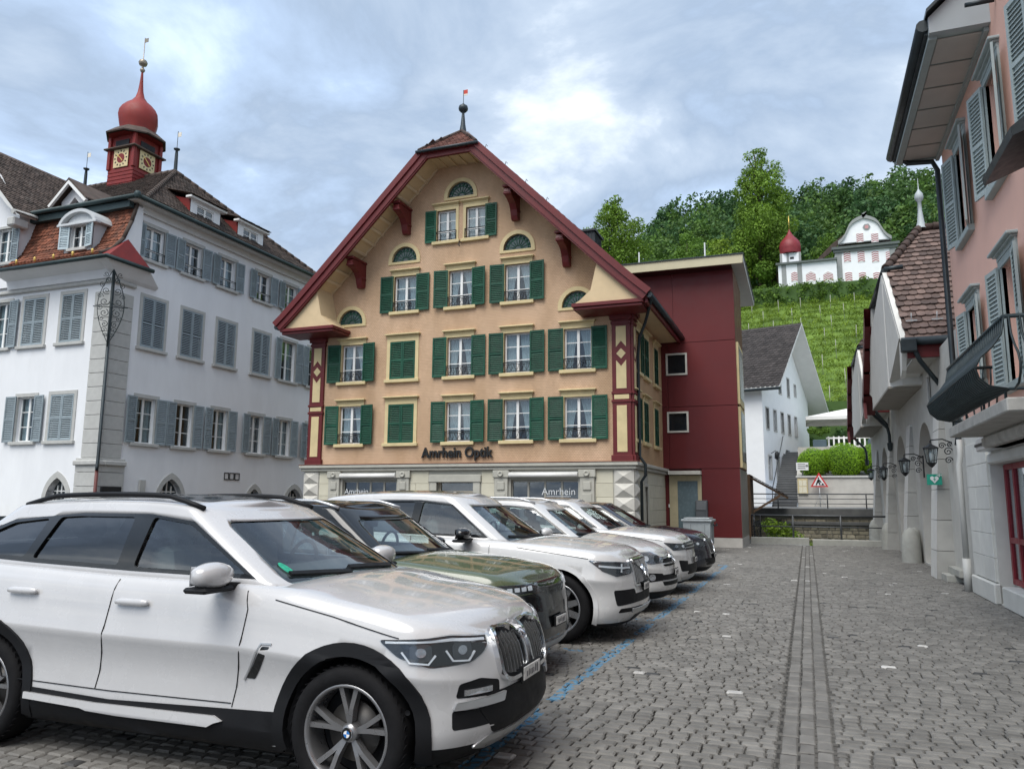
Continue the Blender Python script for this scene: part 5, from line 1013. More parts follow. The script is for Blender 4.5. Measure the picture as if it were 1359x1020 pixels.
for y, z0, w_, h_, r_ in H: window(pk, (PX, y, z0), R(-90), w_, h_, casing=M_gblue, cw=.12, sill=M_gblue, hood=M_gblue, shut=M_gblue, sw=.46, rec=.2, curt=.6, fr=M_gblue if r_ == 1 else None, ang=R(14) if r_ == 1 else R(8))
# eave: soffit panels, gutter, verge cheek
e0, e1, zs = 12.75, 17.62, 8.93
b = MB(); b.add([(2.14, e0, zs), (2.14, e1, zs), (PX, e1, zs), (PX, e0, zs), (2.10, e0, zs+.22), (2.10, e1, zs+.22), (6.2, e1, 12.6), (6.2, e0, 12.6)], [(0, 1, 2, 3), (4, 7, 6, 5), (0, 4, 5, 1), (3, 2, 6, 7)]); b.prism([(2.10, e1+.001, zs-.02), (2.10, e1+.001, zs+.22), (6.2, e1+.001, 12.6), (6.2, e1+.001, 12.3), (PX, e1+.001, zs-.02)], (0, .08, 0)); b.build('roof_slab', M_gblue, pk)
for k in range(6):
    y0 = e0+.12+k*.80; b = MB(); b.bbox(2.26, PX-.06, y0, min(y0+.74, e1-.1), zs-.03, zs-.005, .008); b.build('soffit_panel', mat('soffit_grey', (.48, .45, .42), .7, .06), pk)
b = MB(); b.box(2.12, 2.24, e0, e1, zs-.07, zs-.004); b.box(PX-.07, PX-.002, e0, e1, zs-.09, zs-.004); b.build('soffit_frame', M_gblue, pk)
b = MB(); b.tube([(2.05, e0-.05, zs+.16), (2.05, e1+.1, zs+.16)], .10, 10); b.box(2.07, 2.13, e0, e1+.05, zs+.02, zs+.26); b.build('gutter', M_gutter, pk)
b = MB(); b.prism([(2.12, e0-.002, zs-.02), (2.12, e0-.002, zs+.24), (2.95, e0-.002, zs+1.0), (2.95, e0-.002, zs-.02)], (0, -.12, 0)); b.build('eave_cheek', mat('cheek_grey', (.36, .40, .42), .7, .05), pk)
b = MB(); b.ob((2.08, e0-.25, zs+.26), (1.2, 0, 1.1), (0, .35, 0), (0, 0, .06)); b.tube([(PX-.02, e0-.5, zs+.1), (PX-.4, e0-.5, zs+.1)], .035, 8); b.build('verge_capping', M_gutter, pk)
b = MB(); us = V((4.1, 0, 3.45)).normalized(); tiles(b, (2.08, e0, zs+.26), V((0, 1, 0)), us, e1-e0, 5.2, .2, .22, .04); b.build('roof_tiles', M_tile, pk)['kind'] = 'stuff'
b = MB(); b.tube([(2.1, e1-.15, zs+.1), (2.35, e1-.05, zs-.08), (2.80, e1-.12, zs-.14), (2.86, PY1+.05, zs-.4), (2.86, PY1+.05, 3.0), (2.82, PY1+.02, 2.8)], .055, 8); b.build('downpipe', M_gutter, pk)
# ground floor: ashlar pier and recessed shop window
b = MB(); b.holed([(PX-.02, PY1, 0), (PX-.02, PY0, 0), (PX-.02, PY0, 2.95), (PX-.02, PY1, 2.95)], [[(PX-.02, u, z) for u, z in hole(9.6, 15.2, .02, 2.32)]], (.4, 0, 0)); b.add([(PX-.02, PY1, 0), (9, PY1, 0), (9, PY1, 2.95), (PX-.02, PY1, 2.95)], [(0, 1, 2, 3)]); b.build('ground_storey', M_asht, pk)
for k in range(6):
    z0 = .36+k*.40; 
    for y0, y1 in ((15.24, 16.1+.2*(k % 2)), (16.1+.2*(k % 2), 17.0)):
        if z0 > 2.3: y0 = max(y0, 15.24)
        b = MB(); b.bbox(PX-.065, PX+.0, y0+.004, y1-.004, z0, z0+.394, .006); b.build('stone_block', M_asht, pk)
b = MB(); b.bbox(PX-.11, PX+.0, 15.17, 17.08, 0, .34, .02); b.bbox(PX-.05, PX+.1, 9.4, 15.24, 2.33, 2.5, .02); b.build('plinth', M_asht, pk)
b = MB(); b.bbox(PX-.24, PX+.02, 9.5, 15.0, 2.52, 2.74, .02); b.build('awning_box', mat('awning_alu', (.55, .56, .57), .35, .06, metal=.5), pk); b = MB(); b.box(PX-.26, PX-.2, 9.5, 15.0, 2.60, 2.64); b.build('awning_slot', M_iron, pk)
M_redf = mat('red_shop_frame', (.22, .015, .025), .4, .1)
b = MB(); xx = PX+.17
for y in (15.12, 14.55, 12.9, 11.3, 9.7): b.box(xx, xx+.07, y-.05, y+.05, .35, 2.3)
for z in (.35, 1.02, 2.22): b.box(xx+.002, xx+.066, 9.7, 15.12, z, z+.09)
b.build('shop_window_frame', M_redf, pk)
for y0, y1 in ((14.60, 15.07), (12.95, 14.5), (11.35, 12.85), (9.75, 11.25)): 
    for z0, z1 in ((.44, 1.02), (1.11, 2.22)): b = MB(); b.box(xx+.03, xx+.036, y0, y1, z0, z1); b.build('pane', glass('shop_glass', ()), pk)
b = MB(); b.box(xx+1.5, xx+1.52, 9, 15.4, 0, 2.4); b.box(xx+.1, xx+1.5, 9.6, 15.1, .30, .34); b.box(xx+.5, xx+.52, 13.5, 14.5, .5, 1.6); b.build('shop_interior', mat('shop_grey', (.22, .23, .23), .8, .3, 3), pk); b = MB(); b.bbox(PX-.06, PX+.4, 9.6, 14.85, 0, .33, .02); b.build('shop_sill', M_asht, pk)
b = MB(); b.tube([(2.84, PY1-.08, 2.9), (2.84, PY1-.08, 2.6), (2.80, PY1-.1, 2.4), (2.80, PY1-.1, .6)], .055, 10); b.tube([(2.80, PY1-.1, .62), (2.80, PY1-.1, 0)], .075, 10); b.build('rain_pipe', mat('pale_pipe', (.50, .50, .48), .5, .05), pk)
# balcony: slab on corbels and a bellied railing, each bar its own piece
bl = put('balcony', None, pk, True, (2.5, 12, 2.9)); by0, by1, bxo, bz = 10.15, 14.05, 2.18, 2.86
b = MB(); b.bbox(bxo, PX, by0, by1, bz-.16, bz, .015); b.bbox(PX-.35, PX, by0+.1, by1-.1, bz-.34, bz-.16, .04); b.build('slab', mat('balcony_stone', (.44, .43, .40), .85, .15, 5, .2, 60, dirt=((.2, .18, .16), 4, .6)), bl)
def belly(x, y, dx, dy): return [(x+dx*o, y+dy*o, bz+h_) for o, h_ in ((.02, .10), (.20, .14), (.30, .24), (.33, .36), (.27, .48), (.14, .60), (.04, .74), (.0, .94))]
M_rail = mat('balcony_iron', (.024, .036, .040), .5, .2, metal=.3)
n = 36
for i in range(n): 
    y = by0+.03+(by1-by0-.06)*i/(n-1); b = MB(); b.tube(belly(bxo+.05, y, -1, 0), .0135, 5); b.build('baluster', M_rail, bl)
for i in range(7): x = bxo+.1+i*.11; b = MB(); b.tube(belly(x, by0+.03, 0, -1), .014, 5); b.build('baluster', M_rail, bl); b = MB(); b.tube(belly(x, by1-.03, 0, 1), .014, 5); b.build('baluster', M_rail, bl)
b = MB(); b.tube([(PX, by0+.03, bz+.95), (bxo+.05, by0+.03, bz+.95), (bxo+.05, by1-.03, bz+.95), (PX, by1-.03, bz+.95)], .026, 8); b.tube([(PX, by0+.03, bz+.10), (bxo+.05, by0+.03, bz+.10), (bxo+.05, by1-.03, bz+.10), (PX, by1-.03, bz+.10)], .018, 6); b.tube([(bxo-.28, by0, bz+.37), (bxo-.28, by1, bz+.37)], .014, 6)
for y in (10.4, 11.6, 12.8, 13.9): b.tube([(bxo+.05, y, bz), (bxo+.05, y, bz+.12)], .016, 6)
b.build('handrail', M_rail, bl)
b = MB(); b.prism([(PX, 9.6, 6.0), (PX-.6, 9.6, 5.75), (PX-.62, 9.6, 5.85), (PX, 9.6, 6.35)], (0, 1.5, 0)); tag(b.build('canopy', M_gutter), 'small dark metal canopy on the pink wall', 'canopy')
# ------------------------------------------------------------------ arcade building with buttresses and two jettied gables
AXW = 3.0
M_arc = mat('grey_roughcast', (.50, .49, .455), .92, .07, 2, .6, 45, dirt=((.30, .29, .27), .8, .4))
M_butt = mat('grey_ashlar', (.36, .355, .335), .85, .08, 3, .2, 70, rnd=.06, dirt=((.25, .24, .22), 1.0, .4))
M_buttL = mat('pale_dressing_lit_face', (.60, .59, .56), .85, .06, 3, .2, 70)  # pale stone trim; also painted on the buttress fronts as their lit side
ab = thing('arcade_building', 'grey roughcast arcade building with buttresses, round arches and jettied tiled gables', 'building', (5, 28, 0))
arches = [(23.1, 1.45, 2.35), (28.75, 1.5, 2.4), (34.6, 1.5, 2.4)]
def archp(c, r_, zs): return [(c-r_, .05), (c+r_, .05)]+arc(c, zs, r_, 0, 180, 14)
slits = [(21.6, 3.95, .28, .85), (32.0, 3.95, .28, .85)]
b = MB(); b.holed([(AXW, PY1, 0), (AXW, 41, 0), (AXW, 41, 5.2), (AXW, PY1, 5.2)], [[(AXW, u, z) for u, z in archp(*a)] for a in arches]+[[(AXW, u, z) for u, z in hole(y-w_/2, y+w_/2, z0, z0+h_)] for y, z0, w_, h_ in slits], (.9, 0, 0)); b.build('wall', M_arc, ab)
b = MB(); b.ob((4.75, 19.5, 5.2), (0, 24, 0), (5, 0, 5.2), (0, 0, .1)); b.build('main_roof', M_tile, ab)
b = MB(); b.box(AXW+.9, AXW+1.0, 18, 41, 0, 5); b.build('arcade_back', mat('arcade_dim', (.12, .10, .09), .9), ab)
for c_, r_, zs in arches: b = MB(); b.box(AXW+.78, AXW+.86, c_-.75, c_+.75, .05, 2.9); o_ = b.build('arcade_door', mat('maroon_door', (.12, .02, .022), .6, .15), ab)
for y, z0, w_, h_ in slits: b = MB(); b.holed([(AXW-.03, u, z) for u, z in hole(y-w_/2-.08, y+w_/2+.08, z0-.08, z0+h_+.08)], [[(AXW-.03, u, z) for u, z in hole(y-w_/2, y+w_/2, z0, z0+h_)]], (.1, 0, 0)); b.box(AXW+.12, AXW+.14, y-w_/2, y+w_/2, z0, z0+h_, 1); b.build('slit_window', [M_buttL, mat('dark_pane', ())], ab)
def buttress(y0, y1, zt=3.9, xb=2.62):
    o_ = put('buttress', None, ab, True, (2.8, y0, 0)); zc_ = [0, .62, 1.30, 1.98, 2.66, 3.34, zt]
    xs = lambda z: xb+(AXW-.06-xb)*(z/zt)**1.15
    for k, (z0, z1) in enumerate(zip(zc_, zc_[1:])):
        z1 -= .012; a0, a1 = xs(z0), xs(z1); b = MB()
        b.add([(a0, y0, z0), (AXW+.35, y0, z0), (AXW+.35, y1, z0), (a0, y1, z0), (a1, y0, z1), (AXW+.35, y0, z1), (AXW+.35, y1, z1), (a1, y1, z1)], [(0, 3, 2, 1), (4, 5, 6, 7), (0, 1, 5, 4), (1, 2, 6, 5), (2, 3, 7, 6)]); b.add([(a0-.002, y0+.0, z0), (a0-.002, y1, z0), (a1-.002, y1, z1), (a1-.002, y0, z1)], [(0, 1, 2, 3)], 1); b.build('buttress_stone', [M_butt, M_buttL], o_)  # outward face painted paler than the flanks, as if catching more light
    b = MB(); b.box(AXW-.06, AXW+.3, y0-.02, y1+.02, zt, zt+.06); b.build('cap_stone', M_buttL, o_)
buttress(19.8, 20.7, 4.1); buttress(25.4, 26.3); buttress(31.3, 32.2); buttress(37.2, 38.1)
b = MB(); b.bbox(2.70, AXW+.3, 19.0, 19.75, .0, .15, .01); b.bbox(2.85, AXW+.3, 18.4, 19.75, .15, .30, .01); o_ = tag(b.build('entry_steps', M_stone), 'two low stone steps between the white drainpipe and first buttress', 'steps')
for x, y, r_, lb in ((2.70, 24.9, .25, 'second buttress'), (2.85, 25.3, .17, 'second buttress, the slimmer one'), (2.72, 31.6, .25, 'third buttress'), (2.70, 37.4, .25, 'last buttress')):
    o_ = thing('guard_stone', 'rounded stone guard post against the foot of the '+lb, 'guard stone', (x, y, 0), group='guard stones along the arcade'); b = MB(); b.lathe([(r_*1.05, 0), (r_, .5), (r_*.92, .7), (r_*.72, .85), (r_*.4, .95), (0, .98)], (x, y, 0), 14); b.build('stone', M_stone, o_)
def jetty(dy, first):
    yc = 25.2+dy; hw2 = 5.45; ye0 = yc-hw2; ez = 5.32; sl2 = (9.78-ez)/hw2; xh, zh = 2.32, 8.0; xr = 3.55
    o_ = put('jettied_gable', None, ab, True, (2.6, yc, 4.8)); zf = lambda y: 9.78-abs(y-yc)*sl2
    # gable wall with chamfered near corner
    y0, y1 = yc-2.5, yc+3.3; xg = 2.22; b = MB()
    pl = [(AXW+.2, y0), (2.52, y0), (xg, y0+.4), (xg, y1), (AXW+.2, y1)]
    tops = [zf(p[1])-.1 for p in pl]; tops = [min(t, zh) for t in tops]; n = len(pl)
    b.add([(p[0], p[1], 4.78) for p in pl]+[(p[0], p[1], t) for p, t in zip(pl, tops)], [(i, i+1, n+i+1, n+i) for i in range(n-1)]+[tuple(range(n))])
    for s_ in (-1, 1): b.prism([(xg+.02, yc+s_*2.2, 4.9), (xg+.02, yc+s_*(hw2-.5), ez+.25), (xg+.02, yc+s_*1.9, zh)], (.7, 0, 0))
    b.build('plaster_wall', mat('pale_roughcast', (.60, .59, .555), .9, .06, 2, .4, 45), o_)
    b = MB(); b.box(xg-.02, AXW, y0+.3, y1-.1, 4.74, 4.80); b.build('jetty_soffit', mat('soffit_taupe', (.30, .28, .25), .8, .1), o_)
    # near slope, individual tiles on the first gable
    us = V((0, hw2, 9.78-ez)); L_ = us.length; us.normalize(); O = V((2.34, ye0, ez+.05)); hipL = (zh-ez)/(9.78-ez)*L_
    clip = lambda u, s: u > (0 if s < hipL else (xr-xh)*(s-hipL)/(L_-hipL))
    if first:
        nr = us.cross(V((1, 0, 0))); nr = nr if nr.z > 0 else -nr; tw, tl = .19, .31; bt = MB(); p = lambda u, s, h_: V((1, 0, 0))*u+us*s+nr*h_
        top = [p(0, .055, .045), p(tw*.22, .012, .05), p(tw*.5, 0, .052), p(tw*.75, .012, .05), p(tw*.97, .055, .045), p(tw*.97, tl*1.15, .006), p(0, tl*1.15, .006)]; bot = [q-nr*.028 for q in top[:5]]
        bt.add(top+bot, [(0, 1, 2, 3, 4, 5, 6)]+[(i, 7+i, 8+i, i+1) for i in range(4)]+[(0, 6, 7), (4, 11, 5)]); tm = bt.mesh('tile', mat('gable_tile', (.130, .088, .074), .85, .22, 6, .3, 60, rnd=.40, dirt=((.07, .06, .055), 2, .5)))
        for k in range(int(L_/tl)):
            for i in range(-1, 12):
                u = i*tw+(k % 2)*tw/2
                if clip(u+tw/2, k*tl+tl/2) and u > -.05: put('tile', tm, o_, True, O+V((1, 0, 0))*(u+random.uniform(-.006, .006))+us*(k*tl+random.uniform(-.012, .012))+nr*random.uniform(0, .008))
        b = MB(); rest = [O+V((12*tw, 0, 0)), O+V((6, 0, 0)), O+V((6, 0, 0))+us*L_, O+V((12*tw, 0, 0))+us*L_]; b.add(rest, [(0, 1, 2, 3)]); b.add([O-nr*.02, O+V((6, 0, 0))-nr*.02, O+V((6, 0, 0))+us*L_-nr*.02, O+V((xr-xh, 0, 0))+us*L_-nr*.02, O+us*hipL-nr*.02], [(0, 1, 2, 3, 4)]); b.build('roof_deck', M_tile, o_)
    else:
        b = MB(); tiles(b, O, V((1, 0, 0)), us, 5, L_, .19, .31, .045, clip=clip); b.add([O, O+V((5, 0, 0)), O+V((5, 0, 0))+us*L_, O+V((xr-xh, 0, 0))+us*L_, O+us*hipL], [(0, 1, 2, 3, 4)]); b.build('roof_tiles', mat('gable_tile', ()), o_)['kind'] = 'stuff'
    us2 = V((0, -hw2, 9.78-ez)).normalized(); O2 = V((2.34, yc+hw2, ez+.05)); b = MB(); b.add([O2, O2+V((5, 0, 0)), O2+V((5, 0, 0))+us2*L_, O2+V((xr-xh, 0, 0))+us2*L_, O2+us2*hipL], [(0, 1, 2, 3, 4)]); A, B_ = O+us*hipL, O2+us2*hipL; T = V((xr, yc, 9.84)); b.add([A, B_, T], [(0, 1, 2)]); b.build('far_slope', M_tile, o_)
    b = MB()
    for p0, p1 in ((A, T), (B_, T), (T, T+V((4, 0, 0)))):
        m_ = max(1, int((p1-p0).length/.36))
        for i in range(m_): b.tube([p0.lerp(p1, i/m_)+V((0, 0, .06)), p0.lerp(p1, (i+1)/m_)+V((0, 0, .06))], [.13, .10], 8)
    b.build('hip_tiles', M_tile, o_)
    b = MB(); b.tube([A+V((-.06, -.05, -.02)), B_+V((-.06, .05, -.02))], .085, 8); b.tube([A+V((-.05, -.05, .03)), A+V((.42, -.06, .05))], .07, 8); b.build('hip_gutter', M_gutter, o_)
    b = MB(); b.tube([O2+V((-.12, .1, 0)), O2+V((.5, .1, 0))], .1, 8); b.build('far_gutter', M_gutter, o_)
    b = MB(); b.tube([O+V((-.12, -.12, .0)), O+V((4, -.12, .0))], .10, 10); b.bbox(O.x-.14, O.x+.18, O.y-.26, O.y+.0, ez-.2, ez+.1, .02); b.build('gutter', M_gutter, o_)
    b = MB(); b.bbox(O.x-.0, O.x+4, O.y-.02, O.y+.08, ez-.32, ez-.02, .01); b.build('eave_fascia', M_red, o_)
    b = MB(); b.box(2.5, 6, O.y+.08, yc-2.4, ez-.28, ez-.24); b.build('eave_soffit', M_arc, o_)
    for s_, p0 in ((-1, O), (1, O2)):                            # red bargeboards curving down to the jetty
        pts = [p0+(us if s_ < 0 else us2)*hipL*t for t in (1, .75, .5, .25, 0)]; b = MB(); dd = .10 if s_ < 0 else .55; xo = 0 if s_ < 0 else -.20; xi = .02 if s_ < 0 else .30
        pts = [q_+V((xo, 0, 0)) for q_ in pts]
        for q0, q1 in zip(pts, pts[1:]): b.add([q0+V((-.10, 0, -.02)), q1+V((-.10, 0, -.02)), q1+V((-.10, 0, -dd)), q0+V((-.10, 0, -dd*1.15)), q0+V((xi, 0, -.02)), q1+V((xi, 0, -.02)), q1+V((xi, 0, -dd)), q0+V((xi, 0, -dd*1.15))], [(0, 1, 2, 3), (7, 6, 5, 4), (3, 2, 6, 7), (0, 4, 5, 1)])
        b.prism([pts[-1]+V((-.10, 0, -.02)), pts[-1]+V((-.10, -s_*.5, .1)), pts[-1]+V((-.10, -s_*.7, -.75)), pts[-1]+V((-.10, -s_*.35, -.6))], (.1, 0, 0)); b.build('bargeboard', M_red if s_ > 0 else mat('pale_roughcast', ()), o_)
    b = MB(); q = O+V((.1, -.12, -.1)); b.tube([q, q+V((.15, .1, -.35)), q+V((.75, .9, -1.0)), q+V((.84, 1.0, -1.25)), q+V((.84, 1.0, -1.5))], .055, 8); b.build('downpipe', M_gutter, o_)
    q = O2+V((-.05, .05, -.1)); b = MB(); b.tube([q, q+V((.0, .05, -.3)), q+V((.55, .2, -.9)), q+V((.6, .2, -1.15)), q+V((.6, .2, -1.6))], .055, 8); b.lathe([(.1, -.0), (.08, -.25), (.03, -.3)], q+V((.6, .2, -1.45)), 8); b.build('downpipe', M_gutter, o_)
    for x in (2.55, 3.1): b = MB(); q = O+V((x-2.34, 0, .1))+us*.8; b.tube([q, q+V((0, -.05, .22))], .012, 5); b.box(q.x-.12, q.x+.12, q.y-.05, q.y-.03, q.z+.02, q.z+.05); b.build('snow_guard', mat('mast_grey', ()), o_)
    b = MB(); b.lathe([(.16, 0), (.10, .2), (.06, .55), (.052, .85), (.11, .91), (.125, 1.0), (.11, 1.1), (.045, 1.2), (.015, 1.26), (.008, 1.6)], T+V((.05, 0, .02)), 12); b.build('finial', mat('zinc', (.40, .44, .45), .6, .1, metal=.1), o_)
jetty(0, True); jetty(11.7, False)
# wall lanterns on scrolled brackets
def lantern(b_): 
    b_.lathe([(.02, .42), (.05, .38), (.19, .30), (.20, .27), (.17, .26)], (0, 0, 0), 6, 0, False); b_.lathe([(.11, -.14), (.13, -.12), (.05, -.22), (.0, -.26)], (0, 0, 0), 6, 0, False); b_.lathe([(.0, .42), (.03, .46), (0, .5)], (0, 0, 0), 6)
    for j in range(6): a = j*math.pi/3; b_.tube([(.115*math.cos(a), .115*math.sin(a), -.13), (.175*math.cos(a), .175*math.sin(a), .27)], .012, 4)
def lglass(b_): b_.lathe([(.105, -.12), (.165, .26)], (0, 0, 0), 6, 0, False)
def lbulb(b_): b_.lathe([(0, -.1), (.05, -.06), (.06, .1), (.03, .18), (0, .2)], (0, 0, 0), 8)
def lbrk(b_):
    b_.box(.56, .60, -.05, .05, -.3, .45); b_.tube([(.6, 0, .38), (.3, 0, .52), (0, 0, .5)], .018, 6)
    for c0_, cz_, r_ in ((.42, .18, .12), (.42, -.06, .10), (.28, .34, .09), (.46, .36, .07)): b_.tube([(c0_+r_*(1-t)*math.cos(t*11), 0, cz_+r_*(1-t)*math.sin(t*11)) for t in [i/18*.92 for i in range(19)]], .014, 5)
for px_, py_, lb in ((1236, 608, 'above the green heart sign'), (1201, 622, 'on the second buttress'), (1173, 630, 'on the third buttress'), (1156, 631, 'on the last buttress')):
    p = at(px_, py_, X=2.58); o_ = thing('wall_lantern', 'black six-sided lantern on a scrolled bracket '+lb, 'lantern', p, group='lanterns along the arcade'); o_.scale = (.8, .8, .8)
    put('lantern_frame', cm(('lantern',), lantern, M_iron), o_, False); put('lantern_glass', cm(('lglass',), lglass, glass('lantern_glass', (.75, .8, .82))), o_, False); put('bulb', cm(('lbulb',), lbulb, M_frame), o_, False); put('bracket', cm(('lbrk',), lbrk, M_iron), o_, False)
pz = at(1240, 636, Y=19.72); hs = thing('heart_sign', 'small green sign with a white heart on the first buttress', 'sign', (pz.x, 19.72, pz.z)); b = MB(); b.box(-.15, .15, -.02, .02, -.12, .12); b.build('plate', mat('sign_green', (.02, .30, .21), .5, .03), hs, False)
b = MB(); hp = [(0, -.085), (-.085, .01), (-.08, .055), (-.04, .075), (0, .045), (.04, .075), (.08, .055), (.085, .01)]; b.prism([(x, -.028, z) for x, z in hp], (0, .006, 0)); b.build('heart', mat('sign_white', ()), hs, False); b = MB(); b.prism([(x, -.032, z) for x, z in ((.01, .05), (-.03, -.0), (0, -.0), (-.015, -.05), (.03, .01), (.002, .01))], (0, .003, 0)); b.build('bolt', mat('sign_green', ()), hs, False)
b = MB(); b.box(.05, .15, -.034, -.026, .085, .1); b.box(.09, .11, -.034, -.026, .06, .12); b.build('cross', mat('sign_white', ()), hs, False); b = MB(); b.box(.1, 2.72-pz.x, .0, .015, -.1, .1); b.build('arm', M_butt, hs, False)
# ------------------------------------------------------------------ vineyard hill, chapel villa, wood
def hz_(x, y):
    P = [(60, 5.0), (68, 6.5), (71, 9.2), (104, 26.6), (107, 28.6), (111, 30.6), (126, 32.0), (150, 47), (172, 60), (200, 64), (260, 60), (420, 30)]
    for (a, za), (c_, zb) in zip(P, P[1:]):
        if a <= y <= c_: z = za+(zb-za)*(y-a)/(c_-a); break
    else: z = 5
    k = max(0, min(1, (x+52)/30)); k = k*k*(3-2*k)
    if y > 112: f = .62+.38*k
    else: f = .72+.28*k
    return z*f+.5*math.sin(x*.11+y*.07)*min(1, max(0, (y-72)/20))*.6
b = MB(); xs = [-160+i*5 for i in range(65)]; ys = [60, 64, 68, 71]+[71+i*3 for i in range(1, 19)]+[128+i*6 for i in range(50)]; nx = len(xs)
b.add([(x, y, hz_(x, y)) for y in ys for x in xs], [(j*nx+i, j*nx+i+1, (j+1)*nx+i+1, (j+1)*nx+i) for j in range(len(ys)-1) for i in range(nx-1)], 0, True)
tag(b.build('hill', mat('hill_grass', (.085, .15, .022), .9, .3, .35, .5, 4, col2=(.12, .19, .03))), kind='structure')
rg = np.random.default_rng(11)
cs = []
for y in np.arange(72, 104, 2.05):
    for x in np.arange(-9, 15, .55): cs.append((x+rg.uniform(-.2, .2), y+rg.uniform(-.18, .18), hz_(x, y)+.85+rg.uniform(-.25, .2), .48))
o_ = tag(put('vines', leaves(cs, 42000, .17, seed=12)), 'rows of light green vines on the hillside', 'vines', kind='stuff'); o_.data.materials.append(leafmat('leaf_vine', (.15, .235, .022), (.20, .28, .03), .35))
gcs = []
for i in range(1500): x, y = rg.uniform(-9, 15), rg.uniform(69, 104); gcs.append((x, y, hz_(x, y)+.1, .5))
o_ = tag(put('hill_grass_tufts', leaves(gcs, 16000, .22, flat=.25, seed=13)), 'long grass between the vine rows', 'grass', kind='stuff'); o_.data.materials.append(leafmat('leaf_grass', (.12, .20, .025), (.16, .24, .03)))
pm_ = cm(('vine_post',), lambda q: q.tube([(0, 0, -.3), (0, 0, 2.1)], .032, 5), mat('pale_post', (.33, .33, .28), .8))
for k, y in enumerate(np.arange(72, 104, 4.1)):
    for i in range(6):
        x = -7+i*3.1+(k % 2)*1.4+rg.uniform(-.3, .3); o_ = put('vine_post', pm_, None, True, (x, y+.1, hz_(x, y))); o_.rotation_euler = (rg.uniform(-.04, .04), rg.uniform(-.04, .04), 0); tag(o_, 'thin pale post standing among the vine rows', 'vine post', 'posts among the vines')
hedge('hilltop_hedge', 'thick dark hedge along the top of the vineyard', -14, 16, 104.5, 106.2, 27.0, 29.9, 30000, .30, LF_M, 51)
b = MB(); b.box(-2, 9, 69.2, 69.5, 6.5, 8.4); vw = thing('vineyard_wall', 'low dark stone wall at the foot of the vineyard', 'wall', (3, 69.3, 6.5)); b.build('wall_face', mat('dark_rubble', (.10, .085, .07), .9, .4, 4, .5, 8), vw)
railing('vineyard_fence', 'brown rail fence above the vineyard wall', 69.4, 8.3, (-1, 1, 3, 5, 7), (9.3, 8.9), 9.35, -2, 9, .03)
# chapel villa
CY = 112.0; cv = thing('chapel_villa', 'white villa with a curved gable and red-and-white chevron shutters on the hill', 'villa', (7, CY, 30))
Cx = lambda px_: at(px_, 340, Y=CY).x
Cz = lambda py_: at(1120, py_, Y=CY).z
cb = lambda x, y: (1020+x*.1619, 240+y*.1619)
q = lambda x, y: (at(*cb(x, y), Y=CY).x, at(*cb(x, y), Y=CY).z)
x0, x1 = q(555, 700)[0], q(555, 700)[0]+2*(q(800, 700)[0]-q(555, 700)[0]); xm = (x0+x1)/2; zb = 29.5; ze = q(800, 540)[1]
b = MB(); b.box(x0, x1, CY, CY+13, zb, ze); b.build('wall', M_whh, cv)
gp = [q(x, y) for x, y in ((570, 515), (600, 490), (625, 455), (645, 410), (660, 375), (685, 345), (720, 322), (760, 305), (785, 288), (803, 270))]; gp = [(x, z-0.0) for x, z in gp]; gm = [(2*xm-x, z) for x, z in gp[::-1]]
full = gp+gm[1:]; b = MB(); b.prism([(x, CY+.02, z) for x, z in full], (0, .5, 0)); b.build('curved_gable', M_whh, cv)
b = MB()
for (xa, za), (xb, zb_) in zip(full, full[1:]): b.add([(xa, CY-.25, za-.18), (xb, CY-.25, zb_-.18), (xb, CY-.25, zb_+.30), (xa, CY-.25, za+.30), (xa, CY+.6, za-.18), (xb, CY+.6, zb_-.18), (xb, CY+.6, zb_+.30), (xa, CY+.6, za+.30)], [(0, 1, 2, 3), (3, 2, 6, 7), (0, 4, 5, 1)])
M_vill = mat('villa_grey', (.26, .27, .265), .8, .06); b.build('gable_moulding', M_vill, cv)
b = MB(); b.box(x0-.5, x1+.5, CY-.5, CY+.3, ze-.1, ze+.25); b.box(x0-.3, x1+.3, CY-.3, CY+.2, ze-.5, ze-.1); b.build('cornice', mat('villa_dark', (.10, .115, .11), .8, .1), cv)
for xa in (x0-.05, x1-.75): b = MB(); b.box(xa, xa+.8, CY-.1, CY+.05, zb, ze-.5); b.build('corner_strip', M_vill, cv)
b = MB(); top = [(x, z) for x, z in full]
for (xa, za), (xb, zb_) in zip(top, top[1:]): b.add([(xa, CY+.5, za), (xb, CY+.5, zb_), (xb, CY+13, zb_), (xa, CY+13, za)], [(0, 1, 2, 3)], 0, True)
b.build('roof', M_dtile, cv)
# lean-to aisle roof on the left of the gable and the low wing
xl, zl = q(385, 680); b = MB(); b.add([(x0, CY+2, zb), (xl, CY+9, zb), (xl, CY+9, zl), (x0, CY+2, ze-.3)], [(0, 1, 2, 3)]); b.build('flank_wall', M_whh, cv)
b = MB(); p_ = [q(630, 400), q(600, 520), q(545, 545), q(320, 700), q(340, 690), q(520, 500)]; b.prism([(x, CY+1.5, z) for x, z in [q(640, 395), q(545, 530), q(350, 690), q(330, 690), q(520, 490)]], (0, .4, 0)); b.build('flank_roof', M_dtile, cv)
b = MB(); cgx, cgz = q(490, 560); b.prism([(x, CY+9, z) for x, z in [q(400, 620)]+[q(x, y) for x, y in ((410, 590), (430, 550), (470, 505), (530, 475), (600, 500), (600, 620))]], (0, .5, 0)); b.build('rear_gable', M_whh, cv)
wx0, wz1 = q(80, 715); b = MB(); b.box(wx0, x0-.01, CY-1.2, CY+3, zb, wz1); b.build('low_wing', M_whh, cv); b = MB(); b.box(wx0-.3, x0+.1, CY-1.6, CY+3, wz1, wz1+.28); b.build('wing_cornice', mat('villa_dark', ()), cv)
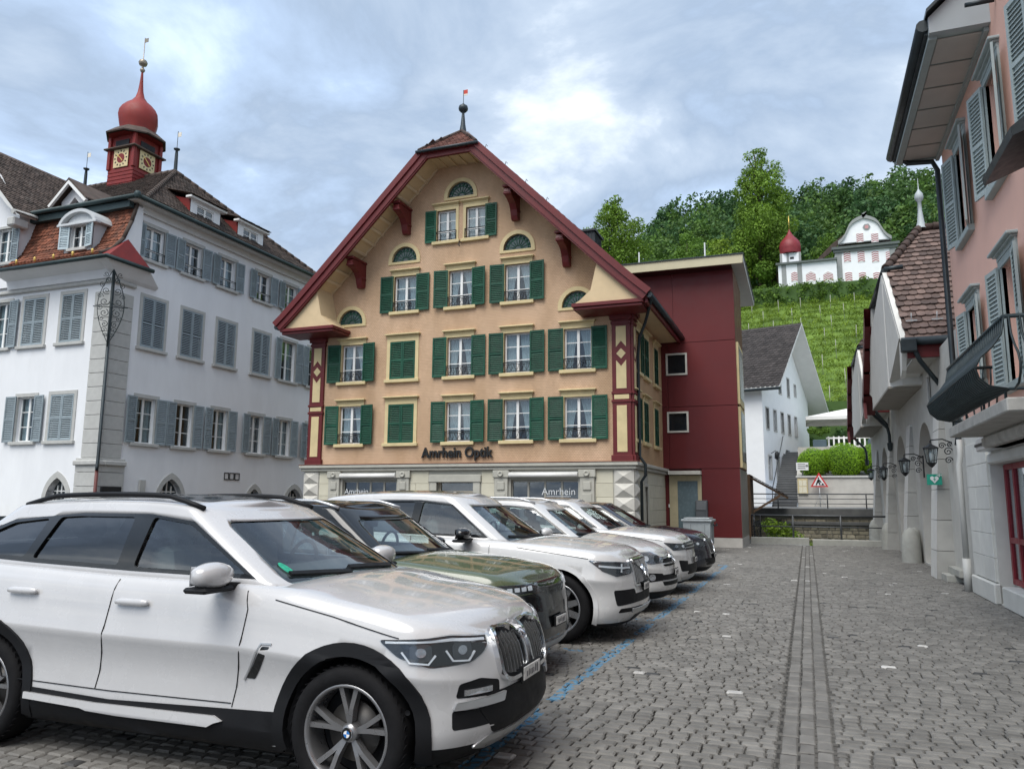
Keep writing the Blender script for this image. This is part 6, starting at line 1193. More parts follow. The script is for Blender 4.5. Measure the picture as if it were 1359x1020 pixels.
for xx_ in (130, 258): xa = q(xx_, 800)[0]; b = MB(); b.box(xa-.3, xa+.3, CY-1.27, CY-1.1, zb, wz1); b.build('wing_strip', M_vill, cv)
t0, t1 = q(95, 660)[0], q(268, 660)[0]; tz0, tz1 = wz1+.28, q(180, 608)[1]; b = MB(); b.box(t0, t1, CY-1.0, CY+.7, tz0, tz1); b.build('tower', M_whh, cv); xa = (t0+t1)/2
b = MB(); b.box(xa-.05, xa+.45, CY-1.05, CY-.98, q(200, 657)[1], q(200, 640)[1]); b.build('tower_opening', M_dark, cv)
for xx_ in (t0+.15, xa-.35, t1-.15): b = MB(); b.box(xx_-.15, xx_+.15, CY-1.06, CY-.99, tz0, tz1); b.build('tower_strip', M_vill, cv)
rD = (q(275, 540)[0]-q(85, 540)[0])/2; hD = q(170, 395)[1]-tz1; b = MB(); b.lathe([(rD*r_, hD*z) for r_, z in ((.93, 0), (.97, .06), (.96, .1), (1.0, .2), (.99, .32), (.88, .45), (.68, .56), (.45, .66), (.27, .76), (.14, .86), (.05, .95), (0, 1.0))], (xa, CY-.15, tz1), 8, 0, True, math.pi/8); b.build('onion_dome', mat('maroon_dome', (.20, .020, .026), .5, .15, 2), cv)
b = MB(); b.tube([(xa, CY-.15, tz1+hD*.97), (xa, CY-.15, tz1+hD+1.9)], .05, 5); b.lathe([(0, -.15), (.14, 0), (0, .15)], (xa, CY-.15, tz1+hD+.9), 8); b.build('dome_spike', mat('gilt', ()), cv)
M_chr = mat('chevron_red', (.28, .03, .05), .6, .05); 
def chev(cx_, z0, z1, w_, y, arch=False):
    b = MB(); b.box(cx_-w_/2, cx_+w_/2, y-.06, y, z0, z1); 
    if arch: b.prism([(x, y-.06, z) for x, z in arc(cx_, z1, w_/2, 0, 180, 10)], (0, .06, 0))
    o2 = b.build('shutter', mat('chevron_white', (.74, .72, .70), .6, .03), cv); n_ = 5; hh = z1-z0+(w_*.35 if arch else 0)
    b = MB()
    for k in range(n_):
        for s_ in ((-1, 1) if not arch else (-1, 1)):
            zz = z0+hh*(k+.12)/n_; r_ = w_*.34; lim = w_/2*.94
            b.add([(cx_, y-.07, zz+r_*.6), (cx_+s_*lim, y-.07, zz), (cx_+s_*lim, y-.07, min(zz+hh/n_*.45, z1+.2)), (cx_, y-.07, min(zz+r_*.6+hh/n_*.45, z1+(w_*.45 if arch else .0)))], [(0, 1, 2, 3)])
    b.build('chevrons', M_chr, o2)
for xx_, yt, yb in [(x, 577, 665) for x in (642, 756, 872, 988)]+[(x, 750, 842) for x in (655, 768, 885, 1000)]+[(x, 430, 503) for x in (746, 868)]:
    xc_ = q(xx_, yt)[0]; chev(xc_, q(xx_, yb)[1], q(xx_, yt)[1], q(xx_+30, yt)[0]-q(xx_-30, yt)[0], CY-.0)
for xx_, w_, yt in ((213, 56, 790), (346, 84, 800), (487, 84, 800)): xc_ = q(xx_, yt)[0]; chev(xc_, q(xx_, 842)[1], q(xx_, yt)[1], q(xx_+w_/2, yt)[0]-q(xx_-w_/2, yt)[0], CY-1.2, True)
b = MB(); cx_, cz_ = q(803, 378); b.lathe([(0, 0), (.5, 0), (.5, .05)], (cx_, CY-.05, cz_), 6, 0, False, ax='y'); b.lathe([(0, -.02), (.28, -.02)], (cx_, CY-.06, cz_), 6, 1, False, ax='y'); b.build('crest', [M_vill, mat('crest_pink', (.5, .25, .25), .6)], cv)
# trees
LF_LIME = leafmat('leaf_lime', (.12, .215, .026), (.16, .26, .03))
M_bark = mat('bark', (.075, .055, .04), .9, .25, 6, .5, 20)
def tree(name, label, x, y, zg, h, w_, n, size, lm, seed, trunk=.3, lobes=26, group=None, shape=None):
    rg_ = np.random.default_rng(seed); o_ = thing(name, label, 'tree', (x, y, zg), group=group); zt = h*trunk
    cs_ = []
    for i in range(lobes):
        t = (i+.5)/lobes; z = zt*.7+(h-zt*.7)*t; prof_ = (shape or (lambda t: math.sin(math.pi*min(1, .18+t*.82))**.7))(t)*w_/2
        a = i*2.4+rg_.uniform(-.4, .4); r_ = prof_*rg_.uniform(.25, .85); cs_.append((r_*math.cos(a), r_*math.sin(a), z+rg_.uniform(-.04, .04)*h, max(.35, prof_*rg_.uniform(.30, .52))))
    me = leaves(cs_, n, size, seed=seed); me.materials.append(lm); put('crown', me, o_, False)
    b = MB(); b.tube([(0, 0, -1), (.1, 0, zt*.6), (-.05, .1, h*.55), (0, 0, h*.9)], [h*.026, h*.020, h*.012, h*.003], 8)
    for c_ in cs_[:-2:2]: b.tube([(0, 0, max(zt*.5, c_[2]-h*.16)), (c_[0]*.5, c_[1]*.5, c_[2]-h*.05), c_[:3]], [h*.007, h*.005, h*.002], 5)
    b.build('trunk', M_bark, o_, False); return o_
tp = at(815, 262, Y=100); tree('young_maple', 'rounded light green tree rising behind the shop house roof', tp.x, 100, tp.z-15.5, 15.5, 9.4, 17000, .34, LF_LIME, 61, .3, 44)
tp = at(1003, 197, Y=117); tree('tall_lime', 'tall green tree with an airy upper crown beside the chapel tower', tp.x, 117, 31, tp.z-31, 10.5, 24000, .36, LF_LIME, 62, .22, 60, shape=lambda t: (1.0 if t < .42 else .66 if t < .55 else .80)*math.sin(math.pi*min(1, .22+t*.78))**.6+.05)
tp = at(945, 300, Y=118); tree('bushy_tree', 'pale green bushy tree just above the annex roof', tp.x+1.2, 118, 32, 10.5, 10, 7000, .36, LF_L, 63, .15, 22)
tp = at(1100, 345, Y=122); tree('bushy_tree', 'light green tree filling the gap between chapel tower and gable', tp.x, 122, 32, 10, 9, 6000, .36, LF_M, 64, .15, 20)
tp = at(1030, 330, Y=116); tree('bushy_tree', 'mid green bush behind the maroon tower dome', tp.x, 116, 31, 9.5, 6.5, 5000, .36, LF_M, 65, .1, 18)
tp = at(912, 330, Y=112); tree('bushy_tree', 'mid green tree left of the pale bushy tree', tp.x, 112, 29, tp.z-26, 9, 5000, .36, LF_M, 66, .1, 18)
rg = np.random.default_rng(77); wood_c = [[], [], []]
for i in range(150):
    y = rg.uniform(132, 176); x = rg.uniform(-.20, .22)*y; h = rg.uniform(9, 13.5); w_ = rg.uniform(5, 8.5); k = int(rg.random()*3); zg = hz_(x, y)
    for j in range(9):
        t = (j+.5)/9; r_ = w_/2*math.sin(math.pi*min(1, .2+.8*t))**.7; a = j*2.4; wood_c[k].append((x+r_*.6*math.cos(a), y+r_*.6*math.sin(a), zg+h*(.25+.72*t), r_*.55+.5))
for k, (lm, n) in enumerate(((LF_D, 36000), (leafmat('leaf_wood', (.055, .12, .035), (.08, .15, .04)), 30000), (leafmat('leaf_wood2', (.085, .165, .035), (.115, .20, .04)), 22000))):
    o_ = tag(put('wood', leaves(wood_c[k], n, .75, seed=80+k)), 'wooded hillside behind the chapel villa', 'wood', kind='stuff'); o_.data.materials.append(lm)
# ------------------------------------------------------------------ cars (local: x forward with 0 at the nose, y left, z up)
M_blk = mat('black_trim', (.009, .0095, .011), .55, .15, spec=.2); M_gloss = mat('gloss_black', (.008, .009, .010), .12, .1, coat=.5)
M_chrome = mat('chrome', (.75, .76, .78), .12, .05, metal=1.); M_silver = mat('satin_silver', (.50, .51, .52), .35, .06, metal=.7)
M_tyre = mat('tyre_rubber', (.010, .010, .011), .8, .2, 20, .2, 120, spec=.15); M_int = mat('cabin_dark', (.07, .072, .076), .8, .2)
M_seat = mat('seat_fabric', (.16, .165, .17), .85, .2, 10)
G_side = glass('car_glass', (.70, .80, .79), 1.7); G_ws = glass('windscreen_glass', (.72, .81, .80), 1.15); G_tint = glass('car_glass_tinted', (.05, .06, .065), 1.5); G_lens = glass('lamp_lens', (.85, .88, .9), 1.0)
M_lamp = mat('lamp_silver', (.55, .57, .60), .15, .2, 30, metal=.8); M_lampw = mat('lamp_white', (.75, .77, .80), .3, .05); M_plate = mat('plate_white', (.62, .62, .60), .5, .25, 45)
M_lampd = mat('lamp_dark', (.05, .055, .06), .15, .1)
def paint(name, c, flake=.06): return mat(name, c, .26, flake, 1.2, coat=1.0, spec=.5, dirt=(tuple(v_*.82 for v_ in c), 1.5, .18))
def crv(pts):                                                    # smooth curve through points
    xs = [p[0] for p in pts]; ys_ = [p[1] for p in pts]; n = len(xs)
    m = [(ys_[min(i+1, n-1)]-ys_[max(i-1, 0)])/max(1e-6, xs[min(i+1, n-1)]-xs[max(i-1, 0)]) for i in range(n)]
    def f(x):
        if x <= xs[0]: return ys_[0]
        if x >= xs[-1]: return ys_[-1]
        i = max(j for j in range(n-1) if xs[j] <= x); h = xs[i+1]-xs[i]; t = (x-xs[i])/h
        return (2*t**3-3*t*t+1)*ys_[i]+(t**3-2*t*t+t)*h*m[i]+(-2*t**3+3*t*t)*ys_[i+1]+(t**3-t*t)*h*m[i+1]
    return f
def plan(L, cf, nf, cr, nr, N=20, M=34):                         # half outline: list of (d from nose, fraction of half width)
    out = []
    for i in range(N+1): a = math.pi/2*i/N; out.append((cf-cf*math.cos(a)**(2/nf), math.sin(a)**(2/nf)))
    for i in range(1, M): out.append((cf+(L-cf-cr)*i/M, 1.))
    for i in range(N+1): a = math.pi/2*(1-i/N); out.append((L-cr+cr*math.cos(a)**(2/nr), math.sin(a)**(2/nr)))
    return out
def ring_solid(rings, deck):                                     # rings of half-outline points (x, y>=0, z); mirrored and closed, deck = y fractions with crown
    b = MB(); n = len(rings[0]); vs_ = []; fs_ = []; mm = []
    for r_ in rings:
        vs_ += [(x, -y, z) for x, y, z in r_]+[(x, y, z) for x, y, z in r_]
    for k in range(len(rings)-1):
        for i in range(n-1):
            a = k*2*n+i; fs_ += [(a, a+1, a+1+2*n, a+2*n)]; a += n; fs_ += [(a+1, a, a+2*n, a+1+2*n)]
    b.add(vs_, fs_, 0, True)
    top = rings[-1]; fr_ = [1]+deck[0]; g = [[(x, -y*f, z+deck[1](-x)*(1-f*f)) for x, y, z in top] for f in fr_]; g += [[(x, y*f, z+deck[1](-x)*(1-f*f)) for x, y, z in top] for f in fr_[::-1]]
    fl = []; [fl.extend(q) for q in g]
    b.add(fl, [(k*n+i, k*n+i+1, (k+1)*n+i+1, (k+1)*n+i) for k in range(len(g)-1) for i in range(n-1)], 0, True)
    bot = rings[0]; b.add([(x, -y, z) for x, y, z in bot]+[(x, y, z) for x, y, z in bot], [(i, n+i, n+i+1, i+1) for i in range(n-1)], 0, False)
    return b
def boolean(me, cutters):
    o = bpy.data.objects.new('b', me); C.objects.link(o); cs_ = []
    for c_ in cutters:
        co_ = bpy.data.objects.new('c', c_); C.objects.link(co_); cs_.append(co_); m = o.modifiers.new('b', 'BOOLEAN'); m.object = co_; m.operation = 'DIFFERENCE'; m.solver = 'EXACT'; m.material_mode = 'TRANSFER'
    dg = bpy.context.evaluated_depsgraph_get(); r_ = bpy.data.meshes.new_from_object(o.evaluated_get(dg)); bpy.data.objects.remove(o)
    for c_ in cs_: bpy.data.objects.remove(c_)
    return r_
def dens(poly, ml=.04, closed=True):
    out = []
    n = len(poly)
    for i in range(n if closed else n-1):
        a, c_ = V(poly[i]), V(poly[(i+1) % n]); k = max(1, int((c_-a).length/ml)); out += [tuple(a.lerp(c_, j/k)) for j in range(k)]
    return out if closed else out+[tuple(poly[-1])]
def rnd_poly(poly, r=.03, n=4):                                  # round the corners of a 2-D polygon
    out = []; m = len(poly)
    for i in range(m):
        p, a, c_ = V(poly[i]), V(poly[i-1]), V(poly[(i+1) % m]); q = min(r, (a-p).length*.45, (c_-p).length*.45); s, e = p+(a-p).normalized()*q, p+(c_-p).normalized()*q
        for j in range(n+1): t = j/n; out.append(tuple(s*(1-t)**2+p*2*t*(1-t)+e*t*t))
    return out
AX = {'side': (V((1, 0, 0)), V((0, 0, 1)), V((0, 1, 0)), V((0, -3, 0))), 'front': (V((0, 1, 0)), V((0, 0, 1)), V((-1, 0, 0)), V((3, 0, 0))), 'top': (V((1, 0, 0)), V((0, 1, 0)), V((0, 0, -1)), V((0, 0, 4)))}
_d = V((-.62, .78, 0)).normalized(); AX['corner'] = (V((.78, .62, 0)).normalized(), V((0, 0, 1)), _d, -_d*4)
def patch(bvh, outer, holes, view, off=.004, thick=.02, mats=None, ml=.06, mirror=False, flat=False, min_t=None):
    U, W, D, O = AX[view]; loops = [[V((u, v_, 0)) for u, v_ in dens(l, ml)] for l in [outer]+holes]
    tr = tessellate_polygon(loops); pts = [p for l in loops for p in l]; bm = bmesh.new(); bv = [bm.verts.new(p) for p in pts]
    for t in tr:
        try: bm.faces.new([bv[i] for i in t])
        except ValueError: pass
    for _ in range(4):
        es = [e for e in bm.edges if e.calc_length() > ml*1.9 and not e.is_boundary]
        if not es: break
        bmesh.ops.subdivide_edges(bm, edges=es, cuts=1); bmesh.ops.triangulate(bm, faces=[f for f in bm.faces if len(f.verts) > 3])
    bm.verts.ensure_lookup_table(); bm.verts.index_update(); top = []; last = None
    miss = []
    for v_ in bm.verts:
        o = O+U*v_.co.x+W*v_.co.y; hit, nr, _, _ = bvh.ray_cast(o, D)
        if hit is None: miss.append(len(top)); top.append((o, None)); continue
        top.append((hit, nr if nr.dot(D) < 0 else -nr))
    good = [p for p in top if p[1] is not None]
    if not good: bm.free(); return None
    for i in miss: o = top[i][0]; h_ = min(good, key=lambda p: ((p[0]-o)-D*((p[0]-o).dot(D))).length); top[i] = (o+D*((h_[0]-o).dot(D)), h_[1])
    F = [[v_.index for v_ in f.verts] for f in bm.faces]; bd = [[v_.index for v_ in e.verts] for e in bm.edges if e.is_boundary]; bm.free()
    T = [p+nr*off for p, nr in top]; B = [p+nr*(off-thick) for p, nr in top]; n = len(T)
    return PL([T, B], F, bd, n, mirror)
class PL:
    def __init__(s, TB, F, bd, n, mirror): s.a = (TB, F, bd, n, mirror)
    def build(s, name, mt, parent, world=False):
        (T, B), F, bd, n, mirror = s.a; o = None
        for sg in ((1, -1) if mirror else (1,)):
            b = MB(); b.raw = True; vs_ = [(q.x, q.y*sg, q.z) for q in T+B]; F2 = []
            for f in F:
                a, c_, e = (V(vs_[i]) for i in f[:3]); o_ = V(vs_[f[0]])-V(vs_[f[0]+n]); F2.append(f if (c_-a).cross(e-a).dot(o_) > 0 else f[::-1])
            b.add(vs_, F2, 0, True); b.add(vs_, [(a, c_, n+c_, n+a) for a, c_ in bd], 0, False); o = b.build(name, mt, parent, False)
        return o
    def flip(s): T, B = s.a[0]; s.a = ([[V((q.x, -q.y, q.z)) for q in T], [V((q.x, -q.y, q.z)) for q in B]],)+s.a[1:]
def ribbon(pts, w_):
    pts = [V(p) for p in dens(pts, .05, False)]; n = len(pts); L_ = []; Rr = []
    for i, p in enumerate(pts): d = (pts[min(i+1, n-1)]-pts[max(i-1, 0)]).normalized(); q = V((-d.y, d.x))*w_/2; L_.append(tuple(p+q)); Rr.append(tuple(p-q))
    return L_+Rr[::-1]
def wheel_mesh(R_, w_, spokes, style):
    t = MB(); rr_ = R_*.72; t.lathe([(rr_, -w_*.42), (R_*.80, -w_*.5), (R_*.93, -w_*.49), (R_*.985, -w_*.40), (R_, -w_*.25), (R_, w_*.25), (R_*.985, w_*.4), (R_*.9, w_*.5), (rr_, w_*.42)], (0, 0, 0), 48, ax='y')
    for i in range(48):
        a = 2*math.pi*i/48
        for s_ in (-1, 1): t.ob((R_*.976*math.cos(a), s_*w_*.34-.012, R_*.976*math.sin(a)), (-.03*math.sin(a)+.012*math.cos(a), 0, .03*math.cos(a)+.012*math.sin(a)), (0, .024, 0), (.004*math.cos(a), 0, .004*math.sin(a)))
    r = MB(); r.lathe([(rr_*1.02, -w_*.44), (rr_*1.0, -w_*.46), (rr_*.955, -w_*.44), (rr_*.93, -w_*.3), (rr_*.92, w_*.2)], (0, 0, 0), 48, ax='y')
    yo = -w_*.40
    for i in range(spokes):
        a0 = 2*math.pi*i/spokes+math.pi/2
        if style == 'Y': arms = [(0.0, -.20, .012, .014), (0.0, .20, .012, .014)]
        elif style == 'double': arms = [(-.09, -.12, .024, .020), (.09, .12, .024, .020)]
        else: arms = [(0, 0, .045, .030)]
        for da, db_, wi, wo in arms:
            a, c_ = a0+da, a0+db_; ri, ro = R_*.10, rr_*.96; P = []
            for rad, ang, hw3, yy in ((ri, a, wi, yo+.035), (rr_*.5, a0+(da*.4+db_*.6) if style == 'Y' else (a+c_)/2, (wi+wo)/2, yo+.018), (ro, c_, wo, yo+.01)):
                ct, st_ = math.cos(ang), math.sin(ang); P.append([(rad*ct-s_*hw3*st_, y_, rad*st_+s_*hw3*ct) for s_, y_ in ((-1, yy), (1, yy), (1, yy+.05), (-1, yy+.05))])
            vs_ = [p for q in P for p in q]; r.add(vs_, [(k*4+j, k*4+(j+1) % 4, k*4+4+(j+1) % 4, k*4+4+j) for k in range(2) for j in range(4)]+[(0, 1, 2, 3), (11, 10, 9, 8)])
    r.lathe([(0, yo+.015), (R_*.12, yo+.02), (R_*.15, yo+.04), (R_*.15, yo+.1)], (0, 0, 0), 20, ax='y')
    d = MB(); d.lathe([(0, .01), (rr_*.62, .01), (rr_*.62, .03), (0, .03)], (0, -.02, 0), 32, ax='y'); d.lathe([(rr_*.9, .05), (0, .05)], (0, 0, 0), 32, 1, ax='y'); 
    return t, r, d
M_rim = {'dark': mat('rim_graphite', (.26, .26, .265), .3, .1, metal=.7), 'silver': mat('rim_silver', (.45, .46, .48), .3, .08, metal=.8)}
M_disc = mat('brake_disc', (.10, .095, .09), .45, .2, metal=.7)
def car(p):
    L, W, H = p['L'], p['W']/2, p['H']; root = thing(p['name'], p['label'], 'car', p['loc'], p.get('rz', 0), 'cars parked side by side on the setts'); PM = p['paint']; roofm = p.get('roof', PM)
    zt = crv(p['top']); zb = p.get('zb', .20); pl = plan(L, p.get('cf', .62), p.get('nf', 2.6), p.get('cr', .45), 2.8)
    prof = p.get('prof', [(0, .90), (.05, .945), (.14, .975), (.26, .968), (.38, .952), (.50, .966), (.585, .990), (.615, 1.0), (.635, .999), (.665, .988), (.80, .968), (.90, .955), (.955, .93), (.985, .905), (1.0, .885)])
    fi = crv(p.get('fi', [(0, .16), (.12, .06), (.25, .0), (.5, .015), (.8, .05), (.93, .09), (1., .16)])); cf = p.get('cf', .62)
    rings = []
    for f, g in prof:
        r_ = []
        for d, wf in pl:
            ztop = zt(d); wk = max(0, 1-d/(cf*1.15))**1.2; rk = max(0, 1-(L-d)/.6); x = -d-fi(f)*wk+rk*(.10*abs(f-.45)); zbd = zb+.10*max(0, 1-d/.9)*0+.06*rk
            r_.append((x, W*wf*g*(1-.035*max(0, 1-d/1.3)-.03*max(0, 1-(L-d)/1.2)), zbd+(ztop-zbd)*f))
        rings.append(r_)
    crown = crv(p.get('crown', [(0, .02), (.3, .06), (1.2, .075), (1.6, .02), (5.5, .02)])); bb = ring_solid(rings, ([.94, .85, .72, .55, .36, .16], crown))
    cow = p['cowl']+.12
    for i, f in enumerate(bb.f):
        c_ = [sum(bb.v[j][k] for j in f)/len(f) for k in range(3)]
        if c_[0] < -cow and c_[0] > -(L-.5) and abs(c_[1]) < W*.80 and c_[2] > zt(-c_[0])-.02: bb.m[i] = 1
        if c_[2] < zb+.075: bb.m[i] = 1
    bme = bb.mesh('body', [PM, M_blk]); bvh = BVHTree.FromPolygons([tuple(v_.co) for v_ in bme.vertices], [tuple(q.vertices) for q in bme.polygons])
    Rw = p['R']; axs = (p['fa'], p['fa']+p['wb']); cut = []
    for d in axs:
        for s_ in (-1, 1):
            c_ = MB(); y0, y1 = sorted((s_*(W+.15), s_*(W-.34))); c_.lathe([(0, y0), (Rw*1.12, y0), (Rw*1.12, y1), (0, y1)], (-d, 0, Rw+.01), 40, ax='y'); cut.append(c_.mesh('cut', [M_blk]))
    body = boolean(bme, cut); 
    put('body', body, root, False)
    # greenhouse
    gz = crv(p['roofline']); T = [0, .12, .25, .4, .55, .7, .82, .91, .97, 1.0]; sidew = p.get('gw', (.875, .70)); g0, g1 = p['cowl']-.02, p['wtop']; h0, h1 = p['tail0'], p['tail1']
    def shell(o_):
        rs = []
        for t in T+[1.03, 1.05]:
            tt = min(t, 1); xf = -(g0+(g1-g0)*tt**1.08+o_); xr_ = -(h0+(h1-h0)*tt**1.2-o_); wy_ = W*(sidew[0]+(sidew[1]-sidew[0])*tt**1.25)-o_; e = 0 if t <= 1 else (.012, .05)[t > 1.04]; wy_ -= e; xf -= e*1.5; xr_ += e*1.5
            pl2 = plan(xf-xr_, .27, 2.7, .30, 2.8, 18, 26); r_ = []
            for d, wf in pl2:
                x = xf-d; zb2 = zt(-x)-.03; zr_ = gz(-x) if tt > .5 else gz(-x); zz = zb2+(zr_-zb2)*tt+(0 if t <= 1 else (.010, .022)[t > 1.04])-(o_ if tt > .9 else 0); r_.append((x, max(0, wy_)*wf, zz))
            rs.append(r_)
        return rs
    crown2 = lambda d: .045
    gs = ring_solid(shell(0), ([.93, .8, .6, .35, .12], crown2)); gme = gs.mesh('g', [PM]); gb = BVHTree.FromPolygons([tuple(v_.co) for v_ in gme.vertices], [tuple(q.vertices) for q in gme.polygons])
    inner = ring_solid([[(x, y, z-.02) for x, y, z in r_] for r_ in shell(.035)], ([.93, .8, .6, .35, .12], crown2)).mesh('gi', [M_int]); 
    cts = [inner]; c_ = MB(); c_.prism([(x, -W-.2, z) for x, z in p['dlo']], (0, 2*W+.4, 0)); cts.append(c_.mesh('c', [M_blk]))
    ws = (p['ws'][0]*.965, p['ws'][1], p['ws'][2]*.965, p['ws'][3]); wpoly = rnd_poly([(-ws[0], ws[1]), (ws[0], ws[1]), (ws[2], ws[3]), (-ws[2], ws[3])], .06)
    c_ = MB(); c_.prism([(.5, y, z) for y, z in wpoly], (-(p['wtop']+.6)-.0, 0, 0)); cts.append(c_.mesh('c', [M_blk]))
    rwp = rnd_poly([(-W*.70, zt(L-.5)+.10), (W*.70, zt(L-.5)+.10), (W*.60, H-.16), (-W*.60, H-.16)], .06); c_ = MB(); c_.prism([(-L-.5, y, z) for y, z in rwp], (1.3, 0, 0)); cts.append(c_.mesh('c', [M_blk]))
    gm = bpy.data.meshes.new_from_object(bpy.data.objects.new('x', gme)) if False else gme; 
    gm.materials.clear(); gm.materials.append(roofm); gm2 = boolean(gm, cts); put('roof', gm2, root, False)
    for k, (poly, tint) in enumerate(p['panes']):
        for s_ in (1, -1):
            cx_, cz_ = sum(v_[0] for v_ in poly)/len(poly), sum(v_[1] for v_ in poly)/len(poly); q = patch(gb, rnd_poly([(cx_+(a_-cx_)*1.02, cz_+(c_-cz_)*1.03) for a_, c_ in poly], .03), [], 'side', -.014, .004, ml=.06)
            if q:
                if s_ < 0: q.flip()
                q.build('side_window', G_tint if tint else G_side, root, False)
    q = patch(gb, rnd_poly(p['dlo'], .03), [rnd_poly(pp, .03) for pp, _ in p['panes']], 'side', .003, .014, ml=.05, mirror=True)
    if q: q.build('window_surround', M_gloss, root, False)
    if p.get('dlo_trim'):
        q = patch(gb, ribbon(p['dlo_trim'], .018), [], 'side', .010, .015, ml=.08, mirror=True); q and q.build('window_trim', p.get('trim_mat', M_silver), root, False)
    q = patch(gb, wpoly, [], 'front', -.006, .004, ml=.06); q and q.build('windscreen', G_ws, root, False)
    wi = [(y*.93, ws[1]+.035+(z-ws[1])*.93) for y, z in wpoly]; q = patch(gb, wpoly, [wi], 'front', -.022, .006, ml=.06); q and q.build('windscreen_border', M_gloss, root, False)
    b = MB(); b.add([(-L+.25, y, z) for y, z in rwp], [tuple(range(len(rwp)))]); b.build('rear_window', G_tint, root, False)
    if p.get('sunroof'): q = patch(gb, rnd_poly([(-p['wtop']-.22, -.46), (-p['wtop']-.22, .46), (-p['wtop']-1.5, .46), (-p['wtop']-1.5, -.46)], .08), [], 'top', .003, .01, ml=.14); q and q.build('sunroof', M_gloss, root, False)
    # wheels
    key = (p['name'], Rw); t_, r_, d_ = wheel_mesh(Rw, .245, p.get('spokes', 5), p.get('style', 'double')); tm, rm, dm = t_.mesh('tyre', M_tyre), r_.mesh('rim', M_rim[p.get('rim', 'silver')]), d_.mesh('disc', [M_disc, M_blk])
    for d in axs:
        for s_ in (-1, 1):
            o_ = put('wheel', None, root, False, (-d, s_*(W-.135), Rw), 0 if s_ < 0 else math.pi); put('tyre', tm, o_, False); put('rim', rm, o_, False); put('brake_disc', dm, o_, False)
            if p.get('roundel'): roundel((0, -.245*.40+.008, 0), .032, 'y', o_)
    # cabin
    zbelt = zt(2.3)
    b = MB(); b.prism([(-p['cowl']-.05, -W*.82, zt(p['cowl'])-.06), (-p['cowl']-.75, -W*.82, zbelt-.12), (-p['cowl']-.78, -W*.82, zbelt+.03), (-p['cowl']-.55, -W*.82, zbelt+.05), (-p['cowl']-.12, -W*.82, zt(p['cowl'])-.01)], (0, W*1.64, 0)); b.build('dashboard', M_int, root, False)
    def seat(bx):
        bx.bbox(-.10, .10, -.24, .24, -.1, .36, .06); bx.bbox(-.07, .06, -.14, .14, .42, .62, .05); bx.box(-.02, .02, -.08, -.05, .3, .45); bx.box(-.02, .02, .05, .08, .3, .45)
    for d in (p['cowl']+1.25, p['cowl']+2.1):
        for y in (-.38, .38):
            o_ = put('seat', cm(('seat', p['name']), seat, M_seat), root, False, (-d, y, zbelt-.08)); o_.scale = (1, 1, min(1.2, (H-zbelt-.12)/.55)); o_.rotation_euler = (0, R(-10), 0)
    b = MB(); a_ = [(-p['cowl']-.80+.05*math.sin(t)*.5, .38+.18*math.cos(t), zbelt+.02+.17*math.sin(t)) for t in [i*math.pi/10 for i in range(21)]]; b.tube(a_, .016, 6); b.build('steering_wheel', M_blk, root, False)
    b = MB(); b.bbox(-p['wtop']-.14, -p['wtop']-.10, -.12, .12, H-.24, H-.17, .01); b.build('rear_view_mirror', M_blk, root, False)
    # door mirrors
    mx_, mz_ = p['mirror']; mm_ = p.get('mirror_mat', PM)
    for s_ in (-1, 1):
        y0 = s_*W*sidew[0]; o_ = put('door_mirror', None, root, False, (-mx_, s_*(W+.09), mz_)); o_.scale = (1.1, 1.1, .92); b = MB()
        prof_ = []
        for k in range(9):
            t = k/8; sc = math.sin(math.pi*(.08+.80*t))**.5; prof_.append((-.125+.25*t, sc))
        vs_ = []; n_ = 14
        for yy, sc in prof_:
            for j in range(n_): a = 2*math.pi*j/n_; vs_.append((.085*sc*max(-.55, math.cos(a))+.0, yy*s_*-1, .085*sc*math.copysign(abs(math.sin(a))**.7, math.sin(a))))
        b.add(vs_, [(k*n_+j, k*n_+(j+1) % n_, (k+1)*n_+(j+1) % n_, (k+1)*n_+j) for k in range(8) for j in range(n_)]+[tuple(range(n_)), tuple(range(8*n_, 9*n_))], 0, True); b.build('mirror_housing', mm_, o_, False)
        b = MB(); b.bbox(-.085, .07, -.12, .12, -.105, -.068, .015); b.ob((-.05, s_*-.10, -.10), (.09, 0, .0), (0, s_*-.16, -.02), (0, 0, .05)); b.build('mirror_foot', M_blk, o_, False)
        b = MB(); b.box(-.052, -.046, -.10, .10, -.06, .06); b.build('mirror_glass', M_chrome, o_, False)
    # body side details
    for ln in p.get('gaps', []):
        q = patch(bvh, ribbon(ln, .0055), [], 'side', .004, .007, ml=.028, mirror=True); q and q.build('panel_gap', M_blk, root, False)
    for ln in p.get('topgaps', []):
        q = patch(bvh, ribbon(ln, .007), [], 'top', .0015, .004, ml=.07, mirror=True); q and q.build('bonnet_gap', M_blk, root, False)
    for hx, hz in p.get('handles', []):
        hit, nr, _, _ = bvh.ray_cast(V((hx, -3, hz)), V((0, 1, 0)))
        for s_ in (-1, 1):
            b = MB(); y = abs(hit.y); b.lathe([(0, -.14), (.018, -.125), (.024, -.07), (.024, .07), (.018, .125), (0, .14)], (0, 0, 0), 10, ax='x'); o_ = b.build('door_handle', p.get('handle_mat', PM), root, False); o_.location = (hx, s_*(y+.022), hz); o_.scale = (1, .8, 1)
    for side_p in p.get('clad', []):
        q = patch(bvh, side_p, [], 'side', .010, .02, ml=.08, mirror=True); q and q.build('cladding', p.get('clad_mat', M_blk), root, False)
    ar = p.get('arch', .075)
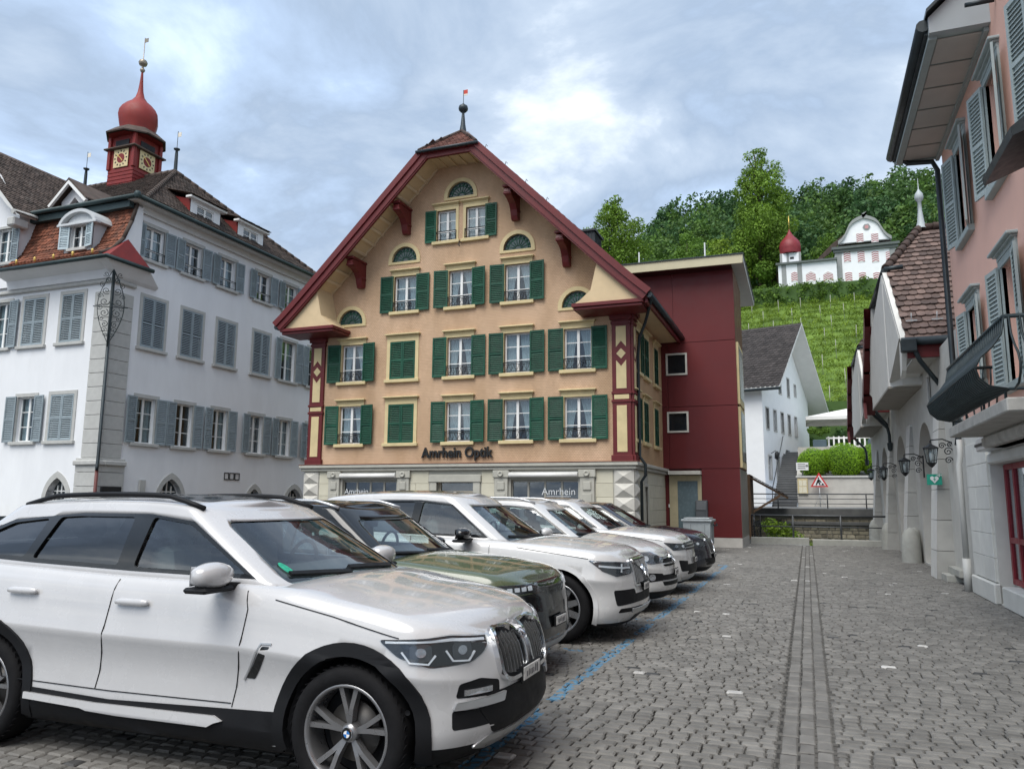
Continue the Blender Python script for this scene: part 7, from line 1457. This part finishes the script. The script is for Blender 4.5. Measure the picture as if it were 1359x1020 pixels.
    if ar:
        for d in axs:
            zb3 = max(zb+.02, .24); a0 = math.asin((zb3-Rw)/(Rw*1.1)) if zb3 < Rw*2 else 0; A = [(-d+(Rw*1.115)*math.cos(t), Rw+.01+Rw*1.115*math.sin(t)) for t in np.linspace(a0, math.pi-a0, 30)]; B = [(-d+(Rw*1.115+ar)*math.cos(t), Rw+.01+(Rw*1.115+ar)*math.sin(t)) for t in np.linspace(math.pi-a0, a0, 30)]
            q = patch(bvh, [tuple(map(float, v_)) for v_ in A+B], [], 'side', .014, .05, ml=.06, mirror=True); q and q.build('wheel_arch', p.get('arch_mat', M_blk), root, False)
    # painted, glazed and dark pieces laid on the body skin
    for nm, mt, view, outer, holes, off, th, mir in p.get('bits', []):
        q = patch(bvh, outer, holes, view, off, th, ml=.05, mirror=mir); q and q.build(nm, mt, root, False)
    for nm, mt, items in p.get('bars', []):                      # grille bars given as front-view segments
        for (y0, z0, y1, z1, w_) in items:
            for s_ in ((1, -1) if p.get('bars_mirror', True) else (1,)):
                q = patch(bvh, ribbon([(y0*s_, z0), (y1*s_, z1)], w_), [], 'front', p.get('bar_off', .012), .02, ml=.08); q and q.build(nm, mt, root, False)
    # number plate and rails
    py, pz_ = 0, p['plate']; hit = bvh.ray_cast(V((3, 0, pz_)), V((-1, 0, 0)))[0]; b = MB(); b.bbox(-.012, .008, -.16, .16, -.042, .042, .006); o_ = b.build('number_plate', M_plate, root, False); o_.location = (hit.x+.03, 0, pz_); b = MB(); b.bbox(-.012, .004, -.18, .18, -.052, .052, .006); b.build('plate_holder', M_blk, o_, False)
    rp_ = random.Random(p['name']); yy = -.11
    while yy < .12: ww = rp_.uniform(.012, .03); b = MB(); b.box(.0085, .0095, yy, yy+ww, -.022+rp_.uniform(-.006, .006), .018+rp_.uniform(-.008, .008)); b.build('plate_smudge', mat('plate_grey', (.16, .16, .17), .6, .5, 60), o_, False); yy += ww+rp_.uniform(.008, .016)
    if p.get('rails'):
        for s_ in (-1, 1):
            pts = []
            for t in np.linspace(0, 1, 12):
                x = -(p['wtop']+.12+(p['tail1']-p['wtop']-.35)*t); lift_ = .05*min(1, 6*t, 6*(1-t)) if True else 0; pts.append((x, s_*(W*sidew[1]-.035), gz(-x)+.012+lift_))
            b = MB(); b.tube(pts, .018, 8); b.build('roof_rail', p['rails'], root, False)
    if p.get('sticker'): q = patch(gb, sup(-.60, ws[1]+.085, .028, .034, 2, 18), [], 'front', .002, .002, ml=.03); q and q.build('screen_sticker', mat('sticker_green', (.02, .34, .21), .5, .35, 40), root, False)
    for y0, y1 in ((-.62, -.06), (-.02, .56)):                   # wipers lying along the foot of the screen
        q = patch(gb, ribbon([(y0, ws[1]+.055), ((y0+y1)/2, ws[1]+.045), (y1, ws[1]+.03)], .018), [], 'front', .012, .02, ml=.05); q and q.build('wiper', M_blk, root, False)
    return root, bvh
def roundel(c, r, ax, parent, tilt=None):
    b = MB(); n = 24; s_ = -1 if ax == 'y' else 1
    def P(rr_, a, h_): return (c[0]+rr_*math.cos(a), c[1]+s_*h_, c[2]+rr_*math.sin(a)) if ax == 'y' else (c[0]+s_*h_, c[1]+rr_*math.cos(a), c[2]+rr_*math.sin(a))
    for i in range(n):
        a, e = 2*math.pi*i/n, 2*math.pi*(i+1)/n; m = 1 if (int(i/(n/4)) % 2 == 0) else 2
        b.add([P(0, 0, .004), P(r*.6, a, .004), P(r*.6, e, .004)], [(0, 1, 2)], m); b.add([P(r*.6, a, .004), P(r, a, .003), P(r, e, .003), P(r*.6, e, .004)], [(0, 1, 2, 3)], 0); b.add([P(r, a, .004), P(r*1.08, a, 0), P(r*1.08, e, 0), P(r, e, .004)], [(0, 1, 2, 3)], 3)
    b.build('emblem', [M_gloss, mat('emblem_blue', (.03, .16, .45), .4), mat('emblem_white', (.75, .75, .75), .4), M_chrome], parent, False)
M_pw = paint('pearl_white_paint', (.51, .51, .515)); M_pw2 = paint('white_paint', (.56, .56, .56)); M_pg = paint('olive_green_paint', (.070, .092, .046), .15); M_pd = paint('midnight_paint', (.012, .014, .022))
sup = lambda y0, z0, a, b_, n=3., k=28: [(y0+a*math.copysign(abs(math.cos(t))**(2/n), math.cos(t)), z0+b_*math.copysign(abs(math.sin(t))**(2/n), math.sin(t))) for t in [2*math.pi*i/k for i in range(k)]]
cn = lambda pts, r=.02: rnd_poly(pts, r)
# 1 -- white compact SUV with kidney grille
x3 = dict(sticker=True, name='white_suv', label='white SUV with twin kidney grille, black arch trims and closed windows', loc=(-1.69, 4.80, 0), rz=R(.8), L=4.71, W=1.87, H=1.66, R=.364, fa=.775, wb=2.864, paint=M_pw,
 crown=[(0, .015), (.3, .045), (1.1, .05), (1.5, .02), (5.5, .02)],
 top=[(0, .865), (.10, .925), (.4, .985), (.9, 1.06), (1.2, 1.11), (1.6, 1.135), (2.6, 1.15), (3.6, 1.185), (4.3, 1.20), (4.6, 1.10), (4.71, 1.0)], cowl=1.20, wtop=1.98, tail0=4.46, tail1=3.96, roofline=[(1.2, 1.50), (2.0, 1.565), (2.5, 1.61), (3.2, 1.61), (4.0, 1.565), (4.6, 1.47)],
 dlo=[(-1.51, 1.165), (-2.11, 1.50), (-2.49, 1.545), (-3.09, 1.545), (-3.74, 1.49), (-4.07, 1.36), (-3.84, 1.225), (-3.39, 1.205), (-2.49, 1.18)], panes=[([(-1.59, 1.19), (-2.14, 1.485), (-2.45, 1.525), (-2.49, 1.205)], 0), ([(-2.63, 1.21), (-2.61, 1.525), (-3.09, 1.525), (-3.29, 1.515), (-3.41, 1.235)], 1), ([(-3.49, 1.24), (-3.39, 1.505), (-3.72, 1.47), (-3.99, 1.36), (-3.81, 1.25)], 1)],
 ws=(.74, 1.13, .60, 1.50), mirror=(1.66, 1.20), spokes=5, style='Y', rim='dark', roundel=True, rails=M_blk, sunroof=True, plate=.60, handles=[(-2.36, 1.00), (-3.32, 1.03)],
 gaps=[[(-1.55, .44), (-1.50, .80), (-1.48, 1.0), (-1.53, 1.15)], [(-2.62, .45), (-2.57, .8), (-2.53, 1.18)], [(-3.45, .46), (-3.55, .62), (-3.72, .80), (-3.82, 1.0), (-3.86, 1.19)], [(-1.56, .46), (-2.5, .45), (-3.45, .46)], [(-.48, .89), (-.9, .985), (-1.3, 1.06)]],
 topgaps=[], clad=[[(-1.20, .22), (-1.24, .44), (-2.5, .40), (-3.18, .42), (-3.20, .22)]], arch=.075,
 bits=[('sill_trim', M_pw, 'side', [(-1.60, .36), (-1.66, .385), (-2.6, .375), (-3.2, .39), (-3.2, .35), (-2.4, .325), (-1.70, .33)], [], .030, .03, True),
  ('side_vent', M_gloss, 'side', cn([(-1.46, .61), (-1.34, .80), (-1.29, .80), (-1.40, .61)], .01), [], .004, .01, True), ('vent_trim', M_silver, 'side', ribbon([(-1.475, .60), (-1.35, .815), (-1.28, .815)], .012), [], .008, .01, True),
  ('headlight', M_gloss, 'corner', cn([(-1.02, .88), (-.62, .895), (-.35, .86), (-.40, .79), (-.50, .745), (-.75, .735), (-.92, .79)], .03), [], .003, .01, True),
  ('headlight_unit', M_lampd, 'corner', sup(-.80, .815, .06, .045, 4), [], .009, .012, True), ('headlight_unit', M_lampd, 'corner', sup(-.56, .815, .06, .045, 4), [], .009, .012, True), ('projector', M_lamp, 'corner', sup(-.80, .815, .028, .024, 2), [], .013, .01, True), ('projector', M_lamp, 'corner', sup(-.56, .815, .028, .024, 2), [], .013, .01, True),
  ('running_light', M_lampw, 'corner', ribbon([(-.90, .82), (-.86, .765), (-.76, .755), (-.72, .80)], .010), [], .014, .01, True), ('running_light', M_lampw, 'corner', ribbon([(-.66, .82), (-.62, .765), (-.52, .757), (-.48, .80)], .010), [], .014, .01, True), ('lamp_brow', M_lampw, 'corner', ribbon([(-.98, .868), (-.62, .873), (-.40, .848)], .012), [], .010, .01, True),
  ('headlight_lens', G_lens, 'corner', cn([(-1.02, .88), (-.62, .895), (-.35, .86), (-.40, .79), (-.50, .745), (-.75, .735), (-.92, .79)], .03), [], .018, .003, True),
  ('grille_backing', M_blk, 'front', sup(-.225, .735, .178, .135, 3.4), [], .002, .01, True), ('grille_ring', M_chrome, 'front', sup(-.225, .735, .192, .148, 3.4), [sup(-.225, .735, .170, .126, 3.4)], .035, .05, True),
  ('lower_intake', M_blk, 'front', cn([(-.60, .50), (-.52, .56), (.52, .56), (.60, .50), (.48, .34), (-.48, .34)], .03), [], .006, .01, False), ('skid_plate', M_silver, 'front', cn([(-.60, .285), (-.52, .335), (.52, .335), (.60, .285), (.45, .25), (-.45, .25)], .02), [], .012, .02, False),
  ('fog_slot', M_blk, 'corner', cn([(-.60, .565), (-.30, .545), (-.30, .62), (-.44, .655), (-.58, .64)], .02), [], .003, .01, True), ('fog_blade', M_silver, 'corner', cn([(-.62, .505), (-.28, .50), (-.26, .55), (-.60, .545)], .01), [], .022, .03, True), ('air_slot', M_blk, 'corner', cn([(-.62, .40), (-.30, .40), (-.34, .49), (-.62, .50)], .02), [], .003, .01, True), ('fog_light', M_lamp, 'corner', ribbon([(-.55, .59), (-.36, .585)], .03), [], .010, .01, True),
  ('parking_sensor', M_blk, 'corner', sup(-.86, .50, .014, .014, 2, 10), [], .003, .006, True)],
 bars=[('grille_bar', mat('bar_steel', (.26, .265, .27), .3, .1, metal=.8), [(-.088-i*.046, (.625+.02*abs(i-3)/3), -.088-i*.046, (.845-.02*abs(i-3)/3), .009) for i in range(7)])], bar_off=.020)
rt1, bv1 = car(x3)
_h = bv1.ray_cast(V((-.10, 0, 3)), V((0, 0, -1)))[0]; _e = put('emblem_mount', None, rt1, False, (_h.x, 0, _h.z+.004)); _e.rotation_euler = (0, R(-62), 0); roundel((0, 0, 0), .040, 'x', _e)
# 2 -- olive green SUV with black roof
def basic(**k):
    d = dict(L=4.6, W=1.9, H=1.65, R=.36, fa=.85, wb=2.7); d.update(k); return d
lr = basic(name='green_suv', label='dark olive green SUV with black roof and slim lamps', loc=(-2.32, 7.42, 0), L=4.4, W=1.90, H=1.60, R=.36, fa=.85, wb=2.68, paint=M_pg, roof=M_gloss, mirror_mat=M_gloss, trim_mat=M_gloss, cf=.5, nf=2.6,
 top=[(0, .90), (.10, .945), (.4, .985), (.9, 1.03), (1.3, 1.07), (1.7, 1.09), (2.6, 1.12), (3.6, 1.17), (4.1, 1.18), (4.3, 1.1), (4.4, 1.0)], cowl=1.32, wtop=2.02, tail0=4.25, tail1=3.85, roofline=[(1.3, 1.46), (2.0, 1.54), (2.5, 1.575), (3.2, 1.565), (3.9, 1.51), (4.3, 1.42)],
 dlo=[(-1.62, 1.12), (-2.15, 1.46), (-2.6, 1.515), (-3.2, 1.505), (-3.9, 1.43), (-3.95, 1.21), (-2.6, 1.15)], panes=[([(-1.70, 1.145), (-2.18, 1.445), (-2.55, 1.495), (-2.58, 1.165)], 0), ([(-2.68, 1.17), (-2.66, 1.495), (-3.2, 1.485), (-3.85, 1.42), (-3.88, 1.22)], 0)],
 ws=(.74, 1.08, .60, 1.45), mirror=(1.85, 1.15), spokes=10, style='single', rim='dark', rails=M_silver, sunroof=True, plate=.52, handles=[(-2.8, 1.0)],
 gaps=[[(-1.62, .42), (-1.58, .8), (-1.60, 1.10)], [(-2.63, .42), (-2.62, 1.13)], [(-.42, .88), (-1.35, 1.03)]], arch=.05,
 clad=[[(-1.28, .25), (-1.30, .40), (-3.1, .40), (-3.1, .25)]],
 bits=[('front_mask', M_gloss, 'front', cn([(-.80, .70), (-.70, .80), (.70, .80), (.80, .70), (.78, .32), (-.78, .32)], .03), [], .004, .012, False), ('headlight', M_gloss, 'corner', cn([(-.84, .895), (-.30, .885), (-.30, .815), (-.78, .805)], .02), [], .004, .01, True),
  ('headlight_lens', G_lens, 'corner', cn([(-.84, .895), (-.30, .885), (-.30, .815), (-.78, .805)], .02), [], .016, .003, True), ('grille', M_gloss, 'front', cn([(-.52, .885), (.52, .885), (.50, .805), (-.50, .805)], .01), [], .008, .01, False), ('lower_trim', M_silver, 'front', cn([(-.80, .30), (-.74, .345), (.74, .345), (.80, .30), (.7, .26), (-.7, .26)], .02), [], .014, .02, False)]
  +[('lamp_block', M_lampw, 'corner', cn([(u, .868), (u+.05, .868), (u+.05, .832), (u, .832)], .006), [], .010, .008, True) for u in (-.76, -.68, -.60, -.52, -.44)])
car(lr)
# 3 -- large white seven-seater
xc = basic(name='large_white_suv', label='tall white SUV with upright slatted grille, diagonal bar and black mirrors', loc=(-1.95, 9.88, 0), L=4.95, W=1.92, H=1.76, R=.40, fa=.88, wb=2.98, paint=M_pw2, mirror_mat=M_gloss, trim_mat=M_silver, cf=.55, nf=2.5,
 top=[(0, .98), (.10, 1.025), (.4, 1.06), (.9, 1.10), (1.4, 1.14), (1.8, 1.16), (2.7, 1.18), (3.8, 1.22), (4.6, 1.23), (4.85, 1.12), (4.95, 1.0)], cowl=1.45, wtop=2.20, tail0=4.80, tail1=4.45, roofline=[(1.4, 1.58), (2.2, 1.67), (2.8, 1.715), (3.6, 1.71), (4.4, 1.65), (4.9, 1.55)],
 dlo=[(-1.80, 1.19), (-2.36, 1.60), (-2.8, 1.65), (-3.6, 1.645), (-4.5, 1.57), (-4.6, 1.32), (-4.2, 1.26), (-2.8, 1.22)], panes=[([(-1.88, 1.22), (-2.38, 1.585), (-2.78, 1.63), (-2.82, 1.24)], 0), ([(-2.92, 1.245), (-2.90, 1.63), (-3.75, 1.62), (-3.82, 1.265)], 1), ([(-3.92, 1.27), (-3.86, 1.61), (-4.48, 1.555), (-4.55, 1.33), (-4.2, 1.28)], 1)],
 ws=(.76, 1.15, .62, 1.58), mirror=(2.05, 1.24), spokes=10, style='single', rim='silver', sunroof=True, plate=.62, handles=[(-3.05, 1.03), (-4.0, 1.05)], rails=None,
 gaps=[[(-1.78, .46), (-1.74, .85), (-1.76, 1.16)], [(-2.87, .46), (-2.86, 1.20)], [(-.50, .98), (-1.4, 1.09)]], arch=.05, arch_mat=M_pw2, clad=[[(-1.36, .26), (-1.36, .40), (-3.38, .40), (-3.38, .26)]],
 bits=[('headlight', M_lampd, 'corner', cn([(-.95, .965), (-.35, .925), (-.34, .80), (-.62, .775), (-.80, .84)], .02), [], .004, .01, True), ('running_light', M_lampw, 'corner', ribbon([(-.84, .90), (-.50, .868), (-.38, .865)], .022), [], .012, .008, True), ('running_light', M_lampw, 'corner', ribbon([(-.52, .915), (-.54, .82)], .018), [], .012, .008, True), ('headlight_unit', M_lamp, 'corner', sup(-.44, .905, .05, .022, 4), [], .011, .008, True), ('headlight_unit', M_lamp, 'corner', sup(-.46, .82, .07, .022, 4), [], .011, .008, True), ('lamp_edge', M_lamp, 'corner', ribbon([(-.92, .955), (-.60, .94), (-.37, .917)], .012), [], .012, .008, True),
  ('headlight_lens', G_lens, 'corner', cn([(-.95, .965), (-.35, .925), (-.34, .80), (-.62, .775), (-.80, .84)], .02), [], .018, .003, True),
  ('grille', M_blk, 'front', cn([(-.43, .94), (.43, .94), (.40, .66), (-.40, .66)], .05), [], .004, .012, False), ('grille_frame', M_chrome, 'front', cn([(-.45, .96), (.45, .96), (.42, .64), (-.42, .64)], .05), [cn([(-.425, .935), (.425, .935), (.395, .665), (-.395, .665)], .05)], .018, .03, False), ('grille_diagonal', M_chrome, 'front', ribbon([(-.36, .93), (.34, .67)], .026), [], .026, .02, False), ('emblem', M_chrome, 'front', sup(0, .80, .075, .075, 2), [sup(0, .80, .055, .055, 2)], .040, .02, False),
  ('side_intake', M_blk, 'corner', cn([(-.66, .62), (-.30, .62), (-.26, .46), (-.62, .44)], .03), [], .004, .01, True), ('lower_intake', M_blk, 'front', cn([(-.46, .56), (.46, .56), (.50, .46), (-.50, .46)], .02), [], .004, .01, False), ('lower_slot', M_blk, 'corner', cn([(-.60, .36), (-.10, .36), (-.12, .41), (-.56, .41)], .02), [], .004, .01, True), ('lower_lip', M_silver, 'front', cn([(-.48, .34), (.48, .34), (.52, .40), (-.52, .40)], .02), [], .016, .02, False)],
 bars=[('grille_bar', M_silver, [(-.04-i*.055, .675, -.04-i*.055, .925, .010) for i in range(7)])], bar_off=.014)
car(xc)
# 4 -- small white SUV with roundel
tg = basic(name='small_white_suv', label='white SUV with two chrome grille bars and round fog lamps', loc=(-1.98, 12.50, 0), L=4.43, W=1.81, H=1.68, R=.35, fa=.86, wb=2.60, paint=paint('candy_white_paint', (.55, .55, .545)), cf=.66, nf=2.2,
 top=[(0, .84), (.12, .90), (.4, .97), (.9, 1.04), (1.25, 1.08), (1.6, 1.10), (2.6, 1.13), (3.6, 1.17), (4.1, 1.18), (4.35, 1.08), (4.43, 1.0)], cowl=1.26, wtop=2.02, tail0=4.30, tail1=3.95, roofline=[(1.2, 1.50), (2.0, 1.59), (2.5, 1.635), (3.2, 1.63), (3.9, 1.58), (4.4, 1.48)],
 dlo=[(-1.55, 1.14), (-2.12, 1.53), (-2.6, 1.575), (-3.2, 1.57), (-3.9, 1.50), (-4.0, 1.25), (-2.6, 1.17)], panes=[([(-1.63, 1.165), (-2.14, 1.515), (-2.55, 1.555), (-2.60, 1.185)], 0), ([(-2.70, 1.19), (-2.66, 1.555), (-3.2, 1.55), (-3.85, 1.485), (-3.92, 1.26)], 0)],
 ws=(.70, 1.09, .58, 1.50), mirror=(1.82, 1.17), spokes=5, style='double', rim='silver', plate=.58, rails=M_silver, handles=[(-2.8, 1.0)], gaps=[[(-1.55, .42), (-1.50, .8), (-1.52, 1.11)], [(-2.65, .42), (-2.63, 1.14)], [(-.45, .86), (-1.28, 1.03)]], arch=.04, arch_mat=M_blk, clad=[],
 bits=[('headlight', M_lamp, 'corner', cn([(-.98, .90), (-.60, .90), (-.36, .80), (-.40, .735), (-.66, .72), (-.86, .79)], .03), [], .004, .01, True), ('headlight_unit', M_lampw, 'corner', sup(-.72, .805, .045, .04, 2), [], .012, .01, True), ('headlight_unit', M_lampd, 'corner', sup(-.52, .80, .055, .05, 2), [], .012, .01, True), ('headlight_lens', G_lens, 'corner', cn([(-.98, .90), (-.60, .90), (-.36, .80), (-.40, .735), (-.66, .72), (-.86, .79)], .03), [], .02, .003, True),
  ('grille', M_blk, 'front', cn([(-.50, .82), (.50, .82), (.44, .68), (-.44, .68)], .04), [], .004, .01, False), ('grille_bar', M_chrome, 'front', ribbon([(-.49, .80), (.49, .80)], .02), [], .018, .02, False), ('grille_bar', M_chrome, 'front', ribbon([(-.46, .72), (.46, .72)], .02), [], .018, .02, False), ('emblem', M_chrome, 'front', sup(0, .765, .075, .075, 2), [sup(0, .765, .062, .062, 2)], .036, .02, False), ('emblem_letters', M_chrome, 'front', ribbon([(-.05, .80), (-.022, .715), (0, .765), (.022, .715), (.05, .80)], .011), [], .036, .015, False), ('emblem_back', M_gloss, 'front', sup(0, .765, .062, .062, 2), [], .024, .02, False),
  ('fog_lamp', M_lamp, 'corner', sup(-.62, .53, .055, .05, 2), [], .012, .01, True), ('fog_bezel', M_blk, 'corner', cn([(-.74, .60), (-.40, .58), (-.40, .48), (-.70, .46)], .03), [], .004, .01, True), ('lower_intake', M_blk, 'front', cn([(-.55, .56), (.55, .56), (.50, .40), (-.50, .40)], .03), [], .004, .01, False), ('lower_bar', M_silver, 'front', ribbon([(-.52, .47), (.52, .47)], .02), [], .014, .01, False), ('chin', M_blk, 'front', cn([(-.78, .32), (.78, .32), (.70, .25), (-.70, .25)], .02), [], .006, .01, False)])
car(tg)
# 5 -- white luxury SUV
M_mesh = mat('grille_mesh', (.05, .05, .055), .4, .5, 60, metal=.4)
rr5 = basic(name='white_luxury_suv', label='white SUV with black mesh grille beside the dark estate car', loc=(-2.02, 15.02, 0), L=4.6, W=1.93, H=1.70, R=.38, fa=.88, wb=2.75, paint=paint('fuji_white_paint', (.56, .56, .56)), roof=None, cf=.5, nf=2.5,
 top=[(0, .95), (.10, 1.0), (.4, 1.045), (.9, 1.085), (1.35, 1.12), (1.7, 1.14), (2.6, 1.16), (3.6, 1.2), (4.2, 1.21), (4.5, 1.1), (4.6, 1.0)], cowl=1.36, wtop=2.12, tail0=4.45, tail1=4.1, roofline=[(1.3, 1.53), (2.1, 1.615), (2.6, 1.655), (3.3, 1.65), (4.0, 1.60), (4.5, 1.5)],
 dlo=[(-1.66, 1.17), (-2.22, 1.55), (-2.7, 1.595), (-3.3, 1.59), (-4.0, 1.52), (-4.1, 1.27), (-2.7, 1.20)], panes=[([(-1.74, 1.195), (-2.24, 1.535), (-2.66, 1.575), (-2.70, 1.215)], 0), ([(-2.80, 1.22), (-2.76, 1.575), (-3.3, 1.57), (-3.95, 1.505), (-4.02, 1.28)], 1)],
 ws=(.75, 1.12, .61, 1.53), mirror=(1.92, 1.20), mirror_mat=M_gloss, spokes=9, style='single', rim='dark', plate=.60, sunroof=True, handles=[], gaps=[[(-.45, .96), (-1.38, 1.07)]], arch=.04, clad=[],
 bits=[('headlight', M_lampd, 'corner', cn([(-.90, .93), (-.34, .90), (-.36, .80), (-.74, .79)], .02), [], .004, .01, True), ('headlight_unit', M_lamp, 'corner', sup(-.66, .86, .035, .030, 2), [], .012, .01, True), ('headlight_unit', M_lampw, 'corner', sup(-.48, .855, .03, .026, 2), [], .012, .01, True), ('headlight_lens', G_lens, 'corner', cn([(-.90, .93), (-.34, .90), (-.36, .80), (-.74, .79)], .02), [], .018, .003, True), ('grille', M_mesh, 'front', cn([(-.55, .92), (.55, .92), (.52, .79), (-.52, .79)], .02), [], .004, .01, False), ('grille_bar', M_silver, 'front', ribbon([(-.54, .88), (.54, .88)], .014), [], .014, .01, False), ('grille_bar', M_silver, 'front', ribbon([(-.53, .83), (.53, .83)], .014), [], .014, .01, False), ('lower_intake', M_blk, 'front', cn([(-.60, .54), (.60, .54), (.52, .36), (-.52, .36)], .03), [], .004, .01, False), ('side_intake', M_blk, 'corner', cn([(-.62, .62), (-.36, .60), (-.38, .42), (-.56, .42)], .03), [], .004, .01, True), ('chin', M_silver, 'front', cn([(-.7, .33), (.7, .33), (.62, .27), (-.62, .27)], .02), [], .012, .02, False)])
rr5['roof'] = rr5['paint']; car(rr5)
# 6 -- dark estate
dk = basic(name='dark_suv', label='dark midnight SUV with chrome-rimmed grille, last of the parked row', loc=(-1.95, 17.60, 0), L=4.7, W=1.88, H=1.62, R=.36, fa=.85, wb=2.80, paint=M_pd, cf=.62, nf=2.3,
 top=[(0, .86), (.12, .93), (.4, .98), (.9, 1.03), (1.35, 1.075), (1.7, 1.09), (2.6, 1.11), (3.6, 1.15), (4.3, 1.16), (4.6, 1.06), (4.7, .95)], cowl=1.38, wtop=2.20, tail0=4.55, tail1=4.1, roofline=[(1.3, 1.46), (2.1, 1.535), (2.6, 1.575), (3.3, 1.57), (4.0, 1.52), (4.6, 1.42)],
 dlo=[(-1.70, 1.12), (-2.28, 1.48), (-2.7, 1.52), (-3.3, 1.515), (-4.1, 1.43), (-4.2, 1.22), (-2.7, 1.15)], panes=[([(-1.78, 1.145), (-2.30, 1.465), (-2.68, 1.50), (-2.72, 1.165)], 0), ([(-2.82, 1.17), (-2.78, 1.50), (-3.3, 1.495), (-4.05, 1.42), (-4.12, 1.23)], 1)],
 ws=(.72, 1.075, .58, 1.46), mirror=(1.92, 1.15), spokes=5, style='double', rim='silver', plate=.52, handles=[], gaps=[], arch=0, clad=[],
 bits=[('headlight', M_lampd, 'corner', cn([(-.92, .84), (-.42, .82), (-.44, .73), (-.78, .73)], .02), [], .004, .01, True), ('headlight_unit', M_lampw, 'corner', sup(-.66, .785, .035, .026, 2), [], .012, .01, True), ('headlight_lens', G_lens, 'corner', cn([(-.92, .84), (-.42, .82), (-.44, .73), (-.78, .73)], .02), [], .018, .003, True), ('grille', M_mesh, 'front', cn([(-.42, .86), (.42, .86), (.36, .58), (-.36, .58)], .06), [], .004, .01, False), ('grille_ring', M_chrome, 'front', cn([(-.44, .88), (.44, .88), (.38, .56), (-.38, .56)], .06), [cn([(-.415, .855), (.415, .855), (.355, .585), (-.355, .585)], .06)], .02, .03, False), ('lower_intake', M_blk, 'front', cn([(-.60, .48), (.60, .48), (.52, .34), (-.52, .34)], .03), [], .004, .01, False)])
car(dk)
